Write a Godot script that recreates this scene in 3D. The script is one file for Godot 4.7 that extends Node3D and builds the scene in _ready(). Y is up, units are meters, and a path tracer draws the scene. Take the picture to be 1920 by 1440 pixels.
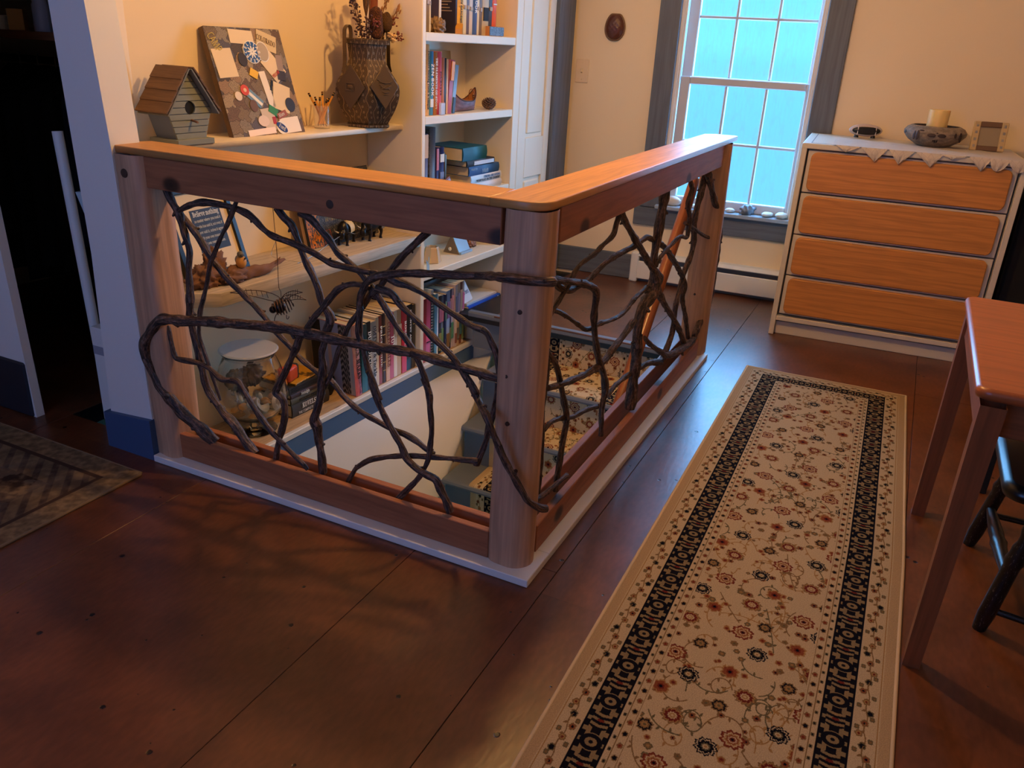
extends Node3D
# A stairwell guarded by a rustic branch railing, shelves of books beyond it, a window and a dresser at the far end.
# x runs right along the short rail, z towards the viewer, y up; metres. Shelf wall and window wall are a little out of square.

var M := {}
var rng := RandomNumberGenerator.new()
var used := {}
const SHELF_TURN := 1.513796
const SHELF_AT := Vector3(-1.38, 0, 0)
const FAR_TURN := 0.0601
const FAR_AT := Vector3(0, 0, -3.114)
const FLAT := 4294967295

# ---------- frames ----------
func sh(u: float, y: float, d: float, turn := 0.0) -> Transform3D:   # shelf wall: u along it, d out of it
	var b := Basis(Vector3.UP, SHELF_TURN)
	return Transform3D(b * Basis(Vector3.UP, turn), SHELF_AT + b * Vector3(u, y, d))

func fw(u: float, y: float, d: float, turn := 0.0) -> Transform3D:   # window wall
	var b := Basis(Vector3.UP, FAR_TURN)
	return Transform3D(b * Basis(Vector3.UP, turn), FAR_AT + b * Vector3(u, y, d))

func at(x: float, y: float, z: float, turn := 0.0) -> Transform3D:
	return Transform3D(Basis(Vector3.UP, turn), Vector3(x, y, z))

func shp(u: float, y: float, d: float) -> Vector3:
	return sh(u, y, d).origin

# ---------- objects ----------
func numbered(n: String) -> String:
	if not used.has(n):
		used[n] = 0
		return n
	used[n] += 1
	return "%s_%03d" % [n, used[n]]

func thing(n: String, label: String, category: String, xf := Transform3D(), group := "") -> Node3D:
	var o := Node3D.new()
	o.name = numbered(n)
	o.transform = xf
	add_child(o)
	tag(o, label, category, group)
	return o

func tag(o: Node3D, label: String, category: String, group := "") -> void:
	o.set_meta("label", label)
	o.set_meta("category", category)
	if group != "":
		o.set_meta("group", group)

func part(n: String, st, material: Material, parent: Node, xf := Transform3D()) -> MeshInstance3D:
	var o := MeshInstance3D.new()
	o.name = n
	o.mesh = done(st) if st is SurfaceTool else st
	o.material_override = material
	o.transform = xf
	parent.add_child(o, true)
	return o

func struct(n: String, st, material: Material, xf := Transform3D()) -> MeshInstance3D:
	var o := part(n, st, material, self, xf)
	o.set_meta("kind", "structure")
	return o

func structure(n: String, xf := Transform3D()) -> Node3D:
	var o := Node3D.new()
	o.name = n
	o.transform = xf
	o.set_meta("kind", "structure")
	add_child(o)
	return o

# ---------- meshes ----------
func mb() -> SurfaceTool:
	var st := SurfaceTool.new()
	st.begin(Mesh.PRIMITIVE_TRIANGLES)
	return st

func done(st: SurfaceTool) -> ArrayMesh:
	st.generate_normals()
	return st.commit()

func vert(st: SurfaceTool, p: Vector3, uv: Vector2) -> void:
	st.set_uv(uv)
	st.add_vertex(p)

func tri(st: SurfaceTool, a: Vector3, b: Vector3, c: Vector3, ua := Vector2.ZERO, ub := Vector2.ZERO, uc := Vector2.ZERO) -> void:
	vert(st, a, ua); vert(st, b, ub); vert(st, c, uc)

func quad(st: SurfaceTool, a: Vector3, b: Vector3, c: Vector3, d: Vector3, ua := Vector2(0, 0), ub := Vector2(1, 0), uc := Vector2(1, 1), ud := Vector2(0, 1)) -> void:
	tri(st, a, b, c, ua, ub, uc)
	tri(st, a, c, d, ua, uc, ud)

# a box with chamfered edges; u of its UVs runs along its longest side, in metres
func box(st: SurfaceTool, s: Vector3, c := Vector3.ZERO, bev := 0.002, turn := Basis()) -> void:
	st.set_smooth_group(FLAT)
	var h := s / 2.0
	bev = minf(bev, minf(h.x, minf(h.y, h.z)) * 0.8)
	var long := 0
	if s.y > s.x and s.y >= s.z: long = 1
	elif s.z > s.x and s.z > s.y: long = 2
	var off := Vector2(c.x * 3.1 + c.z * 1.7, c.y * 2.3 + c.x * 0.9 + s.x * 7.0)
	var poly := func(pts: Array, out: Vector3):
		if (pts[1] - pts[0]).cross(pts[2] - pts[0]).dot(out) > 0.0:
			pts.reverse()
		var uvs := []
		for p in pts:
			var a: float = p[long]
			var b: float = p[(long + 1) % 3] if absf(out[(long + 1) % 3]) < 0.7 else p[(long + 2) % 3]
			if absf(out[long]) > 0.7:
				a = p[(long + 1) % 3] * 0.3; b = p[(long + 2) % 3]
			uvs.append(Vector2(a, b) + off)
		for i in range(1, pts.size() - 1):
			tri(st, c + turn * pts[0], c + turn * pts[i], c + turn * pts[i + 1], uvs[0], uvs[i], uvs[i + 1])
	for ax in 3:
		var b1 := (ax + 1) % 3
		var b2 := (ax + 2) % 3
		for sg in [-1.0, 1.0]:
			var pts := []
			for q in [[-1, -1], [1, -1], [1, 1], [-1, 1]]:
				var p := Vector3.ZERO
				p[ax] = sg * h[ax]; p[b1] = q[0] * (h[b1] - bev); p[b2] = q[1] * (h[b2] - bev)
				pts.append(p)
			var out := Vector3.ZERO
			out[ax] = sg
			poly.call(pts, out)
			for s2 in [-1.0, 1.0]:
				if bev <= 0.0: continue
				var e := []
				for s3 in [-1.0, 1.0]:
					var p := Vector3.ZERO
					p[ax] = sg * h[ax]; p[b1] = s2 * (h[b1] - bev); p[b2] = s3 * (h[b2] - bev)
					e.append(p)
				for s3 in [1.0, -1.0]:
					var p := Vector3.ZERO
					p[ax] = sg * (h[ax] - bev); p[b1] = s2 * h[b1]; p[b2] = s3 * (h[b2] - bev)
					e.append(p)
				out = Vector3.ZERO
				out[ax] = sg; out[b1] = s2
				poly.call(e, out)
	if bev > 0.0:
		for i in 8:
			var sx := -1.0 if i & 1 else 1.0
			var sy := -1.0 if i & 2 else 1.0
			var sz := -1.0 if i & 4 else 1.0
			poly.call([Vector3(sx * h.x, sy * (h.y - bev), sz * (h.z - bev)), Vector3(sx * (h.x - bev), sy * h.y, sz * (h.z - bev)), Vector3(sx * (h.x - bev), sy * (h.y - bev), sz * h.z)], Vector3(sx, sy, sz))

func boxed(s: Vector3, c := Vector3.ZERO, bev := 0.002, turn := Basis()) -> SurfaceTool:
	var st := mb()
	box(st, s, c, bev, turn)
	return st

# box between two corners
func span(st: SurfaceTool, a: Vector3, b: Vector3, bev := 0.002) -> void:
	box(st, (b - a).abs(), (a + b) / 2.0, bev)

func spanned(a: Vector3, b: Vector3, bev := 0.002) -> SurfaceTool:
	var st := mb()
	span(st, a, b, bev)
	return st

# a smooth sheet of n x m cells given by f(s, t), front on the side from which s goes right and t goes up
func sheet(st: SurfaceTool, n: int, m: int, f: Callable, uvs := Vector2.ONE, group := 0) -> void:
	st.set_smooth_group(group)
	var rows := []
	for j in m + 1:
		var row := []
		for i in n + 1:
			row.append(f.call(float(i) / n, float(j) / m))
		rows.append(row)
	for j in m:
		for i in n:
			var a := Vector2(float(i) / n, float(j) / m) * uvs
			var b := Vector2(float(i + 1) / n, float(j + 1) / m) * uvs
			quad(st, rows[j + 1][i], rows[j + 1][i + 1], rows[j][i + 1], rows[j][i], Vector2(a.x, b.y), b, Vector2(b.x, a.y), a)

# profile of (radius, height) turned round y; corners sharper than 35 degrees stay sharp
func lathe(st: SurfaceTool, prof: Array, seg := 32, c := Vector3.ZERO, squash := Vector2.ONE) -> void:
	var g := 0
	var v := 0.0
	for k in prof.size() - 1:
		var p0: Vector2 = prof[k]
		var p1: Vector2 = prof[k + 1]
		if k > 0:
			var q: Vector2 = prof[k - 1]
			if absf((p0 - q).angle_to(p1 - p0)) > 0.6: g += 1
		st.set_smooth_group(g % 30)
		var v1 := v + p0.distance_to(p1)
		for i in seg:
			var a := TAU * i / seg
			var b := TAU * (i + 1) / seg
			var d0 := Vector3(cos(a) * squash.x, 0, sin(a) * squash.y)
			var d1 := Vector3(cos(b) * squash.x, 0, sin(b) * squash.y)
			var u0 := float(i) / seg
			var u1 := float(i + 1) / seg
			var P := [c + d0 * p0.x + Vector3(0, p0.y, 0), c + d1 * p0.x + Vector3(0, p0.y, 0), c + d1 * p1.x + Vector3(0, p1.y, 0), c + d0 * p1.x + Vector3(0, p1.y, 0)]
			if p0.x > 0.00001: tri(st, P[0], P[1], P[2], Vector2(u0, v), Vector2(u1, v), Vector2(u1, v1))
			if p1.x > 0.00001: tri(st, P[0], P[2], P[3], Vector2(u0, v), Vector2(u1, v1), Vector2(u0, v1))
		v = v1

func turned(prof: Array, seg := 32, c := Vector3.ZERO, squash := Vector2.ONE) -> SurfaceTool:
	var st := mb()
	lathe(st, prof, seg, c, squash)
	return st

# a polygon in x, y pushed from z0 to z1
func prism(st: SurfaceTool, pts: PackedVector2Array, z0: float, z1: float, xf := Transform3D(), smooth := false) -> void:
	if Geometry2D.is_polygon_clockwise(pts):
		pts = pts.duplicate()
		pts.reverse()
	var idx := Geometry2D.triangulate_polygon(pts)
	st.set_smooth_group(FLAT)
	for k in range(0, idx.size(), 3):
		var t := [pts[idx[k]], pts[idx[k + 1]], pts[idx[k + 2]]]
		if (t[1] - t[0]).cross(t[2] - t[0]) < 0: t.reverse()
		tri(st, xf * Vector3(t[0].x, t[0].y, z1), xf * Vector3(t[2].x, t[2].y, z1), xf * Vector3(t[1].x, t[1].y, z1), t[0], t[2], t[1])
		tri(st, xf * Vector3(t[0].x, t[0].y, z0), xf * Vector3(t[1].x, t[1].y, z0), xf * Vector3(t[2].x, t[2].y, z0), t[0], t[1], t[2])
	if smooth: st.set_smooth_group(3)
	var n := pts.size()
	var s := 0.0
	for i in n:
		var a := pts[i]
		var b := pts[(i + 1) % n]
		var l := a.distance_to(b)
		quad(st, xf * Vector3(a.x, a.y, z0), xf * Vector3(a.x, a.y, z1), xf * Vector3(b.x, b.y, z1), xf * Vector3(b.x, b.y, z0), Vector2(s, 0), Vector2(s, z1 - z0), Vector2(s + l, z1 - z0), Vector2(s + l, 0))
		s += l

# the same with its front edge (z1) rounded off by r
func plate(st: SurfaceTool, w: float, h: float, corner: float, z0: float, z1: float, r := 0.003, c := Vector2.ZERO) -> void:
	var rings := [[0.0, z0], [0.0, z1 - r], [r * 0.3, z1 - r * 0.3], [r, z1]]
	st.set_smooth_group(2)
	var prev := PackedVector2Array()
	for k in rings.size():
		var pts := rrect(w - 2 * rings[k][0], h - 2 * rings[k][0], maxf(corner - rings[k][0], 0.0005), 5, c)
		if k > 0:
			st.set_smooth_group(FLAT if k == 1 and corner < 0.004 else 2)
			for i in pts.size():
				var j := (i + 1) % pts.size()
				quad(st, Vector3(prev[i].x, prev[i].y, rings[k - 1][1]), Vector3(pts[i].x, pts[i].y, rings[k][1]), Vector3(pts[j].x, pts[j].y, rings[k][1]), Vector3(prev[j].x, prev[j].y, rings[k - 1][1]), prev[i], pts[i], pts[j], prev[j])
		prev = pts
	st.set_smooth_group(FLAT)
	for i in range(1, prev.size() - 1):
		tri(st, Vector3(prev[0].x, prev[0].y, z1), Vector3(prev[i + 1].x, prev[i + 1].y, z1), Vector3(prev[i].x, prev[i].y, z1), prev[0], prev[i + 1], prev[i])
	var b := rrect(w, h, corner, 5, c)
	for i in range(1, b.size() - 1):
		tri(st, Vector3(b[0].x, b[0].y, z0), Vector3(b[i].x, b[i].y, z0), Vector3(b[i + 1].x, b[i + 1].y, z0), b[0], b[i], b[i + 1])

func rrect(w: float, h: float, r: float, n := 5, c := Vector2.ZERO) -> PackedVector2Array:
	var out := PackedVector2Array()
	for k in 4:
		var o: Vector2 = Vector2(w / 2 - r, h / 2 - r) * [Vector2(1, 1), Vector2(-1, 1), Vector2(-1, -1), Vector2(1, -1)][k]
		for i in n + 1:
			var a := PI / 2 * (k + float(i) / n)
			out.append(c + o + Vector2(cos(a), sin(a)) * r)
	return out

func spline(pts: Array, step: float) -> Array:   # Catmull-Rom through Vector4(x, y, z, r)
	var out := []
	for i in pts.size() - 1:
		var p0: Vector4 = pts[maxi(i - 1, 0)]
		var p1: Vector4 = pts[i]
		var p2: Vector4 = pts[i + 1]
		var p3: Vector4 = pts[mini(i + 2, pts.size() - 1)]
		var n := maxi(1, int(ceil(Vector3(p1.x, p1.y, p1.z).distance_to(Vector3(p2.x, p2.y, p2.z)) / step)))
		for k in n:
			var t := float(k) / n
			out.append(0.5 * ((2.0 * p1) + (p2 - p0) * t + (2.0 * p0 - 5.0 * p1 + 4.0 * p2 - p3) * t * t + (3.0 * p1 - p0 - 3.0 * p2 + p3) * t * t * t))
	out.append(pts[-1])
	return out

# a round bar through Vector4(x, y, z, r); rough > 0 makes bark of it
func tube(st: SurfaceTool, pts: Array, seg := 8, rough := 0.0, caps := true, salt := 0.0) -> void:
	st.set_smooth_group(1)
	var n := pts.size()
	var side := Vector3.ZERO
	var prev := []
	var len := 0.0
	for i in n:
		var p := Vector3(pts[i].x, pts[i].y, pts[i].z)
		var a: Vector4 = pts[mini(i + 1, n - 1)] - pts[maxi(i - 1, 0)]
		var dir := Vector3(a.x, a.y, a.z).normalized()
		if side == Vector3.ZERO:
			side = dir.cross(Vector3(0.31, 0.2, 0.93)).normalized()
		side = (side - dir * side.dot(dir)).normalized()
		var up := dir.cross(side)
		if i > 0: len += p.distance_to(Vector3(pts[i - 1].x, pts[i - 1].y, pts[i - 1].z))
		var ring := []
		for k in seg + 1:
			var t := TAU * k / seg
			var r: float = pts[i].w
			if rough > 0.0:
				r *= 1.0 + rough * (0.5 * sin(3.0 * t + len * 9.0 + salt) + 0.35 * sin(5.0 * t - len * 14.0 + salt * 2.0) + 0.5 * sin(len * 61.0 + salt * 3.0 + 1.5 * sin(2.0 * t)) + 0.35 * sin(len * 127.0 + salt + 2.0 * t))
			ring.append(p + (side * cos(t) + up * sin(t)) * r)
		if i > 0:
			var l0: float = len - p.distance_to(Vector3(pts[i - 1].x, pts[i - 1].y, pts[i - 1].z))
			for k in seg:
				quad(st, prev[k], ring[k], ring[k + 1], prev[k + 1], Vector2(l0, float(k) / seg), Vector2(len, float(k) / seg), Vector2(len, float(k + 1) / seg), Vector2(l0, float(k + 1) / seg))
		elif caps:
			st.set_smooth_group(FLAT)
			for k in seg: tri(st, p, ring[k], ring[k + 1])
			st.set_smooth_group(1)
		if i == n - 1 and caps:
			st.set_smooth_group(FLAT)
			for k in seg: tri(st, p, ring[k + 1], ring[k])
		prev = ring

func bar(st: SurfaceTool, a: Vector3, b: Vector3, r0: float, r1 := -1.0, seg := 8) -> void:
	tube(st, [Vector4(a.x, a.y, a.z, r0), Vector4(b.x, b.y, b.z, r0 if r1 < 0 else r1)], seg)

func wire(pts: Array, r: float) -> Array:
	var o := []
	for p in pts: o.append(Vector4(p.x, p.y, p.z, r))
	return o

# a lump: an ellipsoid pushed about by noise
func lump(st: SurfaceTool, c: Vector3, rad: Vector3, amp: float, salt: int, n := 20, freq := 1.6, turn := Basis()) -> void:
	var fn := FastNoiseLite.new()
	fn.seed = salt
	fn.frequency = freq
	sheet(st, n, n / 2, func(s, t):
		var a: float = -s * TAU
		var b: float = (t - 0.5) * PI
		var d := Vector3(cos(a) * cos(b), sin(b), sin(a) * cos(b))
		return c + turn * (d * rad * (1.0 + amp * fn.get_noise_3dv(d))), Vector2(1, 1), 4)

# ---------- lettering ----------
func letters(parent: Node, s: String, size: float, material: Material, xf: Transform3D, serif := false, wide := 0.0, bold := false) -> void:
	var f := SystemFont.new()
	f.font_names = PackedStringArray(["Droid Serif" if serif else "Droid Sans"])
	if bold: f.font_weight = 700
	var t := TextMesh.new()
	t.text = s
	t.font = f
	t.font_size = 32
	t.pixel_size = size / 23.0
	t.depth = 0.0006
	t.curve_step = 4.0
	var o := MeshInstance3D.new()
	o.name = "lettering"
	o.mesh = t
	o.material_override = material
	if wide > 0.0:
		var w: float = t.get_aabb().size.x
		if w > 0.0: xf.basis = xf.basis * Basis.from_scale(Vector3(wide / w, 1, 1))
	o.transform = xf
	parent.add_child(o, true)

# ---------- materials ----------
func flat(c: Color, rough := 0.8, metal := 0.0, spec := 0.5) -> StandardMaterial3D:
	var m := StandardMaterial3D.new()
	m.albedo_color = c
	m.roughness = rough
	m.metallic = metal
	m.metallic_specular = spec
	return m

func textured(t: Texture2D, c := Color.WHITE, rough := 0.8, uv := Vector3.ONE, bump := 0.0) -> StandardMaterial3D:
	var m := flat(c, rough)
	m.albedo_texture = t
	m.uv1_scale = uv
	if bump != 0.0:
		m.heightmap_enabled = true
		m.heightmap_texture = t
		m.heightmap_scale = bump
	return m

func c8(r: int, g: int, b: int) -> Color:
	return Color8(r, g, b)

func picture(w: int, h: int, f: Callable) -> Image:
	var im := Image.create(w, h, false, Image.FORMAT_RGB8)
	for y in h:
		for x in w:
			im.set_pixel(x, y, f.call(x, y))
	return im

func tex(im: Image) -> ImageTexture:
	return ImageTexture.create_from_image(im)

func noise(salt: int, freq: float, oct := 4) -> FastNoiseLite:
	var n := FastNoiseLite.new()
	n.seed = salt
	n.frequency = freq
	n.fractal_octaves = oct
	return n

func _ready() -> void:
	view_and_light()
	materials()
	setting()
	stairs()
	window()
	shelving()
	railing()
	rugs()
	dresser_corner()
	table_corner()
	closet()
	bottom_shelf_things()
	middle_shelf_things()
	ledge_things()
	bookcase_things()

func view_and_light() -> void:
	var cam := Camera3D.new()
	cam.name = "camera"
	cam.fov = 50.46
	cam.near = 0.05
	cam.far = 60.0
	cam.transform = Transform3D(Basis(Vector3.UP, 0.4323) * Basis(Vector3.RIGHT, -0.3974) * Basis(Vector3.BACK, 0.0546), Vector3(0.659, 1.2825, 1.5858))
	cam.current = true
	add_child(cam)
	var sky := ProceduralSkyMaterial.new()   # blue dusk
	sky.sky_top_color = c8(74, 150, 226)
	sky.sky_horizon_color = c8(100, 188, 246)
	sky.sky_curve = 0.3
	sky.ground_horizon_color = c8(100, 188, 246)   # mist and snow light, the same below the skyline
	sky.ground_bottom_color = c8(96, 176, 232)
	sky.sky_energy_multiplier = 1.35
	sky.ground_energy_multiplier = 1.3
	var env := Environment.new()
	env.background_mode = Environment.BG_SKY
	env.sky = Sky.new()
	env.sky.sky_material = sky
	env.tonemap_mode = Environment.TONE_MAPPER_LINEAR
	env.tonemap_exposure = 1.0
	env.sdfgi_enabled = true
	env.ssao_enabled = true
	env.ssil_enabled = true
	var we := WorldEnvironment.new()
	we.name = "world"
	we.environment = env
	add_child(we)
	# daylight entering by the window in view and by the one behind the viewer
	daylight("daylight_far", Transform3D(Basis(Vector3.UP, FAR_TURN + PI), fw(-0.23, 1.12, -0.13).origin), Vector2(0.6, 1.2), c8(120, 190, 255), FAR_DAY)
	daylight("daylight_near", Transform3D(Basis(), Vector3(-0.6, 1.5, 3.26)), Vector2(1.5, 1.3), c8(112, 142, 255), NEAR_DAY)

const FAR_DAY := 5.0
const NEAR_DAY := 1.8
const LAMP_AT := Vector3(-0.2, 2.06, -0.82)

func daylight(n: String, xf: Transform3D, size: Vector2, c: Color, energy: float) -> void:
	var l := AreaLight3D.new()
	l.name = n
	l.area_size = size
	l.light_color = c
	l.light_energy = energy
	l.transform = xf
	l.shadow_enabled = true
	add_child(l)

func wall_box(parent: Node3D, n: String, a: Vector3, b: Vector3, m: Material) -> void:
	part(n, spanned(a, b, 0.0), m, parent)

func setting() -> void:
	# floor: a dark bed with painted boards on it, cut away over the stairwell (x -1.4..-0.115, z -1.93..-0.115)
	var fl := structure("floor")
	var bed := mb()
	span(bed, Vector3(-3.4, -0.05, -0.1), Vector3(2.6, -0.024, 3.4), 0.0)
	span(bed, Vector3(-0.12, -0.05, -1.93), Vector3(2.6, -0.024, -0.1), 0.0)
	span(bed, Vector3(-1.5, -0.05, -3.25), Vector3(2.6, -0.024, -1.935), 0.0)
	span(bed, Vector3(-3.4, -0.05, -1.6), Vector3(-1.69, -0.002, -0.1), 0.0)
	part("floor_bed", bed, M.black, fl)
	var xs := [-3.4, -2.6, -1.81, -1.085, -0.335, 0.04, 0.865, 1.68, 2.6]
	rng.seed = 5
	for i in xs.size() - 1:
		var runs := [[-3.25, 3.4]]
		var x0: float = xs[i]
		var x1: float = xs[i + 1]
		if x1 < -1.5: runs = [[-1.6, 3.4]]
		elif x0 < -1.5: runs = [[-0.10, 3.4]]
		elif x1 < 0.1: runs = [[-3.25, -1.93], [-0.10, 3.4]]
		for r in runs:
			var cuts := [r[0], r[1]]
			if i == 4: cuts = [r[0], r[1]]
			elif i == 5: cuts = [r[0], 0.9, r[1]]
			elif r[0] < -3.0 and r[1] > 3.0:
				cuts = [r[0], rng.randf_range(-2.4, -1.95) if i != 99 else 0.4, rng.randf_range(1.2, 2.2), r[1]]
			elif r[1] > 3.0:
				cuts = [r[0], rng.randf_range(1.3, 2.2), r[1]]
			for k in cuts.size() - 1:
				part("floor_board", spanned(Vector3(x0 + 0.0007, -0.024, cuts[k] + 0.0005), Vector3(x1 - 0.0007, 0.0, cuts[k + 1] - 0.0005), 0.0009), M.floor, fl)
	part("floor_board", spanned(Vector3(-0.115, -0.024, -1.9305), Vector3(0.0393, 0.0, -0.1012), 0.001), M.floor, fl)
	struct("ceiling", spanned(Vector3(-3.5, 2.4, -3.4), Vector3(2.7, 2.55, 3.6), 0.0), M.cream)
	# far wall round the window opening (u -0.617..0.112, y 0.462..1.80)
	var wf := structure("wall_far", fw(0, 0, 0))
	wall_box(wf, "plaster", Vector3(-1.5, -0.1, -0.16), Vector3(-0.617, 2.4, 0), M.cream)
	wall_box(wf, "plaster", Vector3(0.112, -0.1, -0.16), Vector3(2.7, 2.4, 0), M.cream)
	wall_box(wf, "plaster", Vector3(-0.617, -0.1, -0.16), Vector3(0.112, 0.44, 0), M.cream)
	wall_box(wf, "plaster", Vector3(-0.617, 1.80, -0.16), Vector3(0.112, 2.4, 0), M.cream)
	struct("baseboard_far", spanned(Vector3(-1.235, 0, 0), Vector3(2.4, 0.147, 0.018), 0.004), M.trim, fw(0, 0, 0))
	struct("wall_right", spanned(Vector3(2.4, -0.1, -3.4), Vector3(2.55, 2.4, 3.5), 0.0), M.cream)
	# the wall behind the viewer, with a window that lets in the daylight seen on the near faces
	var wn := structure("wall_near")
	wall_box(wn, "plaster", Vector3(-3.5, -0.1, 3.3), Vector3(-1.4, 2.4, 3.45), M.cream)
	wall_box(wn, "plaster", Vector3(0.2, -0.1, 3.3), Vector3(2.6, 2.4, 3.45), M.cream)
	wall_box(wn, "plaster", Vector3(-1.4, -0.1, 3.3), Vector3(0.2, 0.8, 3.45), M.cream)
	wall_box(wn, "plaster", Vector3(-1.4, 2.2, 3.3), Vector3(0.2, 2.4, 3.45), M.cream)
	# left: closet front, the white end of the partition, the niche behind the shelves
	struct("wall_left", spanned(Vector3(-3.5, -0.1, -1.7), Vector3(-3.35, 2.4, 3.5), 0.0), M.cream)
	var jamb := mb()
	prism(jamb, PackedVector2Array([Vector2(-3.4, 0), Vector2(-1.885, 0), Vector2(-1.912, 0.75), Vector2(-1.95, 2.4), Vector2(-3.4, 2.4)]), -0.05, -0.02)
	struct("wall_closet", jamb, M.white)
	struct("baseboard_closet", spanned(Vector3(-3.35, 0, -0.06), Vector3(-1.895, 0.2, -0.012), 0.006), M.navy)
	var endw := mb()
	prism(endw, PackedVector2Array([Vector2(-1.50, 0), Vector2(-1.31, 0), Vector2(-1.31, 0.14), Vector2(-1.33, 0.95), Vector2(-1.362, 1.4), Vector2(-1.40, 2.4), Vector2(-1.53, 2.4), Vector2(-1.494, 1.3), Vector2(-1.476, 0.64)]), -0.115, -0.018)
	struct("wall_partition_end", endw, M.white)
	var eb := mb()
	prism(eb, PackedVector2Array([Vector2(-1.512, 0), Vector2(-1.308, 0), Vector2(-1.308, 0.138), Vector2(-1.512, 0.122)]), -0.118, -0.004)
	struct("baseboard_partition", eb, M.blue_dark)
	struct("wall_closet_head", spanned(Vector3(-1.96, 2.05, -0.06), Vector3(-1.48, 2.4, -0.03), 0.0), M.white)
	struct("wall_niche", spanned(Vector3(0.30, -0.32, -0.36), Vector3(3.1, 2.4, -0.30), 0.0), M.cream, sh(0, 0, 0))
	var nr := mb()
	prism(nr, PackedVector2Array([Vector2(-1.50, 0.10), Vector2(-1.475, 0.118), Vector2(-1.70, 0.46), Vector2(-1.76, 0.46)]), -0.32, 2.4, LYING)
	struct("wall_niche_return", nr, M.cream)
	# white panelled door between the bookcase and the corner, with its grey casing
	var dr := structure("door_1", sh(0, 0, 0))
	part("stile", spanned(Vector3(2.438, 0, -0.03), Vector3(2.525, 2.0, 0.0), 0.003), M.shelf_paint, dr)
	part("stile", spanned(Vector3(2.735, 0, -0.03), Vector3(2.80, 2.0, 0.0), 0.003), M.shelf_paint, dr)
	for r in [[0.0, 0.12], [0.60, 0.81], [1.9, 2.0]]:
		part("rail", spanned(Vector3(2.525, r[0], -0.03), Vector3(2.735, r[1], 0.0), 0.003), M.shelf_paint, dr)
	for r in [[0.12, 0.60], [0.81, 1.9]]:
		part("door_panel", spanned(Vector3(2.525, r[0], -0.03), Vector3(2.735, r[1], -0.012), 0.0), M.shelf_paint, dr)
		part("raised_field", spanned(Vector3(2.545, r[0] + 0.02, -0.02), Vector3(2.715, r[1] - 0.02, -0.004), 0.008), M.shelf_paint, dr)
	struct("trim_1", spanned(Vector3(2.802, 0, -0.03), Vector3(2.995, 2.1, 0.022), 0.004), M.trim, sh(0, 0, 0))
	struct("wall_corner", spanned(Vector3(2.438, -0.1, -0.30), Vector3(3.06, 2.4, -0.03), 0.0), M.cream, sh(0, 0, 0))
	# painted sills round the stairwell
	struct("trim_2", spanned(Vector3(-1.305, 0, -0.14), Vector3(0.0, 0.0225, 0.0), 0.002), M.white, Transform3D())
	struct("trim_3", spanned(Vector3(-0.14, 0, -1.94), Vector3(0.0, 0.0226, -0.139), 0.002), M.white, Transform3D())

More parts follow.
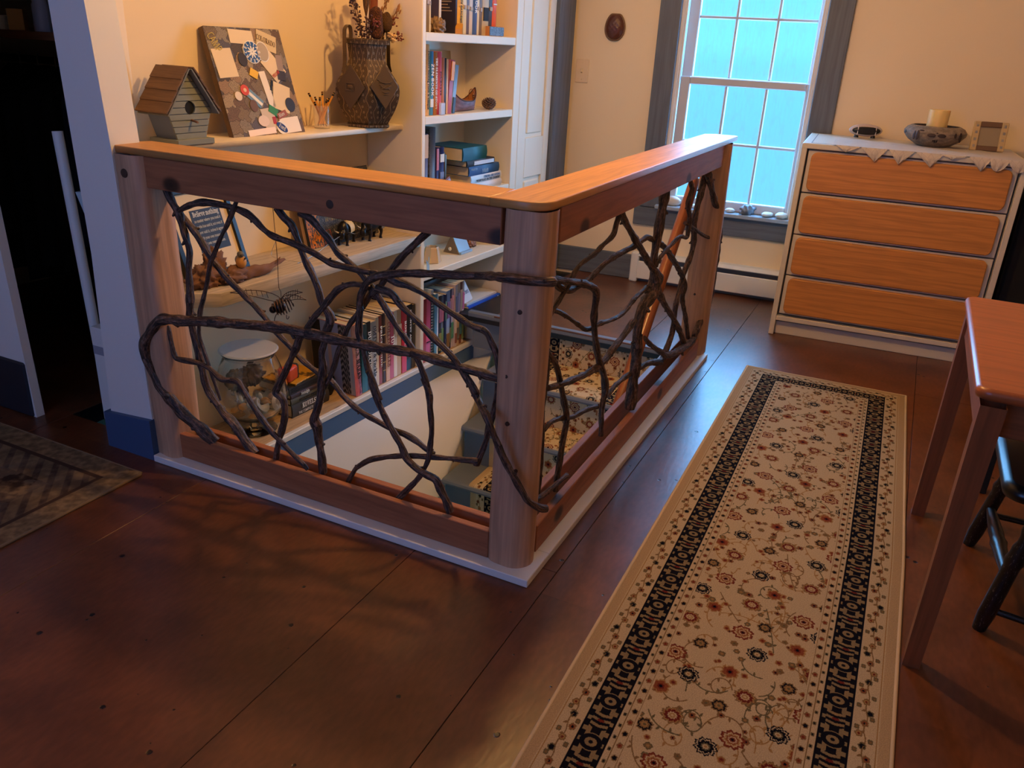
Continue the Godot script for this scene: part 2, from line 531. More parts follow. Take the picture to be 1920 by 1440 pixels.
func stairs() -> void:
	# walls of the shaft below the floor
	struct("wall_stair_right", spanned(Vector3(-0.11, -2.6, -1.93), Vector3(-0.06, -0.03, 1.3), 0.0), M.cream)
	struct("wall_stair_head", spanned(Vector3(-1.5, -2.6, -2.2), Vector3(-0.06, -0.03, -2.06), 0.0), M.cream)
	struct("wall_stair_foot", spanned(Vector3(-1.5, -2.6, 1.3), Vector3(-0.06, -0.03, 1.4), 0.0), M.cream)
	struct("floor_lower", spanned(Vector3(-1.6, -2.6, -2.2), Vector3(0, -2.5, 1.4), 0.0), M.floor)
	# plaster that falls from under the shelves to the line of the steps, rounded over into the skirt beside them
	var edge := func(t: float) -> Vector3:
		if t < 0.3:
			var k := t / 0.3
			return shp(2.337, -0.288, 0.0).lerp(Vector3(-1.0, -0.232, -1.668), k) + Vector3(0, 0.02, 0) * sin(PI * k)
		var k := (t - 0.3) / 0.7
		return Vector3(-1.0, lerpf(-0.232, -2.1, k), lerpf(-1.668, 0.03, k))
	var st := mb()
	sheet(st, 40, 14, func(s, t):
		var e: Vector3 = edge.call(1.0 - s)
		var top := shp(lerpf(0.0, 2.4, s), -0.305, -0.004)
		var k: float = 1.0 - t
		var p := top.lerp(e, minf(k / 0.86, 1.0) * 0.985)
		if k > 0.86: p = top.lerp(e, 0.985).lerp(e + Vector3(-0.004, -0.03, 0), (k - 0.86) / 0.14) + (e - top) * 0.012 * sin((k - 0.86) / 0.14 * PI)
		return p)
	struct("wall_stair_plaster", st, M.plaster)
	var sk := mb()
	sheet(sk, 20, 1, func(s, t):
		var e: Vector3 = edge.call(1.0 - s)
		return Vector3(e.x - 0.012, e.y - 0.02 if t > 0.5 else -2.6, e.z))
	struct("wall_stair_left", sk, M.cream)
	var sc := thing("staircase", "grey-blue painted steps with a flowered carpet runner going down behind the branch railing", "staircase")
	var nz := [-1.94, -1.65, -1.477, -1.301, -1.125, -0.95, -0.775, -0.6]
	for k in nz.size():
		var y := -0.2 * k
		var back: float = nz[k - 1] - 0.025 if k > 0 else -2.05
		var st2 := mb()
		var prof := PackedVector2Array([Vector2(-back, y - 0.03), Vector2(-back, y)])
		for a in 5: prof.append(Vector2(-nz[k] - 0.004 + 0.0 - 0.014 * sin(PI * a / 4.0) + 0.004, y - 0.015 + 0.015 * cos(PI * a / 4.0)))
		if k > 0:
			prism(st2, prof, -1.0, -0.112, Transform3D(Basis(Vector3(0, 0, -1), Vector3(0, 1, 0), Vector3(1, 0, 0)), Vector3.ZERO))
			part("tread", st2, M.step, sc)
		else:
			part("landing_nosing", spanned(Vector3(-1.24, -0.03, -1.975), Vector3(-0.112, 0.001, -1.93), 0.008), M.step, sc)
		part("riser", spanned(Vector3(-1.0 if k > 0 else -1.22, y - 0.2, nz[k] - 0.05), Vector3(-0.112, y - 0.028, nz[k] - 0.025), 0.0), M.step, sc)
	# the runner goes over every nosing
	var path := []
	for k in nz.size():
		var y := -0.2 * k
		var z: float = nz[k]
		if k > 0:
			path.append_array([Vector2(nz[k - 1] - 0.02, y + 0.008), Vector2(z - 0.012, y + 0.008), Vector2(z - 0.001, y + 0.005), Vector2(z + 0.006, y - 0.006), Vector2(z + 0.006, y - 0.02)])
		else:
			path.append(Vector2(z - 0.018, y - 0.035))
		path.append(Vector2(z - 0.014, y - 0.04))
		path.append(Vector2(z - 0.018, y - 0.19))
	var cr := mb()
	cr.set_smooth_group(0)
	var v := 0.35
	for i in path.size() - 1:
		var a: Vector2 = path[i]
		var b: Vector2 = path[i + 1]
		var l := a.distance_to(b)
		if l < 0.0001: continue
		cr.set_smooth_group(i % 3)
		quad(cr, Vector3(-0.861, a.y, a.x), Vector3(-0.235, a.y, a.x), Vector3(-0.235, b.y, b.x), Vector3(-0.861, b.y, b.x), Vector2(0.0, v / 2.9), Vector2(1, v / 2.9), Vector2(1, (v + l) / 2.9), Vector2(0.0, (v + l) / 2.9))
		v += l
	part("carpet_runner", cr, M.runner, sc)
	# round handrail that follows the stairs on the railing side
	var hr := thing("handrail", "round orange wooden handrail sloping down along the stairs behind the branches", "handrail")
	var t2 := mb()
	tube(t2, [Vector4(-0.166, 0.785, -1.955, 0.012), Vector4(-0.166, 0.78, -1.95, 0.02), Vector4(-0.166, 0.765, -1.937, 0.024), Vector4(-0.166, 0.256, -1.43, 0.024), Vector4(-0.166, -0.9, -0.28, 0.024)], 16)
	part("pole", t2, M.handrail, hr)
	for b in [Vector3(-0.166, -0.10, -1.08), Vector3(-0.166, -0.75, -0.43)]:
		var br := mb()
		bar(br, b + Vector3(0, -0.03, 0.02), b + Vector3(0.0, -0.09, 0.02), 0.006)
		bar(br, b + Vector3(0, -0.085, 0.02), b + Vector3(0.03, -0.09, 0.02), 0.006)
		part("bracket", br, M.iron, hr)

func window() -> void:
	var w := structure("window_1", fw(0, 0, 0))
	# casing, stool and apron in grey-blue
	part("casing", spanned(Vector3(-0.735, 0.44, 0.0), Vector3(-0.619, 1.92, 0.022), 0.003), M.trim, w)
	part("casing", spanned(Vector3(0.114, 0.44, 0.0), Vector3(0.235, 1.92, 0.022), 0.003), M.trim, w)
	part("casing", spanned(Vector3(-0.75, 1.80, 0.0), Vector3(0.25, 1.93, 0.024), 0.003), M.trim, w)
	part("apron", spanned(Vector3(-0.76, 0.332, 0.0), Vector3(0.26, 0.436, 0.02), 0.003), M.trim, w)
	part("stool", spanned(Vector3(-0.635, 0.438, -0.15), Vector3(0.116, 0.461, 0.052), 0.004), M.trim_light, w)
	# white jambs with stops
	part("jamb", spanned(Vector3(-0.619, 0.46, -0.155), Vector3(-0.60, 1.80, 0.006), 0.002), M.white, w)
	part("jamb", spanned(Vector3(0.10, 0.46, -0.155), Vector3(0.114, 1.80, 0.006), 0.002), M.white, w)
	part("jamb", spanned(Vector3(-0.619, 1.78, -0.155), Vector3(0.114, 1.80, 0.006), 0.002), M.white, w)
	for x in [-0.60, 0.088]:
		part("stop", spanned(Vector3(x, 0.46, -0.012), Vector3(x + 0.012, 1.79, 0.002), 0.002), M.white, w)
	# lower sash in front, upper sash behind
	var lo := part("lower_sash", sash(-0.588, 0.088, 0.462, 1.157, [0.515, 1.117], 0.82, -0.05), M.sash, w)
	var up := part("upper_sash", sash(-0.592, 0.094, 1.13, 1.79, [1.158, 1.755], 1.455, -0.088), M.sash, w)
	var cols := [[-0.535, -0.341], [-0.333, -0.130], [-0.122, 0.072]]
	for c in cols:
		for r in [[0.515, 0.816], [0.824, 1.117]]:
			part("pane", pane(c[0], c[1], r[0], r[1], -0.045), M.pane, lo)
		for r in [[1.158, 1.451], [1.459, 1.755]]:
			part("pane", pane(c[0], c[1], r[0], r[1], -0.083), M.pane, up)
	# stones and shells on the stool, left to right
	var names := [
		["shell", "flat white scallop shell at the left end of the window sill", "shell", -0.545, 0.052, 0.02, 0.028],
		["stone", "small grey pebble on the sill partly hidden by the railing post", "stone", -0.42, 0.026, 0.02, 0.012],
		["shell", "small dark and white curled shell beside the far railing post", "shell", -0.285, 0.024, 0.022, 0.02],
		["stone", "pale egg-shaped pebble in the middle of the window sill", "stone", -0.215, 0.028, 0.020, 0.013],
		["rock", "jagged blue-grey crystal rock on the window sill", "rock", -0.12, 0.046, 0.026, 0.022],
		["stone", "pale oblong stone left of the round one on the sill", "stone", -0.012, 0.038, 0.026, 0.014],
		["stone", "largest pale round flat stone at the right end of the sill", "stone", 0.063, 0.043, 0.032, 0.017]]
	for i in names.size():
		var q: Array = names[i]
		var st := mb()
		if q[0] == "rock":
			lump(st, Vector3(0, 0.024, 0), Vector3(q[4], 0.027, q[5]), 0.9, 60 + i, 18, 2.6)
		else:
			lump(st, Vector3(0, q[6] * 0.95, 0), Vector3(q[4], q[6], q[5]), 0.18, 60 + i, 20, 1.0)
		var o := part(numbered(q[0]), st, M.rock if q[0] == "rock" else M.pebble, self, fw(q[3], 0.461, 0.012, 0.2 * i))
		o.name = o.name
		tag(o, q[1], q[2], "stones and shells on the window sill")
	# electric baseboard heater
	var h := thing("baseboard_heater", "long white baseboard heater on the wall under the window", "heater", fw(0, 0, 0))
	var prof := PackedVector2Array([Vector2(0.0, 0.175), Vector2(0.05, 0.175), Vector2(0.068, 0.158), Vector2(0.064, 0.153), Vector2(0.046, 0.168), Vector2(0.0, 0.168)])
	var st3 := mb()
	prism(st3, prof, 0.69, -0.72, Transform3D(Basis(Vector3(0, 0, 1), Vector3(0, 1, 0), Vector3(-1, 0, 0)), Vector3.ZERO))
	part("hood", st3, M.white, h)
	part("back_plate", spanned(Vector3(-0.69, 0.0, 0.018), Vector3(0.72, 0.168, 0.026), 0.001), M.grey_shadow, h)
	part("front_panel", spanned(Vector3(-0.69, 0.022, 0.058), Vector3(0.72, 0.128, 0.068), 0.004), M.white, h)
	part("fin_pack", spanned(Vector3(-0.69, 0.03, 0.026), Vector3(0.72, 0.10, 0.05), 0.0), M.iron, h)
	part("end_cap", spanned(Vector3(-0.735, 0.0, 0.018), Vector3(-0.688, 0.176, 0.07), 0.006), M.white, h)
	# switch plate and turtle shell on the wall left of the window
	var s := thing("light_switch", "cream light switch plate on the wall left of the window", "light switch", fw(-1.148, 1.149, 0))
	var pl := mb()
	plate(pl, 0.076, 0.126, 0.004, 0.0, 0.006, 0.003)
	part("plate", pl, M.cream_plastic, s)
	part("toggle", boxed(Vector3(0.01, 0.024, 0.016), Vector3(0, 0.002, 0.010), 0.002, Basis(Vector3.RIGHT, -0.4)), M.cream_plastic, s)
	var sc := mb()
	for y in [-0.038, 0.042]: lathe(sc, [Vector2(0.0035, 0.0), Vector2(0.003, 0.0015), Vector2(0, 0.002)], 10, Vector3(0, 0, 0))
	for y in [-0.045, 0.045]: part("screw", turned([Vector2(0.004, 0.0), Vector2(0.003, 0.0015), Vector2(0, 0.002)], 10), M.cream_plastic, s, Transform3D(Basis(Vector3.RIGHT, PI / 2), Vector3(0, y, 0.006)))
	var tt := thing("turtle_shell", "small dark brown turtle shell hung on the cream wall", "turtle shell", fw(-0.977, 1.386, 0))
	var dome := mb()
	sheet(dome, 28, 14, func(a, t):
		var an: float = -a * TAU
		var r: float = cos(t * PI / 2)
		var sq := Vector2(cos(an), sin(an)) * r
		var wx: float = 0.052 * (1.0 - 0.12 * sq.y) * (1.0 if sq.y < 0.7 else 1.0)
		var groove: float = 0.0015 * (sin(sq.x * 13.0) * sin(sq.y * 17.0 + 0.8))
		return Vector3(sq.x * wx, maxf(-0.066, minf(sq.y * 0.068, 0.058)), 0.006 + 0.034 * pow(sin(t * PI / 2), 0.8) + groove))
	part("dome", dome, M.turtle, tt)
	var rim := mb()
	var rp := []
	for i in 41:
		var an := TAU * i / 40.0
		rp.append(Vector4(cos(an) * 0.053 * (1.0 - 0.12 * sin(an)), maxf(-0.068, minf(sin(an) * 0.07, 0.060)), 0.008, 0.0055))
	tube(rim, rp, 8, 0.0, false)
	part("rim", rim, M.turtle_rim, tt)
	part("nail", turned([Vector2(0.0, 0.0), Vector2(0.005, 0.001), Vector2(0.004, 0.004), Vector2(0, 0.005)], 10), M.silver, tt, Transform3D(Basis(Vector3.RIGHT, PI / 2), Vector3(0.0, 0.05, 0.018)))

func pane(x0: float, x1: float, y0: float, y1: float, z: float) -> SurfaceTool:
	var st := mb()
	st.set_smooth_group(FLAT)
	quad(st, Vector3(x0, y1, z), Vector3(x1, y1, z), Vector3(x1, y0, z), Vector3(x0, y0, z))
	return st

# sash: stiles, rails, two upright muntins and one cross muntin
func sash(x0: float, x1: float, y0: float, y1: float, g: Array, cross: float, z: float) -> SurfaceTool:
	var st := mb()
	var d := 0.034
	span(st, Vector3(x0, y0, z), Vector3(-0.533, y1, z + d), 0.004)
	span(st, Vector3(0.070, y0, z), Vector3(x1, y1, z + d), 0.004)
	span(st, Vector3(-0.533, y0, z), Vector3(0.070, g[0], z + d), 0.004)
	span(st, Vector3(-0.533, g[1], z), Vector3(0.070, y1, z + d), 0.004)
	for x in [-0.337, -0.126]: span(st, Vector3(x - 0.008, g[0], z + 0.002), Vector3(x + 0.008, g[1], z + d - 0.006), 0.004)
	span(st, Vector3(-0.533, cross - 0.008, z + 0.003), Vector3(0.070, cross + 0.008, z + d - 0.007), 0.004)
	return st

func grain_picture(salt: int, contrast: float, knots: Array) -> Image:   # pale grey wood figure, along x, repeating
	var a := noise(salt, 0.012, 4)
	var b := noise(salt + 7, 0.05, 3)
	var g := func(x: float, y: float, w: float) -> float:
		var yy := y + a.get_noise_2d(x * 0.35, y * 1.3) * 26.0
		for k in knots:
			var d: Vector2 = Vector2((x - k.x) * 0.45, y - k.y)
			yy += 24.0 * exp(-d.length_squared() / (k.z * k.z * 3.0)) * signf(d.y + 0.001)
		var ring := 0.5 + 0.5 * sin(yy * 0.23 + 2.0 * a.get_noise_2d(x * 0.2, 300.0))
		var fine := b.get_noise_2d(x * 0.12, y * 3.0)
		return 0.86 - contrast * (0.42 * ring * ring + 0.45 * fine)
	return picture(512, 256, func(x, y):
		var w := smoothstep(400.0, 512.0, float(x))
		var v: float = lerpf(g.call(x, y, 0.0), g.call(x - 512.0, y, 0.0), w)
		for k in knots:
			var d: float = Vector2((x - k.x), (y - k.y) * 1.1).length() / k.z
			if d < 1.4: v *= lerpf(0.38, 1.0, smoothstep(0.55, 1.4, d)) if d > 0.3 else 0.3
		v = clampf(v, 0.05, 1.0)
		return Color(v, v * (0.97 + 0.03 * v), v * (0.93 + 0.07 * v)))

func materials() -> void:
	var grain := tex(grain_picture(3, 0.16, [Vector3(150, 120, 15)]))
	var grain2 := tex(grain_picture(11, 0.15, []))
	var bark := tex(picture(512, 128, func(x, y):
		var n1: float = bark_noise.get_noise_2d(x * 0.30, y * 2.6)
		var n2: float = bark_noise.get_noise_2d(x * 1.6 + 900, y * 7.0)
		var n3: float = bark_noise.get_noise_2d(x * 1.1 + 50, y * 0.9 + 400)
		var v := clampf(0.52 + 0.55 * n1 + 0.34 * n2 + 0.22 * n3, 0.08, 1.0)
		return Color(v, v * 0.9, v * 0.8).lerp(Color(v * 0.82, v * 0.85, v * 0.9), clampf(0.5 + n3, 0, 1))))
	M.cream = flat(c8(236, 214, 178), 0.75)
	M.shelf_paint = flat(c8(238, 224, 200), 0.55)
	M.white = flat(c8(224, 222, 216), 0.5)
	M.trim = textured(grain2, c8(112, 120, 132), 0.55, Vector3(0.6, 2, 1))
	M.blue = flat(c8(74, 108, 150), 0.55)
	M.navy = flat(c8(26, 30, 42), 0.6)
	M.pine = textured(grain, c8(228, 166, 96), 0.42, Vector3(0.9, 2.4, 1))
	M.board = textured(grain, c8(186, 116, 76), 0.5, Vector3(1.0, 2.6, 1))
	M.cedar = textured(grain2, c8(226, 176, 138), 0.55, Vector3(0.8, 3.0, 1))
	M.bark = textured(bark, c8(168, 132, 112), 0.62, Vector3(3.0, 1, 1), 0.22)
	M.oldwood = textured(grain2, c8(148, 104, 78), 0.85, Vector3(2, 4, 1), 0.25)
	M.floor = floor_material()
	M.step = flat(c8(104, 114, 128), 0.42)
	M.maple = textured(grain2, c8(230, 154, 76), 0.42, Vector3(0.8, 3.2, 1))
	M.tablewood = textured(grain2, c8(186, 104, 58), 0.32, Vector3(0.8, 2.4, 1))
	M.legwood = textured(grain2, c8(150, 88, 52), 0.4, Vector3(0.8, 3, 1))
	M.handrail = textured(grain2, c8(170, 96, 54), 0.3, Vector3(0.8, 2, 1))
	M.grey_frame = flat(c8(206, 198, 182), 0.5)
	M.grey_shadow = flat(c8(120, 112, 112), 0.6)
	M.black = flat(c8(14, 14, 16), 0.4)
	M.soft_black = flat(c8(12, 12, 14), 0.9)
	M.dark_cloth = flat(c8(20, 21, 28), 0.95)
	M.paper = flat(c8(222, 200, 160), 0.9)
	M.ink = flat(c8(34, 28, 30), 0.8)
	M.gold = flat(c8(222, 190, 128), 0.6)
	M.chalk = flat(c8(236, 232, 224), 0.7)
	M.metal = flat(c8(96, 84, 74), 0.4, 0.85)
	M.iron = flat(c8(34, 29, 27), 0.35, 0.5)
	M.silver = flat(c8(176, 172, 165), 0.3, 0.9)
	var g := flat(Color(0.95, 0.97, 1.0, 0.06), 0.04)
	g.transparency = BaseMaterial3D.TRANSPARENCY_ALPHA
	M.glass = g
	var pane := flat(Color(0.8, 0.9, 0.95, 0.07), 0.5)
	pane.transparency = BaseMaterial3D.TRANSPARENCY_ALPHA
	var fog := Image.create(256, 256, false, Image.FORMAT_RGBA8)
	var fn := noise(21, 0.012, 4)
	var fs := noise(22, 0.02, 3)
	for y in 256:
		for x in 256:
			var low := smoothstep(110.0, 250.0, float(y)) * 0.10
			var a := 0.01 + low * 0.5 + 0.10 * maxf(0.0, fn.get_noise_2d(x, y)) + 0.07 * maxf(0.0, fs.get_noise_2d(x * 3.0, y * 0.35))
			fog.set_pixel(x, y, Color(0.82, 0.88, 0.92, clampf(a, 0.0, 0.4)))
	pane.albedo_texture = tex(fog)
	pane.albedo_color = Color.WHITE
	M.pane = pane
	more_materials()
	yet_more()
	last_materials()

var bark_noise := noise(5, 0.03, 4)

func floor_material() -> StandardMaterial3D:
	var a := noise(31, 0.006, 4)
	var b := noise(32, 0.09, 2)
	var im := picture(1024, 1024, func(x, y):
		var v: float = 0.84 + 0.16 * a.get_noise_2d(x, y) + 0.08 * b.get_noise_2d(x, y * 0.35)
		return Color(v, v * 0.985, v * 0.97))
	rng.seed = 77
	for k in 60:   # chips and knots in the paint
		var c := Vector2(rng.randf() * 1024, rng.randf() * 1024)
		var r := rng.randf_range(1.2, 4.6) if k % 3 else rng.randf_range(0.8, 1.6)
		for y in range(int(c.y - r - 2), int(c.y + r + 3)):
			for x in range(int(c.x - r - 2), int(c.x + r + 3)):
				if Vector2(x, y).distance_to(c) < r + 0.8 * b.get_noise_2d(x * 8, y * 8):
					im.set_pixel(posmod(x, 1024), posmod(y, 1024), Color(0.22, 0.18, 0.17))
	var m := textured(tex(im), c8(112, 66, 40), 0.33)
	m.uv1_triplanar = true
	m.uv1_world_triplanar = true
	m.uv1_scale = Vector3.ONE * 0.62
	m.metallic_specular = 0.5
	m.heightmap_enabled = true
	m.heightmap_texture = m.albedo_texture
	m.heightmap_scale = 0.12
	return m

func more_materials() -> void:
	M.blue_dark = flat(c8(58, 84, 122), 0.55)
	M.trim_light = flat(c8(150, 160, 172), 0.4)
	M.sash = flat(c8(186, 186, 190), 0.5)
	M.plaster = flat(c8(220, 218, 212), 0.65)
	M.pebble = flat(c8(206, 200, 190), 0.6)
	M.rock = flat(c8(120, 132, 146), 0.5)
	M.cream_plastic = flat(c8(232, 206, 164), 0.4)
	var nz := noise(81, 0.05, 3)
	M.turtle = textured(tex(picture(128, 128, func(x, y):
		var s: float = 0.5 + 0.5 * nz.get_noise_2d(x * 1.5, y * 1.5)
		return Color(0.46, 0.25, 0.16).lerp(Color(0.24, 0.12, 0.09), s))), Color.WHITE, 0.3, Vector3(3, 3, 1), 0.2)
	M.turtle_rim = flat(c8(122, 84, 48), 0.4)

func yet_more() -> void:
	M.knot = flat(c8(66, 42, 30), 0.7)
	M.worn_edge = flat(c8(118, 96, 70), 0.95)
	rug_materials()

func last_materials() -> void:
	M.pine_pale = textured(M.board.albedo_texture, c8(222, 186, 140), 0.6, Vector3(1, 3, 1))
	M.plank = textured(M.cedar.albedo_texture, c8(222, 204, 178), 0.7, Vector3(1.2, 3, 1), 0.05)
	var sg := flat(Color(1, 1, 1, 0.0), 0.02)
	sg.refraction_enabled = true
	sg.refraction_scale = 0.05
	M.solid_glass = sg
	var fr := flat(Color(0.86, 0.88, 0.92, 0.5), 0.4)
	fr.transparency = BaseMaterial3D.TRANSPARENCY_ALPHA
	M.frosted = fr
	var fb := flat(Color(0.66, 0.84, 0.95, 0.6), 0.3)
	fb.transparency = BaseMaterial3D.TRANSPARENCY_ALPHA
	M.frosted_blue = fb
	M.orange = flat(c8(208, 78, 30), 0.5)
	var nz := noise(91, 0.05, 3)
	var fine := noise(92, 0.2, 2)
	M.yellow_print = textured(tex(picture(128, 128, func(x, y): return Color(0.80, 0.58, 0.12) if nz.get_noise_2d(x * 1.3, y) + fine.get_noise_2d(x * 2, y) * 0.4 < 0.28 else Color(0.36, 0.26, 0.10))), Color.WHITE, 0.6)
	M.speckle = textured(tex(picture(128, 128, func(x, y):
		var v: float = 0.66 + 0.3 * fine.get_noise_2d(x, y) + 0.14 * nz.get_noise_2d(x, y)
		return Color(v * 0.88, v * 0.96, v * 1.02))), Color.WHITE, 0.6, Vector3(3, 8, 1))
	M.speckle_dark = textured(tex(picture(128, 128, func(x, y):
		var v: float = 0.34 + 0.24 * fine.get_noise_2d(x, y) + 0.1 * nz.get_noise_2d(x, y)
		return Color(v, v, v * 1.08))), Color.WHITE, 0.5, Vector3(3, 8, 1))
	M.pink_spine = textured(tex(picture(64, 256, func(x, y):
		var v: float = nz.get_noise_2d(x * 2, y * 0.5)
		return Color(0.84, 0.62, 0.58).lerp(Color(0.66, 0.22, 0.26), smoothstep(60.0, 240.0, y) * 0.8 + v * 0.4))), Color.WHITE, 0.5)
	M.dish_cover = textured(tex(picture(256, 256, func(x, y):   # cover print: a white dish with a dark lattice band on black
		var u: float = x / 255.0
		var v: float = y / 255.0
		if v < 0.10: return Color(0.62, 0.64, 0.78)
		if v < 0.16: return Color(0.72, 0.60, 0.58)
		if v < 0.30: return Color(0.56, 0.58, 0.72)
		if v < 0.44: return Color(0.10, 0.09, 0.12) if sin(u * 70.0 + 3.0 * sin(v * 90.0)) * sin(v * 110.0) < 0.15 else Color(0.62, 0.58, 0.56)
		if v < 0.47: return Color(0.7, 0.66, 0.66)
		if v < 0.66 + 0.05 * sin(u * 9.0): return Color(0.64, 0.62, 0.66)
		return Color(0.05, 0.05, 0.05))), Color.WHITE, 0.5, Vector3(3.2, 3.0, 1))
	M.white_page = flat(c8(214, 218, 226), 0.7)
	M.page = flat(c8(230, 208, 172), 0.8)
	M.bronze = flat(c8(92, 62, 44), 0.4, 0.7)
	M.painting = textured(tex(picture(256, 192, func(x, y):
		var v: float = nz.get_noise_2d(x, y)
		var c := Color(0.12, 0.13, 0.16).lerp(Color(0.24, 0.25, 0.26), clampf(0.5 + v, 0, 1))
		var leaf: float = fine.get_noise_2d(x * 0.9, y * 0.35)
		if x < 46 and leaf + 0.25 * nz.get_noise_2d(y, x) > -0.12 and y > 60: c = Color(0.86, 0.52, 0.12).lerp(Color(0.6, 0.34, 0.1), clampf(v + 0.4, 0, 1))
		elif absf(x - 78 - y * 0.06) < 20 and leaf > 0.02 and y < 130: c = Color(0.52, 0.44, 0.22)
		elif x > 130 and x < 190 and leaf > 0.18: c = Color(0.46, 0.36, 0.22)
		elif y > 150 and x > 30 and x < 80 and leaf > 0.25: c = Color(0.6, 0.24, 0.24)
		elif fine.get_noise_2d(x * 2.0 + 400, y * 2.0) > 0.42: c = Color(0.6, 0.58, 0.54)
		return c)), Color.WHITE, 0.6)
	M.bh_grey = flat(c8(128, 132, 122), 0.7)
	M.bh_blue = flat(c8(100, 112, 132), 0.7)
	M.bh_trim = flat(c8(112, 112, 108), 0.7)
	M.bh_roof = textured(M.cedar.albedo_texture, c8(128, 98, 76), 0.8, Vector3(2, 6, 1))
	var ce := noise(93, 0.02, 3)
	M.collage_edge = flat(c8(110, 88, 66), 0.8)
	M.collage = textured(tex(picture(512, 512, func(x, y):   # scraps glued edge to edge under the larger ones
		var cx: float = x + 26.0 * ce.get_noise_2d(y, 7.0)
		var cy: float = y + 26.0 * ce.get_noise_2d(x, 90.0)
		var k := int(floor(cx / 74.0)) * 31 + int(floor(cy / 62.0)) * 17
		var p: Color = [Color(0.52, 0.44, 0.34), Color(0.66, 0.58, 0.46), Color(0.34, 0.29, 0.25), Color(0.58, 0.53, 0.46), Color(0.46, 0.36, 0.28), Color(0.62, 0.50, 0.38), Color(0.38, 0.36, 0.40)][posmod(k, 7)]
		var ex := absf(fposmod(cx, 74.0) - 37.0)
		var ey := absf(fposmod(cy, 62.0) - 31.0)
		if ex > 35.5 or ey > 29.5: p = p * 0.6
		if posmod(k, 3) == 0 and fposmod(cy, 7.0) < 1.6 and ex < 28.0 and ey < 24.0 and fine.get_noise_2d(x * 1.4, y * 0.2) > -0.1: p = p * 0.55
		return p * (0.9 + 0.3 * fine.get_noise_2d(x, y)))), Color.WHITE, 0.7)
	M.pencil = flat(c8(222, 152, 40), 0.5)
	M.vase_plain = flat(c8(96, 78, 58), 0.45, 0.55)
	var vp := picture(256, 256, func(x, y): return Color(0.36, 0.29, 0.22) * (0.9 + 0.3 * fine.get_noise_2d(x, y)))
	rng.seed = 8
	for k in 5:   # chased wavy lines and dotted flowers
		for y in 256:
			dab(vp, k * 51 + 20 + 9.0 * sin(y * 0.074 + k), y, 1.3, Color(0.62, 0.52, 0.38))
		for j in 9:
			var c := Vector2(k * 51 + 46 + 7.0 * sin(j * 2.1), j * 28 + 12)
			for q in 7: dab(vp, c.x + cos(q * 0.9) * 5.0, c.y + sin(q * 0.9) * 5.0, 1.5, Color(0.66, 0.58, 0.44))
			dab(vp, c.x, c.y, 1.8, Color(0.5, 0.34, 0.22) if j % 4 == 1 else Color(0.6, 0.54, 0.4))
	M.vase = textured(tex(vp), Color.WHITE, 0.45, Vector3(0.55, 0.28, 1), 0.1)
	M.vase.metallic = 0.45
	M.dry_stem = flat(c8(124, 88, 52), 0.8)
	M.fuzz = textured(M.bark.albedo_texture, c8(190, 116, 62), 1.0, Vector3(20, 4, 1), 0.4)
	M.fuzz_pale = textured(M.bark.albedo_texture, c8(226, 168, 104), 1.0, Vector3(8, 4, 1), 0.4)
	M.orange_pod = flat(c8(190, 92, 34), 0.6)
	M.pod = flat(c8(128, 62, 30), 0.5)
	M.dark_seed = flat(c8(70, 38, 34), 0.7)
	M.grass_ear = flat(c8(142, 98, 62), 0.8)
	M.dry_red = flat(c8(122, 58, 48), 0.8)
	M.dry_cream = flat(c8(214, 172, 106), 0.8)
	M.amber = flat(c8(206, 142, 48), 0.25)
	M.birch = textured(tex(picture(128, 128, func(x, y):
		var v: float = nz.get_noise_2d(x * 0.6, y * 1.5)
		return Color(0.42, 0.30, 0.32).lerp(Color(0.54, 0.42, 0.46), clampf(0.5 + v, 0, 1)))), Color.WHITE, 0.6)
	M.votive = flat(c8(206, 180, 150), 0.45)
	M.pale_blue = flat(c8(150, 186, 214), 0.2)
	var lc := Image.create(128, 128, false, Image.FORMAT_RGBA8)
	for y in 128:
		for x in 128:
			var g := sin(x * TAU / 10.67) * sin(y * TAU / 10.67)
			var band := fposmod(x + y, 64.0) < 5.0 or fposmod(x - y + 128, 64.0) < 5.0
			var solid := g < 0.62 or band
			lc.set_pixel(x, y, Color(0.86, 0.83, 0.80, 1.0 if solid else 0.0) * Color(1, 1, 1, 1) if not (band and fposmod(x * 1.0, 6.0) < 2.0) else Color(0.66, 0.62, 0.58, 1.0))
	var lm := textured(tex(lc), c8(244, 238, 230), 0.95)
	lm.transparency = BaseMaterial3D.TRANSPARENCY_ALPHA_SCISSOR
	lm.alpha_scissor_threshold = 0.5
	lm.cull_mode = BaseMaterial3D.CULL_DISABLED
	M.lace = lm
	M.clay = textured(tex(picture(128, 128, func(x, y):
		var v: float = 0.5 + 0.12 * nz.get_noise_2d(x, y) + 0.06 * fine.get_noise_2d(x, y)
		return Color(v, v * 0.88, v * 0.76))), Color.WHITE, 0.6, Vector3(3, 6, 1))
	M.motif = flat(c8(52, 34, 30), 0.6)
	M.wax = flat(c8(232, 198, 128), 0.45)
	M.wax.subsurf_scatter_enabled = true
	M.wax.subsurf_scatter_strength = 0.3
	var gb := flat(Color(0.92, 0.86, 0.72, 0.55), 0.15)
	gb.transparency = BaseMaterial3D.TRANSPARENCY_ALPHA
	M.glass_bar = flat(c8(206, 178, 128), 0.15, 0.2)
	M.brown_glass = flat(c8(112, 84, 62), 0.2)
	M.yellow_toy = flat(c8(216, 160, 40), 0.45)
	M.crackle = textured(tex(picture(256, 256, func(x, y):
		var c: float = absf(ce.get_noise_2d(x * 3.0, y * 3.0))
		var d: float = absf(nz.get_noise_2d(x * 1.4 + 70, y * 1.4))
		var v := 0.05 if minf(c, d) > 0.025 else 0.015
		return Color(v, v, v * 1.1))), Color.WHITE, 0.3, Vector3(3, 3, 1), 0.15)
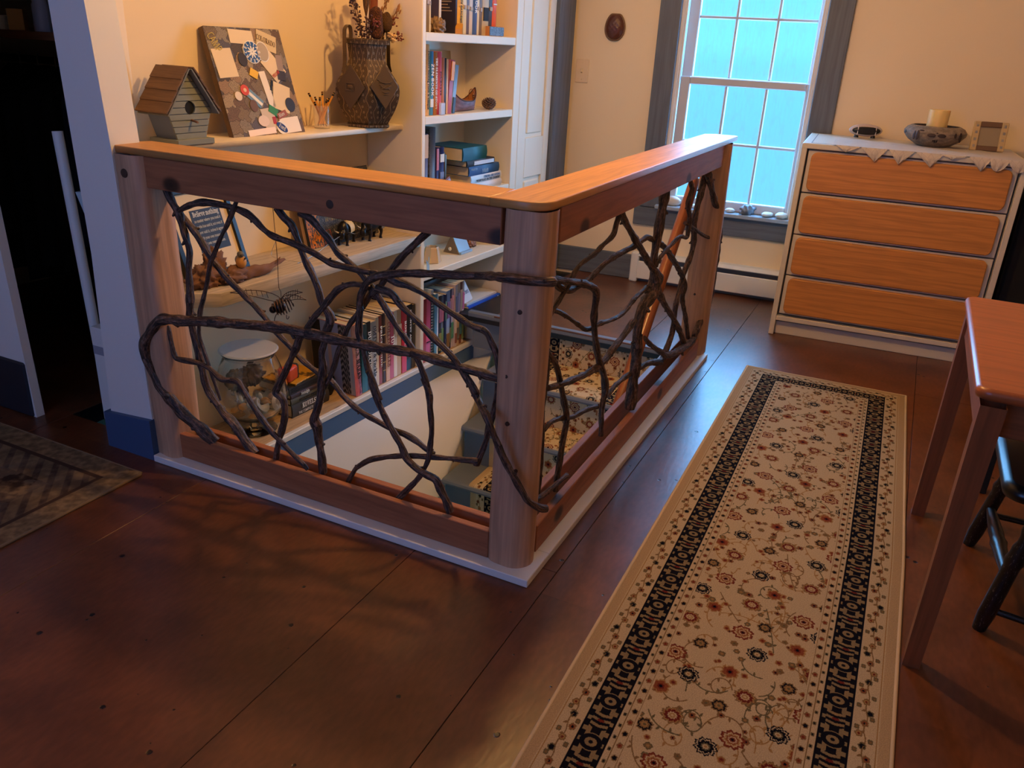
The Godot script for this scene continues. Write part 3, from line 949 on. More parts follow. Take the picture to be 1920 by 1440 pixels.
	M.chipped = textured(tex(picture(256, 256, func(x, y):
		var c: float = nz.get_noise_2d(x * 0.9, y * 1.6) + 0.5 * fine.get_noise_2d(x * 0.5, y * 0.5)
		return Color(0.34, 0.31, 0.28) if c > 0.52 else Color(0.03, 0.028, 0.03))), Color.WHITE, 0.4, Vector3(4, 1, 1))
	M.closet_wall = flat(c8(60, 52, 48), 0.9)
	var bm := flat(c8(255, 226, 180), 0.5)
	bm.emission_enabled = true
	bm.emission = c8(255, 200, 124)
	bm.emission_energy_multiplier = 2.0
	M.bulb = bm

func dab(im: Image, x: float, y: float, r: float, c: Color) -> void:
	for yy in range(int(y - r), int(y + r + 1.5)):
		for xx in range(int(x - r), int(x + r + 1.5)):
			if (xx - x) * (xx - x) + (yy - y) * (yy - y) <= r * r + 0.3 and xx >= 0 and xx < im.get_width():
				im.set_pixel(xx, posmod(yy, im.get_height()), c)

# rosette: petals of a flower in rings of colour, stretched by sy
func rosette(im: Image, x: float, y: float, r: float, n: int, cols: Array, sy := 1.0, turn := 0.0) -> void:
	for yy in range(int(y - r * 1.3 * sy), int(y + r * 1.3 * sy) + 1):
		for xx in range(int(x - r * 1.3), int(x + r * 1.3) + 1):
			if xx < 0 or xx >= im.get_width(): continue
			var d := Vector2(xx - x, (yy - y) / sy)
			var a := d.angle() + turn
			var q := d.length() / (r * (0.82 + 0.22 * absf(sin(a * n * 0.5)) + 0.06 * sin(a * n * 2.0)))
			if q < 1.0:
				var c = cols[mini(int(q * cols.size()), cols.size() - 1)]
				if c != null: im.set_pixel(xx, posmod(yy, im.get_height()), c)

func vine(im: Image, p: Vector2, dir: float, n: int, curl: float, c: Color, w := 1.2) -> void:
	for i in n:
		dab(im, p.x, p.y, w, c)
		p += Vector2(cos(dir), sin(dir)) * 1.8
		dir += curl * (1.0 + 0.02 * i)
		if i % 13 == 9:
			var s := signf(sin(i * 1.7))
			for k in 5: dab(im, p.x + cos(dir + s * 1.3) * k * 2.0, p.y + sin(dir + s * 1.3) * k * 2.0, 2.6 - absf(k - 2.0) * 0.7, c)

func runner_picture() -> Image:   # 0.67 m across, 2.9 m along
	var W := 640
	var H := 2048
	var im := Image.create(W, H, false, Image.FORMAT_RGB8)
	var cream := c8(222, 205, 172)
	var tan := c8(150, 122, 84)
	var navy := c8(28, 28, 38)
	var red := c8(128, 54, 46)
	var rust := c8(160, 92, 62)
	var olive := c8(120, 112, 84)
	var gold := c8(186, 150, 98)
	im.fill(cream)
	rng.seed = 2024
	# field of vines and flowers
	for k in 210:
		vine(im, Vector2(rng.randf_range(170, 470), rng.randf_range(0, H)), rng.randf() * TAU, rng.randi_range(24, 70), rng.randf_range(-0.07, 0.07), [tan, olive, gold, gold][k % 4], 1.15)
	for k in 520:
		var p := Vector2(rng.randf_range(160, 480), rng.randf_range(0, H))
		rosette(im, p.x, p.y, rng.randf_range(5, 10), 4 + k % 3, [[navy, rust, tan], [red, rust, gold], [gold, tan, olive], [olive, tan, tan]][k % 4], 0.75, rng.randf() * 3.0)
	var row := 0
	var y := 30.0
	while y < H - 30:
		for j in 3:
			var x := 196.0 + j * 124.0 + (34.0 if row % 2 else -10.0)
			var kind := (row + j * 2) % 5
			var yy := y + rng.randf_range(-12, 12)
			match kind:
				0: rosette(im, x, yy, 25, 8, [navy, red, cream, rust, gold, cream, rust, red], 0.7)
				1: rosette(im, x, yy, 23, 9, [gold, cream, olive, navy, navy, cream, navy], 0.72, 0.4)
				2: rosette(im, x, yy, 20, 6, [navy, red, rust, rust, gold], 0.75)
				3: rosette(im, x, yy, 24, 10, [cream, gold, cream, red, red, gold, tan], 0.7)
				4: rosette(im, x, yy, 18, 7, [olive, gold, tan, navy, tan], 0.75)
		y += 46.0
		row += 1
	# borders along both sides
	for side in 2:
		var X := func(q: float) -> float: return q if side == 0 else W - 1 - q
		for yy in H:
			for q in range(0, 172):
				var x := int(X.call(q))
				var c := cream
				if q < 21: c = c8(208, 184, 146)
				elif q >= 74 and q < 136:
					c = c8(164, 146, 112)
					if q < 78 or q > 131: c = navy
					else:
						var u := (q - 105.0) / 26.0
						var p := fposmod(yy / 86.0, 1.0)
						var w := sin(p * TAU)
						var lobe := Vector2(u * 0.9, (p - 0.25) * 4.6)
						var lobe2 := Vector2(u * 0.9, (p - 0.75) * 4.6)
						var l1 := lobe.length()
						var l2 := lobe2.length()
						var stripe := absf(fposmod(p * 8.0 + 0.4 * absf(u), 1.0) - 0.5)
						if (l1 < 0.80 and l1 > 0.45) or l1 < 0.16: c = navy
						elif l2 < 0.95 and stripe < 0.24 and absf(u) < 0.75: c = navy
						elif absf(u) > 0.72 and absf(fposmod(p * 4.0, 1.0) - 0.5) < 0.30: c = navy
						elif l1 > 0.9 and l2 > 0.95 and absf(u) < 0.35: c = navy
						elif l2 < 0.25: c = red
				elif q == 148 or q == 149 or q == 167: c = tan
				elif q == 24 or q == 25: c = gold
				im.set_pixel(x, yy, c)
		for k in 86:
			var yk := k * 23.8
			rosette(im, X.call(50.0 + 9.0 * sin(k * 1.57)), yk, 8, 5, [[navy, rust, tan], [red, gold, tan], [navy, navy, olive]][k % 3], 0.9)
			rosette(im, X.call(36.0 if k % 2 else 64.0), yk + 11, 5.5, 4, [tan, olive], 1.0)
			vine(im, Vector2(X.call(48.0), yk), 1.2 if k % 2 else 1.9, 13, 0.05 if k % 2 else -0.05, tan, 1.2)
			rosette(im, X.call(159.0), yk, 6.5, 5, [[navy, navy, tan], [red, rust, tan]][k % 2], 0.9)
			rosette(im, X.call(143.0), yk + 12, 4.0, 4, [navy, olive], 1.0)
	return im

func end_band(im: Image) -> void:   # the same border across the far end of the rug
	var W := im.get_width()
	var strip := im.get_region(Rect2i(0, 300, 172, 640))
	for q in 104:
		for k in range(W):
			var inset := float(q) / 104.0 * 172.0
			if k < inset * 0.98 or k > W - inset * 0.98: continue
			im.set_pixel(k, q, strip.get_pixel(int(inset), k))

func rug_materials() -> void:
	var im := runner_picture()
	var pile := noise(41, 0.3, 2)
	for y in im.get_height():
		for x in im.get_width():
			im.set_pixel(x, y, im.get_pixel(x, y) * (0.96 + 0.14 * pile.get_noise_2d(x, y * 1.7)))
	M.runner = textured(tex(im), c8(236, 232, 226), 0.95, Vector3.ONE, 0.12)
	M.runner.metallic_specular = 0.1
	var im2: Image = im.duplicate()
	end_band(im2)
	M.rug = textured(tex(im2), c8(188, 180, 172), 0.95, Vector3.ONE, 0.12)
	M.rug.metallic_specular = 0.1
	M.binding = flat(c8(182, 160, 128), 0.95, 0.0, 0.1)
	var a := noise(51, 0.016, 4)
	var b := noise(52, 0.08, 3)
	var worn := picture(512, 512, func(x, y):
		var e := mini(mini(x, y), mini(511 - x, 511 - y))
		var v: float = a.get_noise_2d(x, y) + 0.6 * b.get_noise_2d(x, y)
		var c := Color(0.50, 0.42, 0.32).lerp(Color(0.20, 0.16, 0.14), clampf(0.5 + 1.1 * v, 0, 1))
		var m := absf(sin(x * 0.06) * sin(y * 0.06)) + 0.5 * b.get_noise_2d(x * 0.6, y * 0.6)
		if m > 0.72: c = c.lerp(Color(0.40, 0.36, 0.32), 0.6)
		if e < 26: c = Color(0.47, 0.39, 0.29) * (0.95 + 0.3 * b.get_noise_2d(x, y))
		elif e < 31: c = Color(0.26, 0.2, 0.17)
		elif e < 62: c = c.lerp(Color(0.3, 0.25, 0.22) if (x + y) % 23 < 9 else Color(0.48, 0.41, 0.31), 0.55)
		return c)
	M.worn_rug = textured(tex(worn), Color.WHITE, 0.95, Vector3.ONE, 0.08)
	M.worn_rug.metallic_specular = 0.1

func rugs() -> void:
	var r := thing("runner_rug", "long cream runner rug with a dark patterned border on the brown floor", "rug")
	var st := mb()
	var P := func(s: float, z: float) -> Vector3:
		var l := 0.178 + (z + 1.943) * 0.0134
		var e := 0.834 + (z + 1.963) * 0.026 if z < -0.6 else 0.869 + (z + 0.6) * 0.004
		return Vector3(lerpf(l, e, s), 0.0, z + lerpf(0.02, 0.0, s) * (1.0 if z < -1.5 else 0.0))
	sheet(st, 16, 60, func(s, t):
		var p: Vector3 = P.call(0.012 + s * 0.976, 1.35 - t * 3.30)
		p.y = 0.009 + 0.0008 * sin(p.z * 7.0) * sin(p.x * 9.0)
		return p)
	st.generate_normals()
	var arr := st.commit_to_arrays()
	var uv: PackedVector2Array = arr[Mesh.ARRAY_TEX_UV]
	for i in uv.size(): uv[i] = Vector2(uv[i].x, (1.0 - uv[i].y) * 3.30 / 2.9)
	arr[Mesh.ARRAY_TEX_UV] = uv
	var m := ArrayMesh.new()
	m.add_surface_from_arrays(Mesh.PRIMITIVE_TRIANGLES, arr)
	part("pile", m, M.rug, r)
	for s in [0.0, 1.0]:
		var e := mb()
		var pts := []
		for k in 34:
			var p: Vector3 = P.call(0.006 if s == 0.0 else 0.994, -1.955 + k * 0.1)
			pts.append(Vector4(p.x, 0.0045, p.z, 0.0056))
		tube(e, pts, 8)
		part("binding", e, M.binding, r)
	var f := mb()
	var a: Vector3 = P.call(0.004, -1.953)
	var b: Vector3 = P.call(0.996, -1.953)
	bar(f, Vector3(a.x, 0.0045, a.z), Vector3(b.x, 0.0045, b.z), 0.0055)
	part("binding", f, M.binding, r)
	var w := thing("worn_rug", "faded brown rug corner with a worn pattern at the closet front", "rug")
	var st2 := mb()
	sheet(st2, 10, 10, func(s, t): return Vector3(-2.75 + s * 1.483, 0.007, 1.6 - t * 1.523))
	part("pile", st2, M.worn_rug, w)
	var e2 := mb()
	tube(e2, wire([Vector3(-2.75, 0.004, 0.077), Vector3(-1.275, 0.004, 0.077), Vector3(-1.267, 0.004, 0.085), Vector3(-1.267, 0.004, 1.6)], 0.0046), 8)
	part("binding", e2, M.worn_edge, w)

# a polygon in x, y pushed from z0 to z1 with both rims rounded by r
func slab(st: SurfaceTool, pts_in: PackedVector2Array, z0: float, z1: float, r: float, xf := Transform3D()) -> void:
	var pts := pts_in.duplicate()
	if Geometry2D.is_polygon_clockwise(pts): pts.reverse()
	var n := pts.size()
	var nor := []
	for i in n:
		var a := (pts[i] - pts[(i - 1 + n) % n]).normalized()
		var b := (pts[(i + 1) % n] - pts[i]).normalized()
		var na := Vector2(a.y, -a.x)
		var nb := Vector2(b.y, -b.x)
		var m := (na + nb).normalized()
		nor.append(m / maxf(0.5, m.dot(na)))
	var rings := [[r, z0], [r * 0.3, z0 + r * 0.3], [0.0, z0 + r], [0.0, z1 - r], [r * 0.3, z1 - r * 0.3], [r, z1]]
	var s := [0.0]
	for i in n: s.append(s[-1] + pts[i].distance_to(pts[(i + 1) % n]))
	var prev := []
	for k in rings.size():
		var cur := []
		for i in n:
			var q: Vector2 = pts[i] - nor[i] * rings[k][0]
			cur.append(xf * Vector3(q.x, q.y, rings[k][1]))
		if k > 0:
			st.set_smooth_group(6)
			for i in n:
				var j := (i + 1) % n
				var u0 := Vector2(s[i], rings[k - 1][1])
				quad(st, prev[i], cur[i], cur[j], prev[j], u0, Vector2(s[i], rings[k][1]), Vector2(s[i + 1], rings[k][1]), Vector2(s[i + 1], rings[k - 1][1]))
		prev = cur
	st.set_smooth_group(FLAT)
	var flatp := PackedVector2Array()
	for i in n: flatp.append(pts[i] - nor[i] * r)
	var idx := Geometry2D.triangulate_polygon(flatp)
	for k in range(0, idx.size(), 3):
		var t := [flatp[idx[k]], flatp[idx[k + 1]], flatp[idx[k + 2]]]
		if (t[1] - t[0]).cross(t[2] - t[0]) < 0: t.reverse()
		tri(st, xf * Vector3(t[0].x, t[0].y, z1), xf * Vector3(t[2].x, t[2].y, z1), xf * Vector3(t[1].x, t[1].y, z1), t[0], t[2], t[1])
		tri(st, xf * Vector3(t[0].x, t[0].y, z0), xf * Vector3(t[1].x, t[1].y, z0), xf * Vector3(t[2].x, t[2].y, z0), t[0], t[1], t[2])

const LYING := Transform3D(Vector3(1, 0, 0), Vector3(0, 0, -1), Vector3(0, 1, 0), Vector3.ZERO)   # x, y of a plan drawing -> x, -z; thickness up

func log_post(parent: Node, base: Vector3, top: Vector3, rx: float, rz: float, salt: float, m: Material, flat_side := 9.0) -> void:
	var st := mb()
	sheet(st, 28, 24, func(s, t):
		var a: float = -s * TAU
		var n: float = 1.0 + 0.045 * sin(3.0 * a + salt) + 0.03 * sin(5.0 * a + 2.0 * salt + t * 2.0) + 0.02 * sin(t * 9.0 + salt)
		var sq := pow(pow(absf(cos(a)), 2.6) + pow(absf(sin(a)), 2.6), -1.0 / 2.6)
		var p := base.lerp(top, t) + Vector3(cos(a) * rx, 0, sin(a) * rz) * n * sq
		if flat_side < 5.0: p.x = maxf(p.x, flat_side - 0.035 * p.y)
		return p, Vector2(1, 1), 0)
	var o := part("post", turn_uv(st, base.distance_to(top)), m, parent)
	for k in 4:
		var y: float = [0.80, 0.61, 0.47, 0.33][k] * 0.94
		var a2: float = [1.25, 1.75, 1.55, 1.0][k] + salt * 0.3
		var dir := Vector3(cos(a2), 0, sin(a2))
		var c := base.lerp(top, y) + Vector3(dir.x * rx, 0, dir.z * rz) * 1.01
		var kn := mb()
		lathe(kn, [Vector2(0.0058, -0.003), Vector2(0.0054, 0.0008), Vector2(0.0035, 0.0016), Vector2(0, 0.0012)], 12)
		var b := Basis(dir.cross(Vector3.UP).normalized(), dir, Vector3.ZERO)
		b.z = b.x.cross(b.y)
		part("knot", kn, M.knot, o, Transform3D(b, c))

func turn_uv(st: SurfaceTool, length: float) -> ArrayMesh:   # sheet UVs (round, up) -> wood UVs (up in metres, round)
	st.generate_normals()
	var arr := st.commit_to_arrays()
	var uv: PackedVector2Array = arr[Mesh.ARRAY_TEX_UV]
	for i in uv.size(): uv[i] = Vector2(uv[i].y * length, uv[i].x * 0.36)
	arr[Mesh.ARRAY_TEX_UV] = uv
	var m := ArrayMesh.new()
	m.add_surface_from_arrays(Mesh.PRIMITIVE_TRIANGLES, arr)
	return m

var branch_count := 0

func branch(parent: Node, kind: String, a: Array) -> void:
	var pts := []
	for i in range(0, a.size(), 4):
		pts.append(Vector4(a[i], a[i + 1], a[i + 2], a[i + 3] * 0.001))
	var fine := spline(pts, 0.009)
	branch_count += 1
	rng.seed = 900 + branch_count
	var st := mb()
	for i in fine.size():
		fine[i].w *= 1.05 + 0.07 * sin(i * 0.31 + branch_count) + 0.05 * sin(i * 0.83 + branch_count * 2.0)
	tube(st, fine, 12, 0.13, true, branch_count * 1.7)
	# stubs of cut side shoots and burrs along it
	var k := 8
	while k < fine.size() - 6:
		var p: Vector4 = fine[k]
		var q: Vector4 = fine[k + 1]
		var dir := (Vector3(q.x, q.y, q.z) - Vector3(p.x, p.y, p.z)).normalized()
		var side := dir.cross(Vector3(rng.randf_range(-1, 1), rng.randf_range(-1, 1), rng.randf_range(-1, 1)).normalized()).normalized()
		var l := p.w * rng.randf_range(1.15, 1.7)
		var o := Vector3(p.x, p.y, p.z)
		var e := o + side * l + dir * l * 0.5
		tube(st, [Vector4(o.x, o.y, o.z, p.w * 0.75), Vector4((o.x + e.x) / 2, (o.y + e.y) / 2, (o.z + e.z) / 2, p.w * 0.55), Vector4(e.x, e.y, e.z, p.w * 0.24)], 7, 0.1, true, k)
		k += rng.randi_range(9, 26)
	part("branch", st, M.bark, parent)

func railing() -> void:
	var rail := thing("stair_railing", "pine railing round the stairwell filled with woven crooked dark branches", "railing")
	# caps
	var c1 := mb()
	slab(c1, PackedVector2Array([Vector2(-1.385, 0.03), Vector2(-0.1665, 0.03), Vector2(-0.1665, 0.165), Vector2(-1.34, 0.165)]), 0.945, 0.965, 0.003, LYING)
	part("cap_rail", c1, M.pine, rail)
	var pts := PackedVector2Array([Vector2(2.035, 0.128), Vector2(2.00, 0.165), Vector2(0.03, 0.165)])
	var r := 0.06
	for i in 9:
		var a := PI + PI / 2 * i / 8.0
		pts.append(Vector2(0.03 + r + cos(a) * r, 0.03 + r + sin(a) * r))
	pts.append_array([Vector2(2.03, 0.03), Vector2(2.045, 0.042)])
	var c2 := mb()
	slab(c2, pts, 0.945, 0.965, 0.003, LYING)
	part("cap_rail", c2, M.pine, rail, at(0, 0, 0, PI / 2) * Transform3D(Basis.from_scale(Vector3(1, 1, 1)), Vector3(0, 0, 0)))
	# boards under the cap and at the foot, in pairs with the branches caught between them
	for z in [-0.047, -0.112]:
		part("top_board", spanned(Vector3(-1.28, 0.859, z - 0.010), Vector3(-0.137, 0.944, z + 0.010), 0.002), M.board, rail)
		part("top_board", spanned(Vector3(0.14 if z > -0.1 else 0.16, 0.859, z - 0.010), Vector3(1.835, 0.944, z + 0.010), 0.002), M.board, rail, at(0, 0, 0, PI / 2))
	part("base_board", spanned(Vector3(-1.245, 0.0225, -0.058), Vector3(-0.133, 0.105, -0.037), 0.002), M.board, rail)
	part("base_board", spanned(Vector3(-1.245, 0.0225, -0.118), Vector3(-0.15, 0.105, -0.096), 0.002), M.board, rail)
	part("base_board", spanned(Vector3(0.125, 0.0225, -0.058), Vector3(1.87, 0.105, -0.034), 0.002), M.board, rail, at(0, 0, 0, PI / 2))
	part("base_board", spanned(Vector3(0.145, 0.0225, -0.128), Vector3(1.87, 0.105, -0.105), 0.002), M.board, rail, at(0, 0, 0, PI / 2))
	# dark knots in the top board and in the left post
	for q in [[-1.288, 0.895, -0.014, 0.013], [-0.608, 0.892, -0.037, 0.012]]:
		part("knot", turned([Vector2(q[3], -0.002), Vector2(q[3] * 0.9, 0.0008), Vector2(q[3] * 0.4, 0.0022), Vector2(0, 0.0016)], 20), M.knot, rail, Transform3D(Basis(Vector3.RIGHT, PI / 2), Vector3(q[0], q[1], q[2])))
	# posts
	log_post(rail, Vector3(-0.083, 0.0225, -0.082), Vector3(-0.081, 0.945, -0.082), 0.056, 0.056, 0.7, M.cedar)
	log_post(rail, Vector3(-0.078, 0.0225, -1.94), Vector3(-0.078, 0.945, -1.895), 0.058, 0.062, 2.1, M.cedar)
	log_post(rail, Vector3(-1.272, 0.0225, -0.078), Vector3(-1.292, 0.945, -0.078), 0.066, 0.062, 4.4, M.cedar, -1.318)
	branch(rail, "hoop", [-1.092,0.101,-0.055,15.6, -1.128,0.138,-0.045,17.2, -1.189,0.181,-0.036,16.3, -1.243,0.241,-0.026,15.5, -1.272,0.292,-0.018,14.6, -1.290,0.349,-0.012,13.6, -1.290,0.396,-0.010,14.3, -1.261,0.438,-0.012,14.2, -1.216,0.483,-0.018,14.8, -1.129,0.492,-0.030,14.6, -1.031,0.506,-0.040,14.4, -0.911,0.517,-0.055,13.4, -0.815,0.529,-0.055,14.6, -0.738,0.532,-0.055,14.4, -0.635,0.533,-0.055,13.4, -0.499,0.537,-0.055,12.4, -0.369,0.544,-0.055,12.1, -0.261,0.537,-0.055,11.2, -0.186,0.534,-0.055,11.1, -0.133,0.531,-0.055,11.0])
	branch(rail, "twig", [-1.233,0.462,-0.045,7.1, -1.223,0.444,-0.045,7.1, -1.217,0.400,-0.045,6.4, -1.208,0.361,-0.045,7.2, -1.185,0.356,-0.045,8.0, -1.120,0.360,-0.045,7.1, -1.075,0.353,-0.045,7.8, -1.028,0.329,-0.045,7.8, -0.971,0.336,-0.045,8.5, -0.947,0.311,-0.045,7.0, -0.913,0.266,-0.045,7.7, -0.875,0.225,-0.045,7.7, -0.844,0.197,-0.045,8.5, -0.799,0.165,-0.045,7.0, -0.749,0.132,-0.045,6.2, -0.727,0.114,-0.045,4.6])
	branch(rail, "upright", [-1.195,0.855,-0.070,10.4, -1.176,0.818,-0.070,11.2, -1.158,0.793,-0.070,11.9, -1.151,0.765,-0.070,9.0, -1.141,0.726,-0.070,9.0, -1.132,0.690,-0.070,8.3, -1.142,0.638,-0.070,8.4, -1.145,0.595,-0.070,9.2, -1.149,0.546,-0.070,10.9, -1.156,0.497,-0.070,11.7, -1.152,0.462,-0.070,9.4, -1.140,0.399,-0.070,10.3, -1.131,0.342,-0.070,11.2, -1.121,0.278,-0.070,10.5, -1.097,0.241,-0.070,9.7, -1.061,0.201,-0.070,11.3, -1.029,0.180,-0.070,14.5, -1.004,0.153,-0.070,12.9, -0.973,0.117,-0.070,12.9, -0.944,0.095,-0.070,13.7])
	branch(rail, "slope", [-1.174,0.787,-0.085,9.8, -1.150,0.771,-0.085,9.0, -1.116,0.739,-0.085,9.8, -1.088,0.706,-0.085,9.0, -1.067,0.676,-0.085,9.0, -1.036,0.648,-0.085,9.0, -0.996,0.616,-0.085,8.3, -0.962,0.593,-0.085,8.2, -0.922,0.566,-0.085,8.2, -0.888,0.538,-0.085,8.2, -0.860,0.510,-0.085,7.5, -0.821,0.479,-0.085,7.5, -0.792,0.459,-0.085,7.5, -0.773,0.441,-0.085,7.5, -0.714,0.410,-0.085,7.4, -0.665,0.395,-0.085,8.1, -0.618,0.354,-0.085,8.1, -0.570,0.326,-0.085,7.3, -0.523,0.312,-0.085,7.3, -0.460,0.296,-0.085,8.0, -0.421,0.292,-0.085,7.9, -0.382,0.280,-0.085,7.9, -0.354,0.265,-0.085,7.1, -0.329,0.258,-0.085,6.4])
	branch(rail, "arch", [-1.145,0.804,-0.060,7.4, -1.100,0.825,-0.060,8.0, -1.046,0.839,-0.060,9.4, -0.984,0.840,-0.060,8.6, -0.929,0.835,-0.060,7.8, -0.886,0.822,-0.060,9.2, -0.844,0.793,-0.060,7.7, -0.811,0.779,-0.060,8.4, -0.745,0.769,-0.060,8.3, -0.685,0.755,-0.060,8.2, -0.631,0.737,-0.060,8.2, -0.564,0.733,-0.060,7.4, -0.498,0.732,-0.060,8.0, -0.480,0.730,-0.060,8.0, -0.420,0.721,-0.060,10.5, -0.387,0.716,-0.060,7.9, -0.337,0.699,-0.060,7.2, -0.296,0.681,-0.060,7.1, -0.255,0.663,-0.060,7.1, -0.215,0.648,-0.060,7.1, -0.179,0.641,-0.060,8.9, -0.162,0.618,-0.060,7.7, -0.145,0.585,-0.060,7.0, -0.137,0.538,-0.060,6.5])
	branch(rail, "thin", [-0.921,0.860,-0.050,5.6, -0.944,0.820,-0.050,6.4, -0.965,0.786,-0.050,5.7, -0.990,0.751,-0.050,5.8, -1.016,0.707,-0.050,5.9, -1.035,0.676,-0.050,6.7, -1.044,0.650,-0.050,5.9, -1.056,0.614,-0.050,6.0, -1.076,0.564,-0.050,6.1, -1.093,0.523,-0.050,6.1, -1.105,0.468,-0.050,5.4, -1.104,0.437,-0.050,5.4, -1.084,0.372,-0.050,5.5, -1.072,0.333,-0.050,4.7, -1.060,0.295,-0.050,4.7, -1.047,0.255,-0.050,3.2])
	branch(rail, "upright", [-0.805,0.853,-0.070,9.0, -0.782,0.830,-0.070,9.7, -0.760,0.815,-0.070,9.0, -0.743,0.783,-0.070,8.3, -0.733,0.758,-0.070,8.4, -0.718,0.725,-0.070,8.4, -0.697,0.690,-0.070,8.4, -0.680,0.654,-0.070,9.1, -0.670,0.620,-0.070,9.2, -0.647,0.592,-0.070,11.3, -0.646,0.572,-0.070,12.0, -0.656,0.550,-0.070,10.0, -0.668,0.510,-0.070,9.3, -0.679,0.474,-0.070,9.4, -0.676,0.432,-0.070,10.2, -0.683,0.396,-0.070,10.3, -0.691,0.342,-0.070,10.4, -0.703,0.304,-0.070,10.5, -0.715,0.269,-0.070,13.6, -0.706,0.244,-0.070,12.9, -0.703,0.204,-0.070,11.4, -0.695,0.155,-0.070,11.5, -0.693,0.101,-0.070,10.8])
	branch(rail, "slope", [-0.733,0.851,-0.075,9.6, -0.697,0.837,-0.075,9.6, -0.666,0.812,-0.075,8.9, -0.640,0.789,-0.075,8.2, -0.619,0.763,-0.075,8.2, -0.588,0.745,-0.075,7.5, -0.552,0.724,-0.075,7.5, -0.535,0.708,-0.075,8.1, -0.513,0.683,-0.075,9.5, -0.500,0.663,-0.075,6.1])
	branch(rail, "bow", [-0.520,0.695,-0.060,7.4, -0.560,0.693,-0.060,7.5, -0.601,0.676,-0.060,8.2, -0.630,0.647,-0.060,8.3, -0.659,0.614,-0.060,7.7, -0.689,0.581,-0.060,7.8, -0.715,0.547,-0.060,7.9, -0.742,0.514,-0.060,8.7, -0.754,0.487,-0.060,8.8, -0.777,0.444,-0.060,8.9, -0.806,0.389,-0.060,9.0, -0.830,0.349,-0.060,9.8, -0.840,0.326,-0.060,10.7, -0.820,0.311,-0.060,9.9, -0.812,0.281,-0.060,9.9, -0.820,0.233,-0.060,9.2, -0.838,0.182,-0.060,8.6, -0.852,0.130,-0.060,8.7, -0.857,0.107,-0.060,8.7])
	branch(rail, "slope", [-0.516,0.703,-0.055,10.1, -0.535,0.665,-0.055,9.5, -0.541,0.606,-0.055,8.2, -0.544,0.566,-0.055,8.3, -0.538,0.544,-0.055,9.0, -0.529,0.513,-0.055,7.7, -0.517,0.471,-0.055,7.7, -0.499,0.434,-0.055,7.7, -0.481,0.388,-0.055,7.8, -0.510,0.451,-0.055,7.7, -0.487,0.387,-0.055,8.5, -0.464,0.344,-0.055,8.5, -0.440,0.309,-0.055,8.5, -0.416,0.275,-0.055,8.6, -0.397,0.239,-0.055,8.6, -0.368,0.219,-0.055,9.3, -0.335,0.206,-0.055,10.0, -0.306,0.200,-0.055,9.9, -0.292,0.177,-0.055,9.9, -0.273,0.145,-0.055,10.0, -0.260,0.114,-0.055,10.0])
	branch(rail, "slope", [-0.516,0.678,-0.080,7.5, -0.539,0.643,-0.080,7.6, -0.568,0.602,-0.080,7.0, -0.592,0.570,-0.080,7.0, -0.612,0.529,-0.080,7.1, -0.628,0.493,-0.080,7.2, -0.644,0.448,-0.080,7.3, -0.660,0.410,-0.080,7.3, -0.692,0.355,-0.080,7.4, -0.712,0.305,-0.080,7.5])
	branch(rail, "bow", [-0.513,0.696,-0.070,7.4, -0.488,0.666,-0.070,7.4, -0.462,0.633,-0.070,7.5, -0.436,0.599,-0.070,6.8, -0.410,0.573,-0.070,7.5, -0.392,0.553,-0.070,8.1, -0.375,0.525,-0.070,7.5, -0.362,0.500,-0.070,6.8, -0.349,0.471,-0.070,7.5, -0.342,0.445,-0.070,7.5, -0.356,0.476,-0.070,7.5, -0.340,0.438,-0.070,8.2, -0.334,0.387,-0.070,7.6, -0.329,0.332,-0.070,7.0, -0.333,0.286,-0.070,7.1, -0.337,0.249,-0.070,6.4, -0.353,0.207,-0.070,6.5, -0.372,0.174,-0.070,7.2, -0.406,0.130,-0.070,8.1, -0.434,0.095,-0.070,8.2])
	branch(rail, "slope", [-0.482,0.698,-0.050,10.0, -0.439,0.691,-0.050,8.6, -0.414,0.669,-0.050,7.9, -0.372,0.640,-0.050,7.3, -0.330,0.610,-0.050,7.9, -0.288,0.581,-0.050,7.9, -0.254,0.554,-0.050,7.9, -0.225,0.518,-0.050,7.9, -0.191,0.479,-0.050,7.9, -0.217,0.515,-0.050,8.5, -0.186,0.465,-0.050,8.6, -0.118,0.465,0.032,8.2, -0.100,0.414,0.023,8.2, -0.081,0.367,0.015,8.3, -0.059,0.319,0.004,7.8, -0.033,0.269,-0.008,8.5, -0.019,0.245,-0.014,7.9, -0.007,0.205,-0.059,8.7, 0.002,0.189,-0.090,8.2])
	branch(rail, "short", [-0.344,0.857,-0.065,8.9, -0.382,0.820,-0.065,8.3, -0.415,0.787,-0.065,8.5, -0.444,0.753,-0.065,7.9, -0.466,0.724,-0.065,7.3, -0.484,0.695,-0.065,7.4, -0.506,0.672,-0.065,6.8])
	branch(rail, "arch", [-0.608,0.095,-0.075,6.9, -0.585,0.138,-0.075,6.8, -0.572,0.154,-0.075,7.5, -0.530,0.188,-0.075,7.4, -0.474,0.213,-0.075,7.3, -0.415,0.233,-0.075,7.2, -0.352,0.248,-0.075,7.1, -0.282,0.262,-0.075,7.0, -0.210,0.275,-0.075,7.6, -0.190,0.279,-0.075,6.2])
	branch(rail, "slope", [-0.149,0.506,-0.085,7.9, -0.152,0.452,-0.085,8.0, -0.167,0.389,-0.085,8.1, -0.177,0.335,-0.085,7.5, -0.193,0.286,-0.085,8.3, -0.202,0.261,-0.085,7.7])
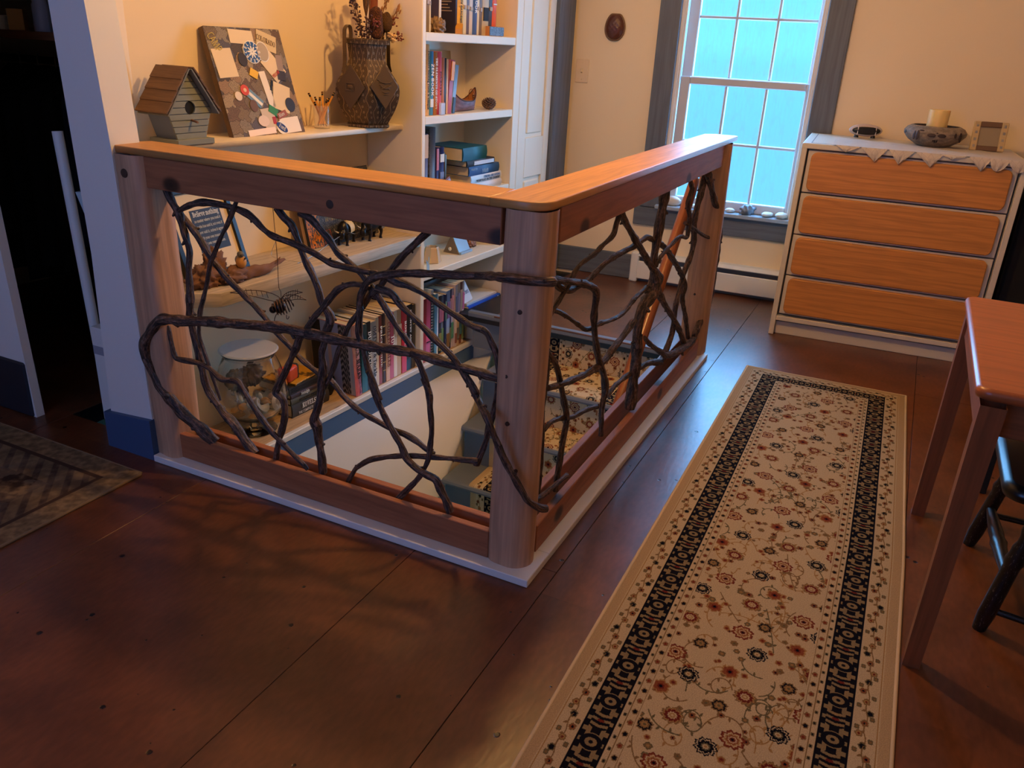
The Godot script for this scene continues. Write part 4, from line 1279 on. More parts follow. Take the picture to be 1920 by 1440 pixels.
	branch(rail, "wrap", [-0.516,0.694,-0.045,8.7, -0.504,0.713,-0.045,9.3, -0.469,0.733,-0.045,9.2, -0.410,0.748,-0.045,9.1, -0.328,0.761,-0.045,9.6, -0.249,0.770,-0.045,9.4, -0.173,0.781,-0.045,9.8, -0.094,0.805,0.021,9.9, -0.044,0.801,-0.002,11.7, 0.001,0.802,-0.024,9.4, -0.055,0.774,-0.130,8.1, -0.055,0.741,-0.252,8.6, -0.055,0.712,-0.357,9.0, -0.055,0.684,-0.437,10.1, -0.055,0.665,-0.475,10.3, -0.055,0.642,-0.485,9.6, -0.055,0.597,-0.481,8.9, -0.055,0.555,-0.492,9.0, -0.055,0.500,-0.518,9.2, -0.055,0.439,-0.557,9.4, -0.055,0.349,-0.632,10.6, -0.055,0.293,-0.654,9.9, -0.055,0.249,-0.639,9.1, -0.055,0.196,-0.647,7.6, -0.055,0.140,-0.660,6.8])
	branch(rail, "fork", [-0.065,0.848,-0.654,8.4, -0.065,0.823,-0.631,6.8, -0.065,0.792,-0.609,6.8, -0.065,0.778,-0.530,6.6, -0.065,0.766,-0.465,6.5, -0.065,0.760,-0.381,5.6, -0.065,0.747,-0.333,6.2, -0.065,0.719,-0.290,6.1, -0.065,0.699,-0.247,6.0, -0.065,0.680,-0.204,5.9, -0.065,0.658,-0.168,5.9])
	branch(rail, "fork", [-0.060,0.857,-0.643,10.6, -0.060,0.814,-0.702,9.3, -0.060,0.749,-0.806,9.8, -0.060,0.669,-0.938,10.3, -0.060,0.594,-1.064,11.8, -0.060,0.546,-1.152,14.0, -0.060,0.507,-1.151,13.1, -0.060,0.415,-1.282,10.8, -0.060,0.334,-1.417,10.3, -0.060,0.229,-1.574,10.9, -0.060,0.138,-1.688,11.3])
	branch(rail, "arch", [-0.070,0.809,-0.176,7.6, -0.070,0.765,-0.196,8.4, -0.070,0.725,-0.244,8.6, -0.070,0.700,-0.316,8.2, -0.070,0.696,-0.388,7.8, -0.070,0.696,-0.452,7.2, -0.070,0.717,-0.584,7.6, -0.070,0.720,-0.696,8.7, -0.070,0.715,-0.834,8.3, -0.070,0.719,-0.967,8.6, -0.070,0.702,-1.037,8.8, -0.070,0.647,-1.197,9.3, -0.070,0.576,-1.341,9.8, -0.070,0.485,-1.507,9.4, -0.070,0.418,-1.595,10.7, -0.070,0.358,-1.592,9.7, -0.070,0.259,-1.688,8.9, -0.070,0.128,-1.803,9.3])
	branch(rail, "trunk", [-0.060,0.858,-1.096,14.9, -0.060,0.768,-1.076,15.9, -0.060,0.684,-1.061,13.4, -0.060,0.616,-1.055,10.8, -0.060,0.550,-1.102,18.4, -0.060,0.503,-1.083,23.9, -0.060,0.482,-1.000,18.0, -0.060,0.437,-0.961,15.2, -0.060,0.370,-0.961,14.5, -0.060,0.392,-0.961,15.3, -0.060,0.282,-0.976,17.5, -0.060,0.202,-0.972,17.6, -0.060,0.113,-0.973,19.7])
	branch(rail, "vine", [-0.072,0.534,-1.060,7.3, -0.072,0.527,-0.935,7.0, -0.072,0.517,-0.878,7.8, -0.072,0.505,-0.796,6.7, -0.072,0.516,-0.684,6.5, -0.072,0.533,-0.591,7.1, -0.072,0.545,-0.482,6.8, -0.072,0.580,-0.408,5.8, -0.072,0.623,-0.327,5.6, -0.072,0.659,-0.252,6.1, -0.072,0.682,-0.184,5.2])
	branch(rail, "vine", [-0.050,0.869,-1.356,8.5, -0.050,0.820,-1.423,7.8, -0.050,0.773,-1.390,8.7, -0.050,0.711,-1.447,7.9, -0.050,0.668,-1.445,8.0, -0.050,0.639,-1.439,7.0, -0.050,0.660,-1.336,6.8, -0.050,0.653,-1.234,6.6, -0.050,0.633,-1.099,6.4, -0.050,0.608,-1.062,5.4])
	branch(rail, "bow", [-0.072,0.841,-1.704,13.6, -0.072,0.775,-1.672,11.5, -0.072,0.718,-1.635,11.5, -0.072,0.658,-1.623,11.6, -0.072,0.581,-1.665,10.7, -0.072,0.525,-1.649,10.7, -0.072,0.480,-1.582,9.6, -0.072,0.444,-1.556,9.5, -0.072,0.367,-1.508,9.5, -0.072,0.284,-1.505,9.6, -0.072,0.234,-1.506,10.7, -0.072,0.185,-1.445,10.6, -0.072,0.157,-1.376,12.6, -0.072,0.211,-1.184,9.9, -0.072,0.231,-1.056,8.5, -0.072,0.250,-0.906,8.2, -0.072,0.255,-0.801,7.0, -0.072,0.244,-0.734,6.9])
	branch(rail, "bow", [-0.045,0.852,-1.632,13.3, -0.045,0.767,-1.758,11.8, -0.045,0.671,-1.897,13.4, -0.045,0.560,-2.011,14.0, -0.045,0.482,-2.014,14.1, -0.045,0.373,-2.033,13.2, -0.045,0.255,-2.024,13.3, -0.045,0.208,-1.942,13.1, -0.045,0.148,-1.820,12.8, -0.045,0.127,-1.806,12.8, -0.045,0.142,-1.607,13.3, -0.045,0.189,-1.369,12.4, -0.045,0.242,-1.248,10.0, -0.045,0.319,-1.090,8.5, -0.045,0.372,-1.002,7.3])
	branch(rail, "twig", [-0.055,0.698,-1.407,5.9, -0.055,0.656,-1.546,7.2, -0.055,0.633,-1.615,6.3, -0.055,0.580,-1.789,6.6, -0.055,0.543,-1.947,6.9])
	branch(rail, "slope", [-0.058,0.475,-0.187,7.5, -0.058,0.445,-0.318,8.6, -0.058,0.420,-0.453,9.1, -0.058,0.406,-0.574,9.5, -0.058,0.409,-0.649,9.8, -0.058,0.422,-0.698,9.9, -0.058,0.431,-0.764,10.1, -0.058,0.445,-0.831,10.3, -0.058,0.460,-0.893,10.5])
	branch(rail, "twig", [-0.070,0.341,-0.213,5.6, -0.070,0.347,-0.255,6.4, -0.070,0.330,-0.329,6.6, -0.070,0.298,-0.420,6.9, -0.070,0.274,-0.541,7.2, -0.070,0.230,-0.692,7.6])
	branch(rail, "bow", [-0.062,0.588,-0.164,6.6, -0.062,0.526,-0.234,6.9, -0.062,0.473,-0.273,7.7, -0.062,0.393,-0.318,8.0, -0.062,0.323,-0.353,8.2, -0.062,0.261,-0.338,8.2, -0.062,0.199,-0.324,8.3, -0.062,0.126,-0.311,8.3, -0.062,0.111,-0.309,8.3])
	branch(rail, "upright", [-0.066,0.551,-0.191,6.7, -0.066,0.491,-0.193,6.8, -0.066,0.447,-0.182,6.8, -0.066,0.390,-0.182,6.9, -0.066,0.337,-0.189,7.0, -0.066,0.272,-0.192,7.1, -0.066,0.206,-0.193,7.2, -0.066,0.152,-0.185,7.2])
	branch(rail, "stub", [-0.050,0.171,-0.144,6.3, -0.050,0.161,-0.202,6.5, -0.050,0.153,-0.273,6.7, -0.050,0.141,-0.360,6.9])


func shelving() -> void:
	var b := thing("bookcase", "cream built-in bookcase with open shelves between the niche and the white door", "bookcase", sh(0, 0, 0))
	part("side_panel", spanned(Vector3(1.566, -0.2, -0.30), Vector3(1.594, 2.39, 0.0), 0.003), M.shelf_paint, b)
	part("side_panel", spanned(Vector3(2.372, -0.2, -0.30), Vector3(2.437, 2.39, 0.0), 0.003), M.shelf_paint, b)
	part("back_panel", spanned(Vector3(1.594, -0.2, -0.30), Vector3(2.372, 2.39, -0.292), 0.0), M.shelf_paint, b)
	for y in [1.301, 0.963, 0.588, 0.260]:
		part("shelf_board", spanned(Vector3(1.594, y - 0.036, -0.292), Vector3(2.372, y, -0.002), 0.003), M.shelf_paint, b)
	var low := thing("bottom_shelf", "long lowest shelf with a white front edge and a blue board under it", "shelf", sh(0, 0, 0))
	part("shelf_board", spanned(Vector3(0.06, -0.222, -0.30), Vector3(2.40, -0.20, -0.018), 0.002), M.pine_pale, low)
	part("front_edge", spanned(Vector3(0.06, -0.224, -0.018), Vector3(2.40, -0.199, 0.004), 0.003), M.white, low)
	part("apron_board", spanned(Vector3(0.06, -0.312, -0.02), Vector3(2.40, -0.224, 0.0), 0.003), M.blue, low)
	var mid := thing("middle_shelf", "whitewashed thick plank shelf with an open sawn left end in the niche", "shelf", sh(0, 0, 0))
	var st := mb()
	slab(st, PackedVector2Array([Vector2(0.396, 0.0), Vector2(1.565, 0.0), Vector2(1.565, 0.30), Vector2(0.42, 0.30), Vector2(0.285, 0.115)]), 0.397, 0.447, 0.002, LYING)
	part("plank", st, M.plank, mid)
	var up := thing("ledge_shelf", "narrow cream shelf above the railing holding the birdhouse and the vase", "shelf", sh(0, 0, 0))
	var lp := mb()
	slab(lp, PackedVector2Array([Vector2(0.28, 0.10), Vector2(1.565, 0.10), Vector2(1.565, 0.30), Vector2(0.42, 0.30)]), 0.902, LEDGE, 0.002, LYING)
	part("plank", lp, M.shelf_paint, up)

const LEDGE := 0.922
const BOTTOM := -0.199
const MID := 0.447

# a book: spine at z = 0 facing +z, thickness along x from 0, height up, pages to -z
func book(n: String, label: String, t: float, h: float, d: float, cover: Material, xf: Transform3D, group := "", soft := false) -> Node3D:
	var b := thing(n, label, "book", xf, group)
	var st := mb()
	var w := 0.0012 if soft else 0.0028
	w = minf(w, t * 0.2)
	span(st, Vector3(0, 0, -d), Vector3(w, h, -0.001), 0.0005)
	span(st, Vector3(t - w, 0, -d), Vector3(t, h, -0.001), 0.0005)
	st.set_smooth_group(5)
	var bulge := minf(t * 0.16, 0.005) if not soft else 0.0006
	var n8 := 6
	for i in n8:
		var a := float(i) / n8
		var c := float(i + 1) / n8
		var za := bulge * sin(PI * a) - 0.001
		var zc := bulge * sin(PI * c) - 0.001
		quad(st, Vector3(t * a, h, za), Vector3(t * c, h, zc), Vector3(t * c, 0, zc), Vector3(t * a, 0, za), Vector2(a, 0), Vector2(c, 0), Vector2(c, 1), Vector2(a, 1))
		for y in [0.0, h]:
			var q := [Vector3(t * a, y, za), Vector3(t * c, y, zc), Vector3(t * c, y, -0.004), Vector3(t * a, y, -0.004)]
			if y > 0: q.reverse()
			quad(st, q[3], q[2], q[1], q[0])
	part("cover", st, cover, b)
	var in_ := 0.0 if soft else 0.003
	part("pages", spanned(Vector3(w, in_, -d + in_), Vector3(t - w, h - in_, -0.003), 0.0), M.paper, b)
	b.set_meta("size", Vector3(t, h, d))
	return b

func spine_text(b: Node3D, s: String, size: float, m: Material, at_y := 0.5, wide := 0.0, serif := true, off := 0.0, upright := false, bold := true) -> void:
	var q: Vector3 = b.get_meta("size")
	var xf := Transform3D(Basis() if upright else Basis(Vector3.BACK, -PI / 2), Vector3(q.x * 0.5 + off, q.y * at_y, 0.0012 + minf(q.x * 0.16, 0.005)))
	letters(b, s, size, m, xf, serif, wide, bold)

func lying(x: float, y: float, d: float, turn := 0.0) -> Transform3D:   # spine to the front; x is its right end
	return sh(x, y, d, turn) * Transform3D(Basis(Vector3.BACK, PI / 2), Vector3.ZERO)

func spine_band(b: Node3D, y0: float, y1: float, m: Material) -> void:
	var q: Vector3 = b.get_meta("size")
	var z := minf(q.x * 0.16, 0.005)
	part("spine_label", spanned(Vector3(q.x * 0.12, q.y * y0, z - 0.004), Vector3(q.x * 0.88, q.y * y1, z - 0.0002), 0.0), m, b)

func col(r: int, g: int, b: int) -> Material:
	var k := "%d_%d_%d" % [r, g, b]
	if not M.has(k): M[k] = flat(c8(r, g, b), 0.55)
	return M[k]

func bottom_shelf_things() -> void:
	# glass bowl on a foot, full of shells
	var g := thing("glass_bowl", "large clear footed glass bowl filled with seashells on the bottom shelf", "bowl", sh(0.635, BOTTOM, -0.15))
	var prof := [Vector2(0.0, 0.0), Vector2(0.085, 0.0), Vector2(0.088, 0.003), Vector2(0.06, 0.008), Vector2(0.02, 0.016), Vector2(0.013, 0.03), Vector2(0.018, 0.042), Vector2(0.06, 0.052), Vector2(0.105, 0.078), Vector2(0.133, 0.120), Vector2(0.140, 0.165), Vector2(0.132, 0.22), Vector2(0.112, 0.28), Vector2(0.096, 0.315), Vector2(0.100, 0.326), Vector2(0.1045, 0.330), Vector2(0.1025, 0.332), Vector2(0.097, 0.328), Vector2(0.092, 0.316), Vector2(0.108, 0.28), Vector2(0.128, 0.22), Vector2(0.1365, 0.165), Vector2(0.129, 0.122), Vector2(0.10, 0.081), Vector2(0.055, 0.056), Vector2(0.0, 0.05)]
	part("bowl", turned(prof, 48), M.solid_glass, g)
	part("plate_lid", turned([Vector2(0, 0.336), Vector2(0.108, 0.336), Vector2(0.112, 0.340), Vector2(0.106, 0.344), Vector2(0.05, 0.341), Vector2(0, 0.341)], 40), M.frosted, g)
	rng.seed = 12
	var kinds := [col(206, 176, 140), col(226, 214, 196), col(176, 132, 98), col(198, 190, 178), col(214, 156, 86), col(150, 118, 96)]
	for i in 34:
		var a := rng.randf() * TAU
		var lv := i / 34.0
		var y := 0.066 + lv * 0.075
		var r := minf(0.112, 0.030 + (y - 0.05) * 1.5) * sqrt(rng.randf_range(0.25, 1.0)) * 0.80
		if i >= 22: r *= 0.85
		var p := Vector3(cos(a) * r, y, sin(a) * r)
		var s := rng.randf_range(0.014, 0.026)
		var st := mb()
		var turn := Basis.from_euler(Vector3(rng.randf() * 3, rng.randf() * 3, rng.randf() * 3))
		match i % 4:
			0: lump(st, Vector3.ZERO, Vector3(s * 1.2, s * 0.6, s), 0.25, i, 14, 1.5)
			1:   # scallop
				sheet(st, 22, 6, func(u, v):
					var an: float = -2.2 + 4.4 * u + PI / 2
					return Vector3(cos(an), sin(an), 0) * s * 1.3 * v + Vector3(0, -s * 0.5, s * 0.5 * (1.0 - v * v) * (1.0 + 0.12 * cos(u * 60.0))))
			2:   # cone shell
				var pr := []
				for k in 9: pr.append(Vector2(s * 0.62 * sin(PI * pow(k / 8.0, 0.7)) + 0.0002, s * 2.2 * (k / 8.0 - 0.5)))
				lathe(st, pr, 14)
			3: lump(st, Vector3.ZERO, Vector3(s * 1.5, s * 0.5, s * 0.5), 0.15, i, 14, 1.0)
		var o := part(numbered("seashell"), st, kinds[i % kinds.size()], self, sh(0.635, BOTTOM, -0.15) * Transform3D(turn, p))
		tag(o, "seashell piled in the big glass bowl on the bottom shelf", "seashell", "seashells in the glass bowl")
	var star := mb()   # the ribbed round shell against the glass
	sheet(star, 40, 8, func(u, v):
		var an: float = -u * TAU
		var r: float = 0.006 + 0.024 * v
		return Vector3(cos(an) * r, sin(an) * r, 0.010 * sin(v * PI) * (1.0 + 0.25 * cos(u * TAU * 16.0))))
	var so := part(numbered("seashell"), star, col(222, 196, 170), self, sh(0.668, -0.075, -0.058, 0.3) * Transform3D(Basis(Vector3.RIGHT, -0.25), Vector3.ZERO))
	tag(so, "round ribbed limpet shell pressed against the front of the glass bowl", "seashell", "seashells in the glass bowl")
	for i in 2:
		var mo := mb()
		lump(mo, Vector3.ZERO, Vector3(0.045, 0.038, 0.04), 0.9, 300 + i, 26, 3.5)
		var q := part(numbered("dried_sponge"), mo, col(92, 74, 62), self, sh(0.615 + 0.055 * i, 0.005 + 0.008 * i, -0.20 + 0.02 * i))
		tag(q, ["dark tangled dried sponge at the back left of the glass bowl", "dark tangled dried sponge at the back right of the glass bowl"][i], "sponge")
	# stack of antiques guides
	var fr := -0.092
	var y := BOTTOM
	var b := book("antiques_book", "thick olive-black lying book lettered KOVELS at the bottom of the low stack", 0.056, 0.225, 0.17, col(64, 54, 44), lying(1.012, y, fr), "books stacked beside the glass bowl")
	spine_text(b, "KOVELS'", 0.021, M.chalk, 0.56, 0.085, true, 0.012)
	spine_text(b, "THE COMPLETE ANTIQUES", 0.0105, M.chalk, 0.52, 0.15, false, -0.014, false, false)
	y += 0.0565
	b = book("antiques_book", "olive lying book above the thick KOVELS volume in the low stack", 0.027, 0.225, 0.165, col(84, 74, 48), lying(1.01, y, fr - 0.002), "books stacked beside the glass bowl")
	spine_text(b, "ANTIQUES PRICE LIST", 0.010, M.ink, 0.5, 0.14)
	y += 0.0275
	b = book("antiques_book", "brown lying book lettered Nostalgia in the low stack", 0.02, 0.218, 0.16, col(74, 50, 44), lying(1.004, y, fr - 0.001), "books stacked beside the glass bowl")
	spine_text(b, "Nostalgia", 0.0125, M.chalk, 0.63, 0.05)
	y += 0.0205
	b = book("antiques_book", "black lying book with fine bands, topmost of the low stack", 0.030, 0.222, 0.165, col(52, 42, 34), lying(1.004, y, fr - 0.004), "books stacked beside the glass bowl", true)
	for k in [0.28, 0.5, 0.72]:
		var q: Vector3 = b.get_meta("size")
		part("spine_label", spanned(Vector3(q.x * k - 0.001, 0.01, -0.003), Vector3(q.x * k + 0.001, q.y - 0.01, 0.0006), 0.0), M.dark_cloth, b)
	y += 0.0305
	var ym := thing("yellow_folder", "flat yellow printed folder lying under the orange box on the low book stack", "folder", sh(0.90, y, -0.185, 0.15))
	part("cover", boxed(Vector3(0.19, 0.008, 0.16), Vector3(0, 0.004, 0), 0.002), M.yellow_print, ym)
	var ob := thing("orange_box", "small rounded orange box with a grey band on top of the low book stack", "box", sh(0.835, y + 0.0085, -0.145, 0.25))
	part("body", rounded(Vector3(0.075, 0.062, 0.05), 0.012), M.orange, ob, Transform3D(Basis(), Vector3(0, 0.031, 0)))
	part("band", rounded(Vector3(0.014, 0.066, 0.054), 0.010), col(70, 76, 92), ob, Transform3D(Basis(), Vector3(0.034, 0.033, 0)))
	# dark bowl between the stack and the upright books
	var db := thing("dark_basket", "small round dark basket in the shade between the book stack and upright books", "basket", sh(1.062, BOTTOM, -0.155))
	part("basket", turned([Vector2(0, 0.002), Vector2(0.03, 0.0), Vector2(0.042, 0.03), Vector2(0.044, 0.07), Vector2(0.041, 0.078), Vector2(0.037, 0.068), Vector2(0.03, 0.02), Vector2(0, 0.01)], 24), M.soft_black, db)
	# upright books in the niche, left to right
	var D := -0.022
	var L := "upright books at the left of the bottom shelf"
	b = book("book", "leaning pink-spined book lettered MARKS with a picture cover, first of the upright books", 0.042, 0.335, 0.235, M.pink_spine, sh(1.112, BOTTOM, D) * Transform3D(Basis(Vector3.BACK, 0.075), Vector3.ZERO), L)
	spine_text(b, "U.S. MARKS", 0.026, M.ink, 0.47, 0.15, true, 0.004)
	spine_text(b, "ON POTTERY PORCELAIN", 0.010, M.ink, 0.16, 0.085, false, 0.006, false, false)
	part("cover_picture", spanned(Vector3(-0.0008, 0.004, -0.232), Vector3(-0.0002, 0.331, -0.003), 0.0), M.dish_cover, b)
	var rows := [
		[1.158, 1.195, 0.318, [34, 88, 98], "teal upright book beside the pink MARKS book", "", 0.0, 0],
		[1.196, 1.223, 0.322, [26, 28, 34], "black upright book lettered DUCK DECOYS", "DUCK DECOYS", 0.019, 1],
		[1.224, 1.259, 0.315, [196, 192, 188], "grey-white upright book lettered Old Lures & Tackle", "Old Lures & Tackle", 0.021, 2],
		[1.260, 1.280, 0.327, [206, 190, 166], "slim cream upright book between the white lures book and a red one", "", 0.0, 0],
		[1.281, 1.302, 0.328, [150, 62, 44], "slim brick-red upright book near the middle of the niche row", "PRICE GUIDE", 0.011, 1],
		[1.303, 1.327, 0.332, [58, 34, 32], "dark maroon upright book with gilt bands", "", 0.0, 3],
		[1.330, 1.357, 0.322, [214, 168, 132], "tan upright book lettered COLLECTIBLES in brown", "COLLECTIBLES", 0.021, 4],
		[1.358, 1.390, 0.320, [188, 84, 104], "rose upright book lettered TOYS", "TOYS", 0.024, 1],
		[1.391, 1.415, 0.323, [218, 206, 190], "slim off-white upright book right of the rose TOYS book", "", 0.0, 0],
		[1.416, 1.450, 0.323, [190, 158, 120], "plain tan upright book left of the bright red one", "", 0.0, 0],
		[1.451, 1.488, 0.320, [204, 40, 62], "bright red upright book towards the bookcase side panel", "ROSEVILLE", 0.013, 1],
		[1.492, 1.536, 0.325, [30, 26, 26], "black upright book with small white title at the panel end", "COUNTRY ANTIQUES", 0.010, 1],
		[1.537, 1.562, 0.318, [66, 58, 54], "dark grey upright book touching the bookcase side panel", "", 0.0, 3]]
	for r in rows:
		b = book("book", r[4], r[1] - r[0], r[2], 0.20 + 0.03 * fposmod(r[0] * 37.0, 1.0), col(r[3][0], r[3][1], r[3][2]), sh(r[0], BOTTOM, D - 0.004 * fposmod(r[0] * 91.0, 1.0)), L, r[7] != 3)
		if r[5] != "":
			spine_text(b, r[5], r[6], M.ink if r[7] == 2 else (col(120, 44, 30) if r[7] == 4 else M.chalk), 0.56, minf(0.018 * r[5].length(), 0.24), true)
		elif r[7] == 3:
			for k in [0.18, 0.3, 0.7, 0.82]: spine_band(b, k, k + 0.008, M.gold)
		else:
			spine_band(b, 0.62, 0.78, col(170, 150, 126) if r[3][0] > 100 else col(60, 120, 128))
	# magazines and books in the bookcase bay, left to right
	L = "upright books at the right of the bottom shelf"
	rows = [
		[1.615, 1.649, 0.322, [158, 30, 40], "dark red upright book against the bookcase side panel", ""],
		[1.650, 1.687, 0.318, [200, 84, 124], "magenta upright book beside the dark red one", ""],
		[1.688, 1.699, 0.320, [112, 34, 42], "very slim maroon booklet left of the comb-bound book", ""],
		[1.700, 1.721, 0.350, [210, 206, 204], "tall comb-bound white book with a dark spiral", "s"],
		[1.722, 1.742, 0.326, [88, 142, 172], "slim blue upright book right of the comb-bound book", ""],
		[1.743, 1.757, 0.322, [226, 230, 232], "slim bright white upright booklet in the bay", ""],
		[1.762, 1.789, 0.305, [62, 54, 62], "dark mottled magazine right of the white booklet", ""],
		[1.790, 1.812, 0.302, [118, 134, 164], "grey-blue magazine in the middle of the bay row", ""],
		[1.813, 1.827, 0.304, [36, 50, 92], "thin navy magazine in the bay row", ""],
		[1.828, 1.861, 0.316, [150, 170, 204], "wide light blue binder in the bay row", ""],
		[1.862, 1.880, 0.316, [44, 44, 78], "thin indigo magazine right of the light blue binder", ""],
		[1.881, 1.905, 0.318, [188, 178, 196], "lavender magazine in the bay row", ""],
		[1.906, 1.926, 0.332, [206, 190, 188], "pale pink magazine in the bay row", ""],
		[1.927, 1.953, 0.334, [196, 168, 140], "tan magazine near the right end of the bay row", ""],
		[1.954, 1.981, 0.334, [126, 72, 52], "brown and orange magazine second from the right end of the bay row", ""],
		[1.982, 2.004, 0.334, [222, 206, 192], "pale upright magazine ending the bay row", ""]]
	for i in rows.size():
		var r: Array = rows[i]
		b = book("magazine" if i > 5 else "book", r[4], r[1] - r[0], r[2], 0.215 + 0.015 * (i % 3), col(r[3][0], r[3][1], r[3][2]), sh(r[0], BOTTOM, D - 0.003 * (i % 4)), L, true)
		if r[5] == "s":
			for k in 22: part("comb_ring", boxed(Vector3(0.017, 0.006, 0.006), Vector3(0.0105, 0.015 + k * 0.0148, 0.002), 0.001), M.black, b)
		elif i == 1:
			spine_band(b, 0.30, 0.31, M.ink)
		elif i > 5:
			spine_band(b, 0.06 + 0.05 * (i % 3), 0.22 + 0.07 * (i % 4), col(150 - 30 * (i % 3), 96 + 22 * (i % 4), 84 + 30 * (i % 3)))
			spine_band(b, 0.55, 0.82 + 0.03 * (i % 3), col(90 + 34 * (i % 4), 90 + 20 * (i % 3), 110 + 18 * (i % 2)))
	b = book("book", "black book lying flat across the tops of the bay magazines", 0.026, 0.27, 0.19, col(34, 28, 30), lying(1.905, 0.152, -0.075), "", false)
	# lying stack at the right end
	L = "books lying at the right end of the bottom shelf"
	b = book("book", "thin teal booklet lying at the bottom right end of the shelf", 0.014, 0.29, 0.2, col(64, 140, 168), lying(2.366, BOTTOM, -0.012), L, true)
	b = book("book", "white folder lying on the teal booklet at the right shelf end", 0.022, 0.28, 0.2, col(206, 224, 236), lying(2.368, BOTTOM + 0.0145, -0.020), L, true)
	b = book("book", "navy paperback lying under the grey slab box at the right shelf end", 0.030, 0.27, 0.19, col(44, 62, 104), lying(2.362, BOTTOM + 0.037, -0.03), L, true)
	var gb := thing("grey_box", "grey-blue speckled slab box lying in the right-end stack", "box", sh(2.222, BOTTOM + 0.0675, -0.115))
	part("carton", boxed(Vector3(0.285, 0.082, 0.19), Vector3(0, 0.041, 0), 0.003), M.speckle, gb)
	var bk := thing("black_case", "small black case left of the grey slab box near the upright magazines", "case", sh(2.043, BOTTOM, -0.14))
	part("shell", rounded(Vector3(0.066, 0.13, 0.16), 0.01), M.black, bk, Transform3D(Basis(), Vector3(0, 0.065, 0)))
	b = book("book", "bright blue paperback dictionary lying on the grey slab box", 0.034, 0.33, 0.18, col(28, 84, 190), lying(2.366, BOTTOM + 0.150, -0.02), L, true)
	spine_text(b, "Webster's", 0.014, M.chalk, 0.78, 0.07, false)
	spine_text(b, "The Modern Reader", 0.014, col(240, 150, 190), 0.45, 0.12, false)
	part("logo_disc", turned([Vector2(0.011, 0), Vector2(0.011, 0.0008), Vector2(0, 0.001)], 18), M.chalk, b, Transform3D(Basis(Vector3.RIGHT, PI / 2), Vector3(0.017, 0.028, 0.0006)))
	b = book("book", "thin cream booklet lying on the blue paperback dictionary", 0.012, 0.31, 0.18, col(214, 206, 196), lying(2.35, BOTTOM + 0.1845, -0.035), L, true)
	var cu := thing("curled_booklet", "white booklet with a curled cover leaning on top of the blue dictionary", "booklet", sh(2.095, BOTTOM + 0.197, -0.03, 0.12))
	var cs := mb()
	sheet(cs, 12, 8, func(s, t): return Vector3((s - 0.5) * 0.19, t * 0.088 + 0.004, -0.02 - 0.05 * t - 0.05 * pow(maxf(0.0, s - 0.55), 2.0) * 4.0))
	part("cover", cs, M.white_page, cu)
	letters(cu, "The best", 0.022, col(96, 96, 120), Transform3D(Basis(Vector3.RIGHT, -0.52), Vector3(-0.015, 0.05, -0.044)), true, 0.08)

func rounded(s: Vector3, r: float) -> SurfaceTool:   # a block with generous rounding all round
	var st := mb()
	sheet(st, 32, 16, func(u, v):
		var a: float = -u * TAU
		var b: float = (v - 0.5) * PI
		var d := Vector3(cos(a) * cos(b), sin(b), sin(a) * cos(b))
		var h := s / 2.0 - Vector3.ONE * r
		var k := Vector3(clampf(d.x * 6.0, -1, 1), clampf(d.y * 6.0, -1, 1), clampf(d.z * 6.0, -1, 1))
		return k * h + d * r, Vector2(1, 1), 4)
	return st

